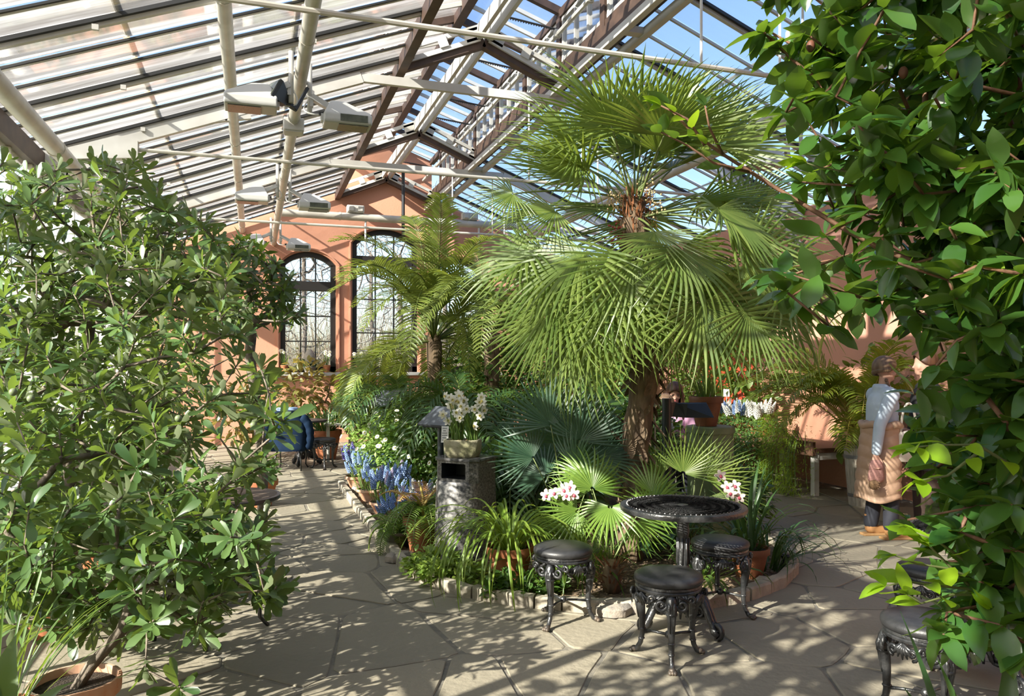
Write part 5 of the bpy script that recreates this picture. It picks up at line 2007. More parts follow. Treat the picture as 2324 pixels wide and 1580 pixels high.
M_red = leafmat('reddish_leaf', (0.10, 0.11, 0.03), (0.20, 0.2, 0.05), trans=.35, rough=.5, tcol=(.55, .4, .08))
M_petal = leafmat('white_petal', (0.78, 0.76, 0.66), (0.85, 0.84, 0.76), trans=.3, rough=.6, tcol=(.9, .9, .75))
M_cream = mat('cream_trumpet', (0.75, 0.66, 0.25), 0.6)
M_yellow = mat('daisy_eye', (0.6, 0.42, 0.04), 0.7)
M_orchid = leafmat('orchid_petal', (0.72, 0.58, 0.52), (0.8, 0.7, 0.62), trans=.3, rough=.55, tcol=(.9, .75, .7))
M_lip = mat('orchid_lip', (0.5, 0.08, 0.12), 0.5)
M_blue = mat('muscari_blue', (0.16, 0.27, 0.55), 0.6, (0.3, 0.42, 0.68), 60, 2)
M_purple = mat('hyacinth_purple', (0.13, 0.10, 0.40), 0.6, (0.2, 0.17, 0.5), 60, 2)
M_lilac = mat('hyacinth_lilac', (0.50, 0.42, 0.62), 0.6, (0.6, 0.52, 0.7), 60, 2)
M_whitefl = mat('hyacinth_white', (0.75, 0.74, 0.66), 0.6)
M_stem = mat('flower_stem', (0.12, 0.2, 0.04), 0.6)


def leafmass(root, pts_, m, tms, rnd, size=1.0, name='leaves', sun=None, obj=0, lsize=.05, center=None):
    """loose leaves at the points (local), facing up and outwards"""
    c = center if center is not None else sum(pts_, Vector()) / len(pts_)
    fr, wh = [], []
    for p in pts_:
        out = (p - c)
        out.z *= .5
        out = out.normalized() if out.length > 1e-4 else Vector((0, 0, 1))
        d = out + Vector((rnd.gauss(0, .6), rnd.gauss(0, .6), rnd.gauss(-.1, .5)))
        n = Vector((0, 0, 1)) + out * .6 + Vector((rnd.gauss(0, .3), rnd.gauss(0, .3), 0))
        fr.append(M4(p, leaf_frame(d, n, rnd.uniform(-.4, .4)), size * rnd.uniform(.6, 1.2)))
        wh.append(rnd.randrange(len(tms)))
    if obj:
        split_leaves(root, tms, None, m, fr, wh, max_obj=obj, part='leaf', rest=name, size=lsize)
    else:
        batch(name, tms, [np.array(f) for f in fr], wh, m, root)


def blob_pts(n, c, r, rnd, shell=.55, zmin=None):
    out = []
    c = Vector(c)
    while len(out) < n:
        v = Vector((rnd.gauss(0, 1), rnd.gauss(0, 1), rnd.gauss(0, 1))).normalized() * (shell + (1 - shell) * rnd.random())
        p = c + Vector((v.x * r[0], v.y * r[1], v.z * r[2]))
        if zmin is not None and p.z < zmin:
            continue
        out.append(p)
    return out


def bush(name, label, cat, base, blobs, m, tms, n, rnd, m_bark=None, size=1.0, obj=0, lsize=.05, stems=10, group=None, zmin=.03):
    """a leafy bush from ellipsoids (local centre, radii)"""
    t = thing(name, label, cat, base, 0, group)
    vol = [r[0] * r[1] * r[2] for c, r in blobs]
    P = []
    for (c, r), v in zip(blobs, vol):
        P += blob_pts(int(n * v / sum(vol)) + 1, c, r, rnd, .45, zmin)
    leafmass(t, P, m, tms, rnd, size, obj=obj, lsize=lsize)
    if stems:
        tips = [rnd.choice(P) * .97 for _ in range(stems)]
        nodes, par, rad, tn = grow([Vector((0, 0, 0)), Vector((0, 0, .1))], tips, rnd, rbase=.018, rtip=.003)
        branches(nodes, par, rad, m_bark or M_twig_g, t, 'stems')
    return t


LOBED = [leaf_template(.05, .034, .1, .1, 3, shape='pointed'), leaf_template(.06, .03, .2, .2, 3, shape='pointed')]
OVALS = [leaf_template(.06, .038, .15, .15, 3, shape='pointed'), leaf_template(.05, .03, .2, .2, 3, shape='oval')]
BROAD = [leaf_template(.16, .09, .15, .25, 4, shape='pointed'), leaf_template(.2, .08, .2, .3, 4, shape='pointed')]
NEEDLE = [leaf_template(.045, .007, .1, .2, 2, shape='pointed')]

# marguerites
b = cw((915 - 1162) / F * 9.1, 9.1, .03)
bl = [((0, 0, .55), (.52, .5, .4)), ((-.25, .25, .68), (.42, .4, .34)), ((.25, -.35, .5), (.42, .42, .34)), ((-.05, .5, .65), (.4, .4, .4)), ((-.3, -.1, .5), (.3, .35, .3)), ((.45, -.75, .42), (.36, .36, .34))]
t = bush('marguerite_bush', 'bright green marguerite bush with white daisies above the blue flowers', 'shrub', b, bl, M_daisyleaf, LOBED, 5200, rb, stems=24, size=1.0)
mb = MB()
for k in range(12):
    a = 2 * PI * k / 12
    d = Vector((math.cos(a), math.sin(a), .05))
    s = Vector((-math.sin(a), math.cos(a), 0)) * .007
    mb.add([d * .006, d * .022 - s, d * .03, d * .022 + s], [(0, 1, 2, 3)])
pet = mb.mesh('petals', M_petal)
eye = MB().ball((0, 0, .002), .008, 8, 5, (1, 1, .5)).mesh('eye', M_yellow, True)
for k in range(34):
    c, r = rb.choice(bl)
    v = Vector((rb.gauss(-.35, .6), rb.gauss(-.5, .6), abs(rb.gauss(.6, .5)))).normalized()
    p = Vector(c) + Vector((v.x * r[0], v.y * r[1], v.z * r[2])) * 1.06
    f = link('daisy', pet, t, mw=M4(p, rot_to(v + Vector((-.3, -.4, .5)))))
    link('eye', eye, f)

# grape hyacinths in terracotta bowls along the left kerb
def spike_mesh(m, H=.09, R=.017, n=60, s=.0062):
    mb = MB()
    for k in range(n):
        f = k / n
        a = k * 2.4
        r = R * (1 - f ** 2.2) * .95 + .002
        mb.ball((math.cos(a) * r, math.sin(a) * r, H * f), s * (1.15 - .5 * f), 5, 4)
    return mb


def flower_bowl(label, loc, R, H, m, nsp, kinds, leafn, rnd, spread, Hs=(.12, .2), tall=1.0, old=True, leafL=.22, out=0.0, mleaf=None):
    t = thing('flower_bowl', label, 'flowerpot', loc)
    pot(t, R, H, m, bottom=.62)
    sp = []
    for mm, big in kinds:
        me = spike_mesh(mm, .085 * big, .0115 * big, 52, .005 * big).mesh('flower_spike', mm, True)
        sp.append((me, mm))
    for k in range(nsp):
        a = rnd.uniform(0, 2 * PI)
        r = spread * math.sqrt(rnd.random())
        h = rnd.uniform(*Hs) * tall
        lean = Vector((math.cos(a) * r, math.sin(a) * r, h + H * .85))
        root_ = Vector((math.cos(a) * r * .55, math.sin(a) * r * .55, H * .85))
        me, mm = rnd.choice(sp)
        ax = (lean - root_).normalized()
        f = link('flower_spike', me, t, mw=M4(lean, rot_to(ax, rnd.uniform(0, 6)), rnd.uniform(.85, 1.25)))
        inv = ML[f.name].inverted()
        MB().tube([inv @ root_, inv @ lean, inv @ (lean + ax * .06)], .0035, 5).build('stem', M_stem, f)
    strap_clump(t, mleaf or M_strapm, leafn, leafL, .006, z=H * .85, spread=R * .6, lean=(.1, .9), droop=(.2, .9), rnd=rnd, var=4)
    return t


flower_bowl('weathered terracotta bowl of pale blue grape hyacinths next to the fern pot', G(915, 1225, .03), .15, .12, M_terra_old, 44, [(M_blue, 1.3), (M_blue, 1.2)], 22, rb, .22, Hs=(.14, .24))
flower_bowl('terracotta bowl of blue and lilac hyacinths, middle of the row along the kerb', G(872, 1165, .03), .16, .13, M_terra_old, 38, [(M_blue, 1.4), (M_blue, 1.5), (M_lilac, 1.6)], 22, rb, .26, Hs=(.16, .32))
flower_bowl('terracotta bowl of deep blue grape hyacinths below the marguerites', G(842, 1136, .03), .17, .14, M_terra_old, 40, [(M_blue, 1.5)], 22, rb, .3, Hs=(.16, .36))
flower_bowl('terracotta pot of violet hyacinths at the far end of the kerb', G(812, 1108, .03), .16, .16, M_terra_old, 28, [(M_purple, 2.1), (M_blue, 1.6)], 20, rb, .22, Hs=(.14, .3))
flower_bowl('row end bowl of pale blue and lilac flowers beneath the rusty fern', G(960, 1205, .03), .14, .2, M_terra_old, 26, [(M_lilac, 1.5), (M_blue, 1.3), (M_whitefl, 1.3)], 14, rb, .2, Hs=(.14, .22))

# ferns
def fern_plant(label, loc, R, H, mpot, nf, rnd, L=.42, orange=3, m=None, z=None):
    t = thing('potted_fern', label, 'potted plant', loc)
    pot(t, R, H, mpot)
    V = [feather_mesh(m or M_fernl, M_rachis_g, L=L * q, nl=22, leaf=.085, lw=.0042, droop=dr, start=.2, vee=.1, rnd=rnd, sweep=.35, hang=.25) for q, dr in ((1, .6), (.9, 1.0), (1.05, .8))]
    VO = [feather_mesh(M_ferno, M_rachis_y, L=L * 1.0, nl=20, leaf=.075, lw=.0045, droop=.1, start=.25, vee=.1, rnd=rnd, sweep=.5, hang=.1)]
    for k in range(nf):
        ml, ms = V[k % 3] if k >= orange else VO[0]
        o = link('frond', ml, t, loc=(rnd.uniform(-.04, .04), rnd.uniform(-.04, .04), H * .88), rot=(-rnd.uniform(-.1, .75) if k >= orange else rnd.uniform(-.2, .1), 0, 2.4 * k), scale=rnd.uniform(.8, 1.15))
        link('rachis', ms, o)
    return t


fern_plant('fresh green fern with rusty fronds in a terracotta pot left of the litter bin', G(957, 1248, .03), .16, .29, M_terra, 24, rb, orange=4)
fern_plant('leafy fern spilling over a low grey clay bowl by the kerb', G(897, 1240, .03), .14, .14, M_greypot, 16, rb, L=.3, orange=0)

# ground cover at the front of the bed
for lb, regs, n in (('pale green ground cover leaves at the foot of the litter bin', [(955, 1300, .14), (1000, 1290, .16), (1040, 1310, .16), (1075, 1325, .15), (985, 1318, .12)], 1100),
                    ('darker low leaves between the kerb and the terracotta pot', [(1165, 1350, .13), (1215, 1352, .13), (1255, 1345, .1), (1130, 1352, .08)], 600)):
    c0 = G(regs[0][0], regs[0][1], .03)
    t = thing('ground_cover', lb, 'plant', c0)
    P = []
    for u, v, r in regs:
        c = G(u, v, .03) - c0
        P += blob_pts(n // len(regs), (c.x, c.y, .05), (r, r, .12), rb, .5, .0)
    leafmass(t, P, M_cover if 'pale' in lb else M_ivy, OVALS, rb, 1.0, center=sum(P, Vector()) / len(P) - Vector((0, 0, .3)), obj=120, lsize=.06)

# arching strap-leaved plant in a big terracotta pot
q = G(1157, 1322, .03)
t = thing('strap_leaf_plant', 'arching lime green strap-leaved plant in a big terracotta pot', 'potted plant', q)
pot(t, .175, .27, M_terra)
strap_clump(t, M_spider, 76, .85, .0085, z=.24, spread=.11, lean=(.0, .45), droop=(2.0, 3.0), rnd=rb, var=7, even=True)
strap_clump(t, M_spider, 66, 1.1, .009, z=.24, spread=.11, lean=(.0, .6), droop=(2.4, 3.1), rnd=rb, var=7, even=True)
# orchids with strap leaves
def orchid_flower_meshes():
    mb = MB()
    for k in range(5):
        a = 2 * PI * k / 5 + PI / 2
        d = Vector((math.cos(a), math.sin(a), 0))
        s = Vector((-math.sin(a), math.cos(a), 0))
        w = .0135
        strip(mb, [d * .004, d * .018 + Vector((0, 0, .004)), d * .034 + Vector((0, 0, .006)), d * .044 + Vector((0, 0, .001))], [.004, w, w * .9, .002], up=(0, 0, 1), fold=.2)
    pm = mb.mesh('sepals', M_orchid, True)
    lm = MB().ball((0, -.008, .010), .012, 8, 6, (.9, 1.1, .9)).mesh('lip', M_lip, True)
    return pm, lm


OP, OL = orchid_flower_meshes()


def orchid(label, px, d, flowers, m, n, L, w, rnd, potR=None, lean=(.1, .8), droop=(.5, 1.4), z=.05):
    b = cw((px - 1162) / F * d, d, .03)
    t = thing('orchid_plant', label, 'orchid', b)
    if potR:
        pot(t, potR, .22, M_terra_dark)
        z = .2
    strap_clump(t, m, n, L, w, z=z, spread=.09, lean=lean, droop=droop, rnd=rnd, var=6)
    pts_ = [W(u, v, dd) - b for u, v, dd in flowers]
    MB().tube(bez((0, 0, z), (0, 0, .35), pts_[0] + Vector((0, 0, .1)), pts_[0], 10) + pts_[1:], .004, 6).build('flower_stalk', M_stem, t, smooth=True)
    for p in pts_:
        facing = -(p + b - Vector((0, 0, CAMH))).normalized() + Vector((rnd.uniform(-.5, .3), rnd.uniform(-.3, .3), rnd.uniform(-.2, .4)))
        f = link('blossom', OP, t, mw=M4(p, rot_to(facing, rnd.uniform(-.4, .4)), 1.05))
        link('lip', OL, f)
    return t


orchid('pink-white orchid flowering beside the strap-leaved pot', 1275, 5.6, [(1240, 1124, 5.35), (1258, 1120, 5.3), (1278, 1112, 5.3), (1293, 1105, 5.32), (1302, 1122, 5.28), (1287, 1124, 5.28)], M_strapm, 46, .6, .011, rb, lean=(.1, .9))
orchid('pink-white orchid with dark leaves behind the pierced table', 1700, 5.75, [(1635, 1080, 5.6), (1650, 1105, 5.55), (1668, 1103, 5.55), (1660, 1120, 5.5), (1678, 1128, 5.5)], M_strapd, 50, .72, .012, rb, potR=.15, lean=(.1, 1.0), droop=(.4, 1.6))
t = thing('strap_leaf_plant', 'clump of glossy strap leaves under the table beside the kerb', 'plant', cw((1580 - 1162) / F * 5.6, 5.6, .03))
strap_clump(t, M_strapm, 40, .5, .012, z=0, spread=.16, lean=(.1, 1.0), droop=(.5, 1.6), rnd=rb)
t = thing('strap_leaf_plant', 'clump of long arching leaves at the right end of the bed', 'plant', cw((1745 - 1162) / F * 6.0, 6.0, .03))
strap_clump(t, M_strapd, 46, .75, .010, z=0, spread=.14, lean=(.1, 1.0), droop=(.5, 1.7), rnd=rb)
t = thing('strap_leaf_plant', 'strap-leaved clump in shade between the trunk and the bin', 'plant', cw((1330 - 1162) / F * 5.75, 5.75, .03))
strap_clump(t, M_strapm, 50, .62, .010, z=0, spread=.2, lean=(.1, .9), droop=(.5, 1.5), rnd=rb)

# daffodils in the stone planter on the bin
t = thing('daffodil_planter', 'mossy stone trough of white daffodils standing on the litter bin', 'planter', BIN_TOP, BIN_ROT + .25)
MB().lathe([(.12, 0), (.135, .01), (.15, .05), (.152, .135), (.147, .145), (.13, .145), (.125, .12)], 28, cap=False, sx=1.02, sy=.72, power=3.2).build('trough', M_oldstone, t, smooth=40)
MB().lathe([(0, .12), (.128, .12)], 28, cap=False, sx=1.02, sy=.72, power=3.2).build('soil', M_compost, t)
mb = MB()
for k in range(6):
    a = 2 * PI * k / 6
    d = Vector((math.cos(a), math.sin(a), 0))
    strip(mb, [d * .004, d * .014 + Vector((0, 0, .001)), d * .026 + Vector((0, 0, -.002)), d * .031 + Vector((0, 0, -.005))], [.004, .0105, .007, .001], fold=.15)
PETD = mb.mesh('petals', M_petal, True)
TRM = MB().lathe([(.004, 0), (.007, .006), (.010, .012), (.0095, .0125), (.005, .004)], 12, cap=False).mesh('trumpet', M_cream, True)
BULB = MB().ball((0, 0, 0), .016, 8, 6, (1, 1, 1.3)).mesh('bulb', mat('bulb_skin', (.42, .27, .14), .7), True)
rd = random.Random(77)
for cx, nst in ((-.05, 18), (.085, 12)):
    for k in range(nst):
        base_ = Vector((cx + rd.uniform(-.045, .045), rd.uniform(-.05, .05), .12))
        h = rd.uniform(.26, .43)
        top = base_ + Vector((rd.uniform(-.07, .07) + (cx * .25), rd.uniform(-.06, .03), h))
        if k % 4 == 3:
            top = base_ + Vector((rd.choice((-1, 1)) * rd.uniform(.05, .1), -.08, rd.uniform(.14, .26)))
        fc = Vector((rd.uniform(-.8, .8), -1, rd.uniform(-.2, .5)))
        f = link('daffodil', PETD, t, mw=M4(top, rot_to(fc, rd.uniform(0, 1)), 1.3))
        link('trumpet', TRM, f)
        inv = ML[f.name].inverted()
        MB().tube([inv @ p for p in bez(base_, base_ + Vector((0, 0, h * .6)), top + Vector((0, .03, .02)), top, 8)], .0028, 5).build('stem', M_stem, f)
    for k in range(9):
        link('bulb', BULB, t, loc=(cx + rd.uniform(-.05, .05), rd.uniform(-.055, .055), .125))
    sub = [strap_mesh(M_strapm, rd.uniform(.28, .38), .006, .02 + .06 * q, .12 + .1 * q, rd) for q in range(5)]
    for k in range(24):
        link('leaf', rd.choice(sub), t, loc=(cx + rd.uniform(-.05, .05), rd.uniform(-.05, .05), .12), rot=(rd.uniform(-.12, .12), rd.uniform(-.12, .12), rd.uniform(0, 6.28)), scale=rd.uniform(.8, 1.1))

# terracotta pot with strap leaves on the green pedestal
t = thing('pedestal_plant', 'brown terracotta pot of upright strap leaves on the green pedestal', 'potted plant', PED + Vector((-.045, 0, 1.03)))
pot(t, .158, .28, M_terra_dark, bottom=.66)
strap_clump(t, M_strapm, 26, .4, .014, z=.24, spread=.08, lean=(.05, .6), droop=(.1, .7), rnd=rb)

# ---- right side: low bench with trailing plants
M_benchwood = mat('bench_wood', (0.16, 0.08, 0.045), 0.7, (0.1, 0.05, 0.03), 10, 4, stretch=(1, 8, 8))
bx0, by0, by1 = 6.5, 7.75, 12.4
t = thing('plant_bench', 'low white-legged bench with a brown edge under trailing plants', 'bench', (bx0, by0, 0))
MB().box((.42, (by1 - by0) / 2, .56), (.84, by1 - by0, .05)).build('bench_top', M_benchwood, t)
MB().box((-.01, (by1 - by0) / 2, .58), (.04, by1 - by0, .17)).build('front_board', M_benchwood, t)
for yy in (.06, 1.6, 3.1, 4.5):
    for xx in (.05, .78):
        MB().box((xx, yy, .27), (.07, .07, .54)).build('leg', M_white, t)
    MB().box((.42, yy, .48), (.7, .05, .08)).build('cross_rail', M_white, t)
M_box = mat('planter_box', (0.2, 0.1, 0.055), 0.75)
# trailing ivy cascade, asparagus fern, hyacinth trays
def P2(x, y, z):
    return Vector((x, y, z))


t = thing('trailing_ivy', 'dense small-leaved ivy cascading over the bench front', 'ivy', (6.45, 9.5, .6))
P = []
for k in range(5200):
    y = rb.uniform(-1.15, 1.3)
    z = rb.uniform(-.55, .28)
    bulge = .22 * math.cos((z + .1) * 2.2) + .05 * math.sin(y * 5 + z * 3)
    P.append(P2(-.08 - bulge * rb.uniform(.3, 1.1) + (.35 if z > .15 else 0) * rb.random(), y, z))
leafmass(t, P, M_ivy, OVALS, rb, .85, center=Vector((.6, 0, 0)))
for k in range(14):
    y = rb.uniform(-1.1, 1.2)
    MB().tube([(.05, y, .1), (-.15, y, .0), (-.22, y + rb.uniform(-.1, .1), -.3), (-.2, y + rb.uniform(-.1, .1), -.52)], .004, 4).build('vine', M_twig_g, t)
t = thing('asparagus_fern', 'feathery yellow-green asparagus fern hanging off the bench end', 'fern', (6.45, 8.15, .6))
P = []
for k in range(6500):
    y = rb.gauss(0, .22)
    z = rb.uniform(-.6, .42) - abs(y) * .3
    P.append(P2(-.08 - .22 * rb.random() - .05 * math.sin(y * 14), y, z))
leafmass(t, P, M_aspar, NEEDLE, rb, 1.0, center=Vector((.4, 0, .4)))
for k in range(30):
    y = rb.gauss(0, .2)
    MB().tube([(.1, y * .3, .05), (-.1, y * .7, .2), (-.25, y, -.1), (-.26, y * 1.1, -.45)], .003, 4).build('stem', M_stem, t)
t = thing('asparagus_fern', 'low feathery green fern behind the blue hyacinths on the bench', 'fern', (6.75, 10.6, .6))
P = blob_pts(3600, (0, 0, .2), (.45, .8, .32), rb, .4, .0)
leafmass(t, P, M_aspar, NEEDLE, rb, 1.2, center=Vector((.0, 0, .0)))
rt = random.Random(5)
for k, (y, kinds, lb) in enumerate(((10.35, [(M_blue, 2.1)], 'pot of pale blue hyacinths on the bench, left one'), (9.95, [(M_blue, 2.1), (M_whitefl, 2.0)], 'pot of blue and white hyacinths in the middle of the bench'), (9.5, [(M_blue, 2.0), (M_whitefl, 2.1)], 'pot of mixed hyacinths beside the small yellow card'), (9.05, [(M_whitefl, 2.2)], 'pot of white hyacinths nearest the golden palm'))):
    flower_bowl(lb, (6.66, y, .585), .17, .2, M_terra, 16, kinds, 18, rt, .18, Hs=(.12, .2))
label_sign('small pale yellow card on a stake among the bench hyacinths', Vector((6.6, 9.75, 1.2)), .09, .11, -YAW - .5, 0, (), base=.76)

# climbers and shrubs along the right wall
M_climb = leafmat('climber_leaf', (0.06, 0.12, 0.02), (0.17, 0.25, 0.05), trans=.3, rough=.45, tcol=(.45, .6, .07))
def wall_shrub(label, x, y, h, ry, m, tms, n, size=1.0, obj=0, ls=.1, name='climber_shrub', thick=.28, low=.5):
    bl_ = [((0, 0, h * .72), (thick, ry, h * .28)), ((-.05, ry * .3, h * .45), (thick, ry * .8, h * .3))]
    return bush(name, label, 'shrub', (x, y, 0), bl_, m, tms, n, rb, M_bark_grey, size=size, stems=22, obj=obj, lsize=ls, zmin=low)


SCHEF = []
wall_shrub('broad-leaved climber on the salmon wall above the bench flowers', 6.92, 9.6, 2.3, .8, M_climb, BROAD, 520, .9, obj=200, ls=.16)
wall_shrub('small-leaved evergreen climber behind the seated woman', 6.6, 12.6, 2.7, 1.3, M_ivy, OVALS, 5200, 1.5)
wall_shrub('loose climber beside the red door', 7.0, 11.4, 2.0, .5, M_climb, OVALS, 1200, 1.5)
wall_shrub('leafy shrub against the back wall right of the windows', 5.6, 15.3, 3.0, .7, M_ivy, OVALS, 3600, 1.6, thick=.9)
wall_shrub('tall leafy shrub in the corner of the salmon walls', 6.7, 14.4, 3.1, .8, M_climb, OVALS, 3200, 1.7, thick=.6)
wall_shrub('bushy climber on the right wall behind the white tub', 6.95, 7.2, 1.9, .6, M_climb, BROAD, 340, .8, obj=80, ls=.16)
wall_shrub('green climber on the right wall hidden behind the camellia', 6.95, 5.2, 2.4, 1.2, M_climb, BROAD, 700, .9)
# red door in the right wall
door = bpy.data.objects.new('door_1', None)
COL.objects.link(door)
struct(door)
door.location = (XR - .02, 10.9, 0)
M_reddoor = mat('red_paint', (0.46, 0.07, 0.03), 0.55, (0.4, 0.055, 0.025), 3, 3)
MB().box((0, 0, 1.1), (.06, 1.5, 2.2)).build('door_leaf', M_reddoor, door)
for yy in (-.36, .36):
    for zz in (.55, 1.5):
        MB().box((-.035, yy, zz), (.02, .5, .75)).build('door_panel', M_reddoor, door, bevel=.01)
MB().box((-.04, 0, 2.24), (.1, 1.66, .09)).build('door_head', M_brown, door)
MB().tube([(-.05, -.08, 1.0), (-.09, -.08, 1.0), (-.09, -.2, 1.0)], .01, 6).build('door_handle', M_lamp, door)

# shade plants filling the middle of the bed
for lb, px, d, bl_, m, tms, n, sz, ob in (
        ('broad dark leaves in the shade behind the blue-green fan', 1240, 7.6, [((0, 0, .5), (.6, .5, .5))], M_shade, BROAD, 380, 1.0, 120),
        ('light green leafy plant between trunk and feather palms', 1330, 8.4, [((0, 0, .8), (.7, .6, .65))], M_shade, BROAD, 480, 1.0, 100),
        ('leafy shrub behind the shaggy trunk', 1440, 8.6, [((0, 0, .7), (.55, .5, .6))], M_shade, OVALS, 2600, 1.5, 0),
        ('low leafy filler at the foot of the green pedestal', 1660, 7.4, [((0, 0, .3), (.4, .4, .3))], M_shade, OVALS, 1500, 1.3, 0),
        ('small-leaved filler behind the litter bin', 1110, 7.2, [((0, 0, .45), (.45, .4, .42))], M_shade, OVALS, 2000, 1.3, 0),
        ('leafy mound under the kentia fronds', 960, 8.9, [((0, 0, .6), (.5, .5, .5))], M_shade, OVALS, 1800, 1.4, 0),
        ('low filler leaves around the spiky fan palm', 1500, 6.5, [((0, 0, .25), (.5, .4, .25))], M_strapd, BROAD, 160, .9, 60)):
    bush('shade_plant', lb, 'plant', cw((px - 1162) / F * d, d, .03), bl_, m, tms, n, rb, stems=10, size=sz, obj=ob, lsize=.16)

# ---- plants before the back wall
bush('red_tinged_shrub', 'red-tinged leafy shrub under the left arched window', 'shrub', cw((690 - 1162) / F * 14.2, 14.2, 0), [((0, 0, 1.25), (.55, .5, .5)), ((.1, 0, .8), (.7, .5, .4))], M_red, BROAD, 520, rb, M_bark_red, size=.95, obj=120, lsize=.16)
t = thing('potted_agapanthus', 'big strap-leaved plant in a terracotta pot beyond the blue jacket', 'potted plant', cw((738 - 1162) / F * 13.2, 13.2, 0))
pot(t, .28, .5, M_terra)
strap_clump(t, M_strapd, 70, .95, .016, z=.46, spread=.18, lean=(.1, 1.0), droop=(.4, 1.4), rnd=rb)
bush('dark_evergreen_shrub', 'dark evergreen bush against the wall between the left and middle windows', 'shrub', cw((815 - 1162) / F * 13.2, 13.2, 0), [((0, 0, 1.0), (.42, .5, .6))], M_rho, OVALS, 2200, rb, stems=12, size=1.6)
bush('dark_evergreen_shrub', 'low dark bush in front of the middle window', 'shrub', cw((900 - 1162) / F * 13.5, 13.5, 0), [((0, 0, .7), (.8, .5, .5))], M_ken, OVALS, 2400, rb, stems=12, size=1.7)
bush('green_corner_shrub', 'pale leaves low on the wall under the left shrubs', 'shrub', cw((560 - 1162) / F * 13.2, 13.2, 0), [((0, 0, .8), (.8, .6, .6))], M_red, BROAD, 380, rb, stems=12, size=.9)
t = thing('side_table', 'small white slatted side table beyond the far stool', 'table', cw((770 - 1162) / F * 13.0, 13.0, 0))
for k in range(5):
    MB().box((0, -.2 + .1 * k, .62), (.5, .08, .025)).build('slat', M_white, t)
for sx in (-.2, .2):
    for sy in (-.18, .18):
        MB().box((sx, sy, .3), (.05, .05, .6)).build('leg', M_white, t)
# pots on the window sill
def sillx(px):
    x = (px - 1162) / F
    d = 16.4 / (CY - SY * x)
    return d * (CY * x + SY)


for px, kind, lb in ((645, 0, 'terracotta pot of narcissus at the left end of the sill'), (741, 0, 'terracotta pot of narcissus at the right jamb of the left window'), (813, 0, 'terracotta pot of white flowers at the left jamb of the middle window')):
    t = thing('sill_pot', lb, 'potted plant', (sillx(px), 16.38, SILLZ))
    pot(t, .082, .15, M_terra)
    strap_clump(t, M_strapm, 18, .3, .006, z=.13, spread=.05, lean=(.05, .4), droop=(.1, .6), rnd=rb, var=4)
    for k in range(5):
        a = rb.uniform(0, 6.28)
        tp_ = Vector((math.cos(a) * .09, math.sin(a) * .05, rb.uniform(.3, .46)))
        f = link('narcissus', PETD, t, mw=M4(tp_, rot_to((rb.uniform(-.5, .5), -1, .2)), 1.3))
        link('trumpet', TRM, f)
        inv = ML[f.name].inverted()
        MB().tube([inv @ Vector((0, 0, .13)), inv @ (tp_ * .8), inv @ tp_], .003, 4).build('stem', M_stem, f)
t = thing('sill_ivy_bowl', 'bowl of ivy with a pale stone egg on the left window sill', 'potted plant', (sillx(703), 16.38, SILLZ))
pot(t, .15, .12, M_greypot)
leafmass(t, blob_pts(520, (0, 0, .17), (.28, .13, .14), rb, .4, .02), M_rho, OVALS, rb, .9)
MB().lathe([(.0, .14), (.1, .18), (.125, .27), (.1, .38), (.05, .46), (0, .485)], 20, cap=False).build('stone_egg', mat('pale_stone', (.36, .33, .27), .9, (.25, .23, .2), 20, 4), t, smooth=True)

# ---- bottom corners
t = thing('clivia_plant', 'dark broad strap leaves rising at the bottom right corner', 'plant', cw((2235 - 1162) / F * 1.62, 1.62, .0))
pot(t, .19, .46, M_terra)
ms = [strap_mesh(M_strapd, .66, .026, .1 + .15 * k, .25 + .28 * k, rb, n=10) for k in range(6)]
for k in range(24):
    link('leaf', ms[k % 6], t, loc=(rb.uniform(-.05, .05), rb.uniform(-.05, .05), .42), rot=(0, rb.uniform(-.1, .1), 2.4 * k), scale=rb.uniform(.7, 1.0))
link('leaf', strap_mesh(M_strapd, .7, .024, .16, .12, rb, n=10), t, loc=(-.05, -.03, .42), rot=(0, 0, 1.25))
t = thing('grass_clump', 'thin grassy leaves at the left edge in front of the shrub', 'plant', cw((-20 - 1162) / F * 2.9, 2.9, .0))
pot(t, .16, .3, M_terra)
strap_clump(t, M_strapm, 60, .75, .005, z=.27, spread=.12, lean=(.0, .7), droop=(.2, 1.2), rnd=rb)
t = thing('broad_leaf_plant', 'few wide dark leaves in the bottom left corner', 'plant', cw((-30 - 1162) / F * 1.95, 1.95, .0))
pot(t, .15, .5, M_terra)
ms = [strap_mesh(M_strapm, .42, .04, .3 + .18 * k, .5 + .2 * k, rb, n=8) for k in range(4)]
for k in range(12):
    link('leaf', ms[k % 4], t, loc=(0, 0, .47), rot=(0, 0, 2.4 * k), scale=rb.uniform(.8, 1.1))
# terracotta pots with young plants behind the left shrub
for px, d, R, H, lb in ((590, 8.8, .2, .3, 'terracotta pot below the small dark tree'), (470, 6.2, .2, .28, 'terracotta pot beyond the brown cafe table'), (250, 5.6, .22, .34, 'terracotta pot between the left shrub stems'), (120, 4.6, .2, .3, 'terracotta pot beside the low shrub at the left edge')):
    t = thing('potted_plant', lb, 'potted plant', cw((px - 1162) / F * d, d, 0))
    pot(t, R, H, M_terra)
    leafmass(t, blob_pts(160, (0, 0, H + .1), (R * 1.2, R * 1.2, .2), rb, .3, H * .9), M_shade, OVALS, rb, 1.4, obj=30, lsize=.08)

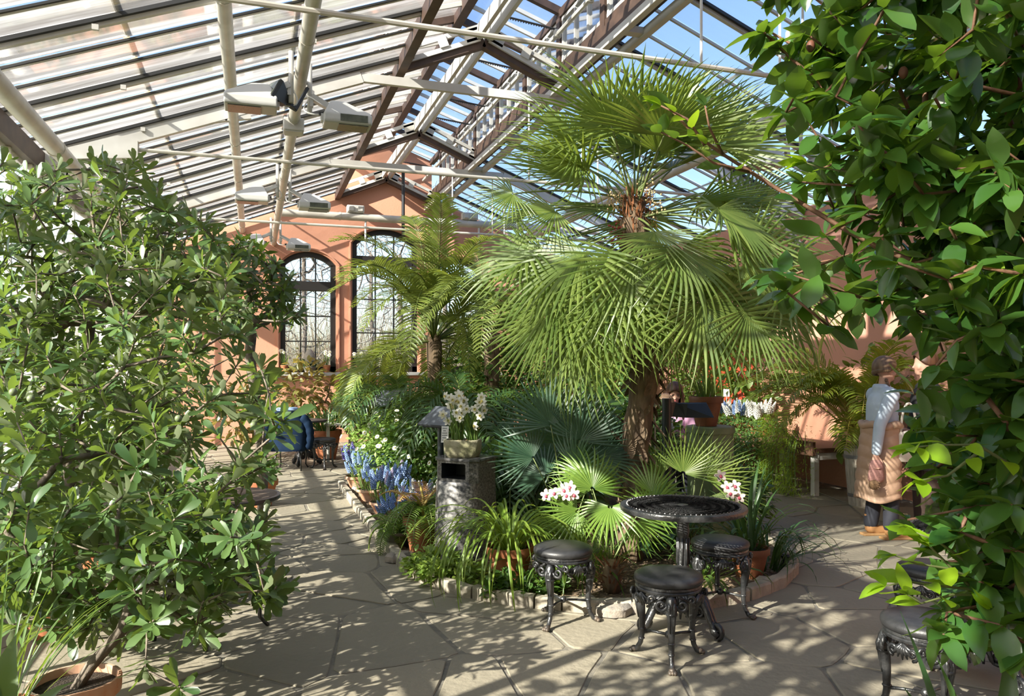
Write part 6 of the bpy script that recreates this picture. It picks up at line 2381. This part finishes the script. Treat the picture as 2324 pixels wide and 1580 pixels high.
# ---- shrubs along the glazed left wall; two tall unseen trees added for dappled shade
for lb, x, y, h, r, m, tms, n, sz in (
        ('tall unseen leafy tree added for shade, by the glass wall at the first truss', -1.25, 1.7, 3.3, .62, M_rho, BROAD, 1000, .95),
        ('tall unseen leafy tree added for shade, by the glass wall next to the camera', -1.25, .2, 3.3, .66, M_rho, BROAD, 1000, .95),
        ('dark leafy shrub by the glass wall behind the brown table', -1.35, 7.0, 2.3, .6, M_rho, BROAD, 620, .8),
        ('mid green shrub by the glass wall beyond the small dark tree', -1.25, 9.3, 2.4, .7, M_climb, BROAD, 700, .8),
        ('leafy shrub in the far left corner by the salmon wall', -1.2, 12.2, 2.5, .75, M_rho, BROAD, 700, .8),
        ('tall shrub between feather palms and fan palm at the back of the bed', 3.1, 10.2, 2.2, .6, M_shade, OVALS, 2600, 1.7),
        ('leafy shrub at the back end of the bed behind the trunk', 3.9, 9.6, 1.9, .5, M_ivy, OVALS, 2200, 1.6)):
    bush('leafy_shrub', lb, 'shrub', (x, y, 0), [((0, 0, h * .66), (r, r * 1.15, h * .34)), ((0, 0, h * .36), (r * .8, r, h * .28))], m, tms, n, rb, M_bark_grey, stems=26, size=sz)
# ================================================================ PEOPLE
M_skin = mat('skin', (0.56, 0.33, 0.24), 0.55, (0.5, 0.28, 0.2), 10, 2)
M_hair_b = mat('brown_hair', (0.055, 0.022, 0.012), 0.45, (0.10, 0.045, 0.022), 40, 3, stretch=(1, 1, .1))
M_hair_l = mat('light_brown_hair', (0.20, 0.125, 0.07), 0.5, (0.12, 0.07, 0.04), 40, 3, stretch=(1, 1, .15))
M_lips = mat('lips', (0.42, 0.11, 0.10), 0.5)
M_eye = mat('eye_dark', (0.03, 0.018, 0.012), 0.3)


def remesh(o, vox, smooth=6):
    m = o.modifiers.new('merge', 'REMESH')
    m.mode = 'VOXEL'
    m.voxel_size = vox
    m.use_smooth_shade = True
    if smooth:
        s = o.modifiers.new('soften', 'SMOOTH')
        s.iterations = smooth
        s.factor = .5
    return o


def limb(mb, pts_, rs_, n=10):
    mb.tube(pts_, rs_, n)
    for p, r in zip(pts_, rs_):
        mb.ball(p, r * .99, n, 6)


def hand(mb, wrist, dirv, side, s=1.0, curl=.5):
    """palm with five bent fingers; side: unit vector the thumb points to"""
    w, d, t = Vector(wrist), Vector(dirv).normalized(), Vector(side).normalized()
    pn = d.cross(t).normalized()
    c = w + d * .045 * s
    for k in range(5):
        mb.ball(w + d * (.01 + .016 * k) * s, .023 * s, 8, 6)
        mb.ball(w + d * (.02 + .015 * k) * s + t * .016 * s, .017 * s, 8, 6)
        mb.ball(w + d * (.02 + .015 * k) * s - t * .018 * s, .016 * s, 8, 6)
    for k, (o_, L_) in enumerate(((.03, .072), (.01, .08), (-.011, .074), (-.031, .058))):
        b_ = w + d * .085 * s + t * o_ * s
        j1 = b_ + (d * math.cos(curl * .6) + pn * math.sin(curl * .6)) * L_ * .45 * s
        j2 = j1 + (d * math.cos(curl * 1.5) + pn * math.sin(curl * 1.5)) * L_ * .32 * s
        j3 = j2 + (d * math.cos(curl * 2.3) + pn * math.sin(curl * 2.3)) * L_ * .25 * s
        mb.tube([w + d * .05 * s + t * o_ * .8 * s, b_, j1, j2, j3], [.0095 * s, .0095 * s, .0085 * s, .008 * s, .0065 * s], 8)
    b_ = w + d * .03 * s + t * .028 * s
    mb.tube([w + d * .02 * s, b_, b_ + (d * .7 + t * .6 + pn * .2) * .035 * s, b_ + (d * 1.0 + t * .6 + pn * .5) * .055 * s], [.012 * s, .0115 * s, .010 * s, .0075 * s], 8)


def head(mb, c, fwd, up, s=1.0):
    """skull, jaw, nose and ears around the head centre c"""
    f, u = Vector(fwd).normalized(), Vector(up).normalized()
    r = f.cross(u).normalized()
    u = r.cross(f).normalized()
    R = Matrix((r, f, u)).transposed()

    def P_(x, y, z):
        return Vector(c) + R @ Vector((x, y, z)) * s

    def blob(p, rad, sc):
        tmp = MB().ball((0, 0, 0), rad * s, 14, 10, sc)
        mb.add([P_(*p) + R @ Vector(v) for v in tmp.v], tmp.f)
    blob((0, -.012, .03), .09, (.86, 1.05, .98))
    blob((0, .02, -.02), .075, (.86, .92, 1.1))
    blob((0, .042, -.07), .043, (1.05, .9, .85))
    blob((0, .075, -.015), .02, (.7, .9, 1.4))
    blob((0, .095, -.028), .013, (1, 1, .8))
    for sg in (-1, 1):
        blob((sg * .078, -.01, -.005), .022, (.45, .8, 1.3))
        blob((sg * .04, .055, -.03), .026, (1, .8, .9))
    return P_, R


def face_parts(t, P_, R, s=1.0):
    for sg in (-1, 1):
        me = MB().ball((0, 0, 0), .0125 * s, 8, 6, (1.25, .6, .45))
        MB().add([P_(sg * .033, .080, .012) + R @ Vector(v) for v in me.v], me.f).build('eye', M_eye, t, smooth=True)
        me = MB().ball((0, 0, 0), .014 * s, 8, 6, (1.4, .5, .22))
        MB().add([P_(sg * .033, .084, .033) + R @ Vector(v) for v in me.v], me.f).build('eyebrow', M_hair_b, t, smooth=True)
    me = MB().ball((0, 0, 0), .014 * s, 10, 6, (1.35, .6, .55))
    MB().add([P_(0, .080, -.062) + R @ Vector(v) for v in me.v], me.f).build('mouth', M_lips, t, smooth=True)


def hair_cap(t, P_, R, m, long=0.0, s=1.0, name='hair'):
    """hair over the skull, open at the face; long > 0 hangs to the shoulders"""
    mb = MB()
    n, k = 22, 12
    vs, fs = [], []
    for i in range(k + 1):
        th = PI * .62 * i / k
        for j in range(n):
            a = 2 * PI * j / n
            y = -math.cos(a)
            lim = 1.0
            face = max(0, math.cos(a - PI) if False else -y * -1)
            fr_ = max(0.0, math.sin(a) if False else math.cos(a - PI / 2))
            thh = th * (1 - .45 * max(0, math.cos(a - PI / 2)) ** 1.5)
            q = .098
            vs.append(P_(q * .9 * math.sin(thh) * math.cos(a), q * 1.04 * math.sin(thh) * math.sin(a) - .012, .03 + q * 1.02 * math.cos(thh)))
    for i in range(k):
        for j in range(n):
            fs.append((i * n + j, i * n + (j + 1) % n, (i + 1) * n + (j + 1) % n, (i + 1) * n + j))
    mb.add(vs, fs)
    o = mb.build(name, m, t, smooth=True)
    sm = o.modifiers.new('thick', 'SOLIDIFY')
    sm.thickness = .012 * s
    if long:
        h2 = MB()
        for k in range(34):
            a = PI * (1.0 + .0) + (k / 33 - .5) * PI * 1.35
            x, y = math.cos(a + PI / 2) * .088, math.sin(a + PI / 2) * .085 - .015
            x, y = math.sin((k / 33 - .5) * PI * 1.35) * .09, -math.cos((k / 33 - .5) * PI * 1.35) * .092 - .01
            p0 = P_(x * .8, y * .8, .06)
            p1 = P_(x * 1.05, y * 1.05, -.02)
            p2 = P_(x * 1.15, y * 1.05, -.1) + Vector((0, 0, -.02))
            p3 = P_(x * 1.3, y * 1.1 - .01, -.14) + Vector((0, 0, -long))
            h2.tube([p0, p1, p2, p3], [.014, .017, .017, .008], 6)
        h2.build('long_hair', m, o, smooth=True)
    return o


def standing(label, loc, rz, H=1.66, top=None, legs=None, boots=None, hair=None, facefwd=(0, 1, 0), armR=None):
    t = thing('person', label, 'person', loc, rz)
    s = H / 1.66
    body = MB()
    P_, R = head(body, (0, .03, 1.555 * s), facefwd, (0, 0, 1), s)
    limb(body, [Vector((0, .0, 1.34)) * s, Vector((0, .015, 1.42)) * s, Vector((0, .025, 1.5)) * s], [.062 * s, .05 * s, .05 * s])
    limb(body, [Vector((0, 0, .9)) * s, Vector((0, -.01, 1.05)) * s, Vector((0, 0, 1.22)) * s, Vector((0, -.005, 1.32)) * s], [.135 * s, .115 * s, .125 * s, .09 * s])
    arms = armR or {}
    W_ = {}
    for sg in (-1, 1):
        sh = Vector((sg * .155, 0, 1.33)) * s
        el, wr = arms.get(sg, (Vector((sg * .2, -.03, 1.06)), Vector((sg * .2, .04, .82))))
        el, wr = Vector(el) * s, Vector(wr) * s
        limb(body, [sh, el, wr], [.05 * s, .038 * s, .027 * s])
        hand(body, wr, (wr - el), (0, 1, 0), s, .7)
        W_[sg] = (sh, el, wr)
        hp, kn, an = Vector((sg * .085, 0, .86)) * s, Vector((sg * .09, .015 + .02 * sg, .47)) * s, Vector((sg * .095, -.02 + .04 * sg, .09)) * s
        limb(body, [hp, kn, an], [.085 * s, .055 * s, .04 * s])
        body.tube([an, an + Vector((0, .05, -.04)), an + Vector((0, .16, -.06))], [.04, .042, .03], 8)
        W_[sg * 2] = (hp, kn, an)
    remesh(body.build('body', M_skin, t), .009)
    # trousers
    mb = MB()
    for sg in (-1, 1):
        hp, kn, an = W_[sg * 2]
        limb(mb, [hp, kn, an + Vector((0, 0, .03))], [.1 * s, .075 * s, .068 * s])
    limb(mb, [Vector((0, 0, .86)) * s, Vector((0, 0, .98)) * s], [.14 * s, .135 * s])
    remesh(mb.build('trousers', legs, t), .014, 4)
    mb = MB()
    limb(mb, [Vector((0, 0, .95)) * s, Vector((0, -.005, 1.1)) * s, Vector((0, 0, 1.24)) * s, Vector((0, -.005, 1.33)) * s], [.15 * s, .145 * s, .148 * s, .1 * s])
    for sg in (-1, 1):
        sh, el, wr = W_[sg]
        limb(mb, [Vector((sg * .1, 0, 1.33)) * s, sh, el, el.lerp(wr, .92)], [.08 * s, .068 * s, .055 * s, .045 * s])
    mb.lathe([(.075, 1.36), (.085, 1.4), (.07, 1.43)], 16, c=(0, -.01, 0))
    remesh(mb.build('hoodie', top, t), .014, 4)
    for sg in (-1, 1):
        an = W_[sg * 2][2]
        mb = MB()
        limb(mb, [an + Vector((0, 0, .1)), an + Vector((0, 0, -.02)), an + Vector((0, .06, -.045)), an + Vector((0, .15, -.052))], [.06, .056, .05, .042])
        b_ = remesh(mb.build('boot', boots, t), .01, 3)
        MB().box(an + Vector((0, .055, -.08)), (.1, .29, .025)).build('boot_sole', mat('boot_sole', (.3, .17, .07), .7), b_, bevel=.01)
    hc = hair_cap(t, P_, R, hair, 0.0, s)
    return t, P_, R, W_, hc


M_hoodie = mat('pale_blue_jersey', (0.50, 0.58, 0.66), 0.85, (0.42, 0.5, 0.6), 6, 3)
M_navy = mat('dark_trousers', (0.02, 0.022, 0.032), 0.8)
M_boot = mat('tan_boot', (0.36, 0.18, 0.07), 0.6)
M_puffer = mat('beige_puffer', (0.46, 0.30, 0.20), 0.6, (0.4, 0.26, 0.17), 7, 3, bump=.15)
loc = cw((2003 - 1162) / F * 7.2, 7.2)
t, P_, R, W_, hc = standing('woman with a braid, pale blue hoodie and beige quilted coat round her waist', loc, -YAW - PI / 2 + .1, 1.66, M_hoodie, M_navy, M_boot, M_hair_l,
                            armR={1: ((.2, -.15, 1.06), (.21, -.19, .80)), -1: ((-.2, .06, 1.08), (-.12, .26, 1.0))})
# coat hung round the hips, quilted in rolls
vs, fs = [], []
NR_, NA_ = 40, 28
for i in range(NR_ + 1):
    f = i / NR_
    z = 1.06 - .70 * f
    puff = .011 * abs(math.sin(f * PI * 6.5))
    w = .128 + .045 * f ** .6
    for j in range(NA_):
        a = 2 * PI * j / NA_
        vs.append((math.cos(a) * (w + puff), math.sin(a) * (w * .95 + puff) - .02 - .03 * f, z + .02 * math.sin(3 * a)))
for i in range(NR_):
    for j in range(NA_):
        if 5 <= j <= 8 and i > 6:
            continue
        fs.append((i * NA_ + j, i * NA_ + (j + 1) % NA_, (i + 1) * NA_ + (j + 1) % NA_, (i + 1) * NA_ + j))
o = MB().add(vs, fs).build('quilted_coat', M_puffer, t, smooth=True)
sm = o.modifiers.new('thick', 'SOLIDIFY')
sm.thickness = .03
MB().tube([(.17 * math.cos(a), .16 * math.sin(a) - .02, 1.05 + .012 * math.sin(5 * a)) for a in [2 * PI * k / 24 for k in range(25)]], .035, 8).build('coat_knot', M_puffer, o, smooth=True)
# braid round the head and down the shoulder
mb = MB()
for k in range(16):
    a = -PI * .15 + PI * 1.0 * k / 15
    p = P_(.095 * math.cos(a + PI / 2) * 0 + .088 * math.sin(-PI * .5 + PI * k / 15), -.09 * math.cos(-PI * .5 + PI * k / 15) - .015, -.01 - .02 * math.cos(PI * k / 15))
    mb.ball(p, .021, 8, 6, (1, 1, 1.2))
for k in range(13):
    mb.ball(P_(.06 + .004 * k, -.03 + .008 * k, -.09 - .026 * k), .017 - .0004 * k, 8, 6, (1, 1, 1.1))
mb.build('braid', M_hair_l, hc, smooth=True)
# hat in her hand
wr = W_[1][2]
mw = Matrix.Translation(loc) @ Matrix.Rotation(-YAW - PI / 2 + .1, 4, 'Z')
hp = mw @ (wr + Vector((.0, .0, -.12)))
h = thing('bobble_hat', 'dusty pink knitted hat with a fur bobble held in her hand', 'hat', hp)
M_knit = mat('pink_knit', (0.38, 0.2, 0.17), 0.9, (0.3, 0.15, 0.13), 60, 2, bump=.4, bscale=120)
MB().lathe([(.03, .05), (.055, .03), (.075, -.03), (.085, -.1), (.07, -.13), (.02, -.15)], 18, sy=.6).build('knit', M_knit, h, smooth=True)
MB().lathe([(.036, .07), (.06, .05), (.075, .0), (.07, -.02)], 18, sy=.6, cap=False).build('cuff', M_knit, h, smooth=True)
mb = MB()
for k in range(200):
    v = Vector((rb.gauss(0, 1), rb.gauss(0, 1), rb.gauss(0, 1))).normalized()
    c = Vector((-.06, -.04, -.15))
    s_ = v.orthogonal().normalized() * .006
    mb.add([c + v * .02 - s_, c + v * .02 + s_, c + v * rb.uniform(.05, .065)], [(0, 1, 2)])
mb.ball((-.06, -.04, -.15), .045, 10, 8)
mb.build('fur_bobble', mat('fur', (.17, .1, .05), .95), h)
# companion in black, mostly hidden by the camellia
loc2 = cw((2105 - 1162) / F * 7.35, 7.35)
t2, P2_, R2_, W2_, hc2 = standing('person in a black coat behind the camellia next to the braided woman', loc2, -YAW + PI / 2 - .2, 1.72, mat('black_coat', (.012, .012, .014), .8), mat('dark_brown_cloth', (.05, .03, .022), .85), M_boot, M_hair_b)
MB().lathe([(.2, .62), (.21, .8), (.18, 1.1), (.16, 1.2)], 20, sy=.9, cap=False).build('coat_skirt', MATS['black_coat'], t2, smooth=True)
bg = thing('shoulder_bag', 'off-white cloth bag hanging between the two standing people', 'bag', cw((2062 - 1162) / F * 7.1, 7.1, .72))
MB().lathe([(.1, 0), (.13, .03), (.13, .22), (.1, .27), (.03, .28)], 20, sy=.5).build('bag_body', mat('off_white_canvas', (.6, .55, .47), .85), bg, smooth=40)
MB().tube(bez((-.09, 0, .27), (-.08, 0, .62), (.08, 0, .62), (.09, 0, .27), 12), .012, 6).build('bag_strap', MATS['off_white_canvas'], bg, smooth=True)


def seated(label, loc, rz, top, hair, tilt, long, bow=.0):
    t = thing('person', label, 'person', loc, rz)
    body = MB()
    hcen = Vector((0, .12 + bow * .1, 1.21 - bow * .1))
    fw = Vector((0, math.cos(tilt), -math.sin(tilt)))
    P_, R = head(body, hcen, fw, (0, math.sin(tilt), math.cos(tilt)))
    limb(body, [Vector((0, .03, .98)), Vector((0, .06, 1.06)), hcen + Vector((0, -.03, -.06))], [.062, .052, .05])
    limb(body, [Vector((0, -.04, .52)), Vector((0, -.03, .7)), Vector((0, .0, .86)), Vector((0, .02, .97))], [.15, .12, .125, .09])
    J = {}
    for sg in (-1, 1):
        sh, el, wr = Vector((sg * .16, .02, .97)), Vector((sg * .23, .08, .74)), Vector((sg * .12, .3, .80))
        limb(body, [sh, el, wr], [.05, .038, .027])
        hand(body, wr, wr - el, (-sg, 0, .3), 1.0, .6)
        hp, kn, an = Vector((sg * .09, .0, .52)), Vector((sg * .11, .4, .52)), Vector((sg * .11, .4, .09))
        limb(body, [hp, kn, an], [.085, .06, .04])
        body.tube([an, an + Vector((0, .05, -.04)), an + Vector((0, .15, -.06))], [.04, .042, .03], 8)
        J[sg] = (sh, el, wr, hp, kn, an)
    remesh(body.build('body', M_skin, t), .009)
    mb = MB()
    limb(mb, [Vector((0, -.04, .58)), Vector((0, -.03, .7)), Vector((0, .0, .86)), Vector((0, .02, .97))], [.165, .15, .148, .1])
    for sg in (-1, 1):
        sh, el, wr, hp, kn, an = J[sg]
        limb(mb, [Vector((sg * .1, .02, .98)), sh, el, el.lerp(wr, .9)], [.07, .066, .053, .042])
    remesh(mb.build('top', top, t), .013, 4)
    mb = MB()
    for sg in (-1, 1):
        sh, el, wr, hp, kn, an = J[sg]
        limb(mb, [hp, kn, an + Vector((0, 0, .04))], [.1, .075, .06])
    limb(mb, [Vector((0, -.03, .53)), Vector((0, -.03, .6))], [.15, .15])
    remesh(mb.build('trousers', M_navy, t), .014, 4)
    for sg in (-1, 1):
        an = J[sg][5]
        mb = MB()
        limb(mb, [an, an + Vector((0, .05, -.04)), an + Vector((0, .14, -.05))], [.052, .048, .038])
        remesh(mb.build('shoe', M_black, t), .01, 3)
    face_parts(t, P_, R)
    hair_cap(t, P_, R, hair, long)
    return t


M_pink = mat('pink_knitwear', (0.62, 0.36, 0.50), 0.85, (0.55, 0.3, 0.44), 8, 3)
M_wshirt = mat('white_shirt', (0.62, 0.60, 0.55), 0.85)
ls = cw((1530 - 1162) / F * 9.4, 9.4)
seated('seated woman with long brown hair and a pink top, looking down', ls + Vector((0, 0, .06)), -YAW + PI - .15, M_pink, M_hair_b, .5, .22)
ls2 = cw((1484 - 1162) / F * 8.8, 8.8)
seated('seated person in a white shirt bowing behind the palm trunk', ls2, -YAW + PI + .5, M_wshirt, M_hair_l, .9, .05, bow=.6)
for l_, lb in ((ls, 'black stool under the woman in pink'), (ls2, 'black stool under the person in white')):
    b_ = make_stool(lb, l_ + Vector((0, 0, -.03)), .3)
p = cw((1520 - 1162) / F * 8.35, 8.35)

# ================================================================ OUTSIDE: bare trees beyond the windows
M_barkout = mat('pale_winter_bark', (0.11, 0.09, 0.072), 0.9, (0.07, 0.055, 0.045), 6, 4)
M_barkbirch = mat('birch_bark', (0.26, 0.24, 0.22), 0.8, (0.09, 0.08, 0.07), 5, 4, contrast=(.5, .62))
rt = random.Random(91)
WORDS = ['behind the left arched window', 'behind the right arched window', 'with a pale trunk behind the middle window', 'far beyond the left window', 'far beyond the middle window', 'at the far right beyond the gable', 'far left beyond the glass side wall', 'in the gap between middle and right windows']
for k, (x, y, h, r, m) in enumerate(((.6, 23.5, 7.5, 1.9, M_barkout), (5.9, 24.5, 8, 2.2, M_barkout), (2.5, 21.5, 8.5, 1.8, M_barkbirch), (1.8, 30, 9, 2.8, M_barkout), (4.6, 32, 9, 2.6, M_barkout), (9.5, 28, 9, 3, M_barkout), (-3.5, 30, 9, 3, M_barkout), (4.9, 27, 8, 2.4, M_barkout))):
    t = thing('bare_tree', 'leafless winter tree %s' % WORDS[k], 'tree', (x, y, -.1), 0, 'bare trees outside')
    tips = []
    while len(tips) < 360:
        v = Vector((rt.uniform(-1, 1), rt.uniform(-1, 1), rt.uniform(-1, 1)))
        if v.length < 1:
            tips.append(Vector((v.x * r, v.y * r, h * .52 + v.z * h * .46)))
    nodes, par, rad, tn = grow([Vector((0, 0, 0)), Vector((.02, 0, h * .1)), Vector((0, .05, h * .2)), Vector((.05, 0, h * .35)), Vector((0, 0, h * .5)), Vector((0, 0, h * .7))], tips, rt, rbase=.085, rtip=.005, bend=.16, power=.65)
    branches(nodes, par, rad, m, t, 'trunk_and_branches', sides=6)
# brushwood along the edge of the park: nobody could count it
mb = MB()
for k in range(4200):
    x, y = rt.uniform(-9, 16), rt.uniform(25, 40)
    h = rt.uniform(1.0, 2.4) + (2.5 * rt.random() ** 2 if y > 29 else 0) + max(0, y - 32) * .22
    a = Vector((rt.gauss(0, .25), rt.gauss(0, .25), 1))
    q = Vector((x, y, -.1))
    mb.tube([q, q + a * h * .5, q + a * h + Vector((rt.gauss(0, .2), rt.gauss(0, .2), 0))], [.02, .014, .005], 4, caps=False)
o = mb.build('brushwood', mat('brush_bark', (.23, .18, .125), .95, (.15, .125, .08), 3, 3, coords='World'))
tag(o, 'pale leafless brushwood along the park edge outside the windows', 'brushwood', kind='stuff')
for k, (x, y, r, h, lb) in enumerate(((-1.5, 34, 2.2, 2.8, 'olive green evergreen bush outside, left'), (3.4, 36, 2.6, 3.0, 'olive green evergreen bush outside, centre'), (7.5, 34, 2.3, 3.4, 'olive green evergreen bush outside, right'))):
    bush('evergreen_bush', lb + ' of the three', 'bush', (x, y, -.1), [((0, 0, h * .45), (r, r, h * .5))], leafmat('evergreen_out', (.08, .1, .04), (.16, .17, .07), trans=.2, rough=.7), BROAD, 900, rt, stems=0, size=1.6)
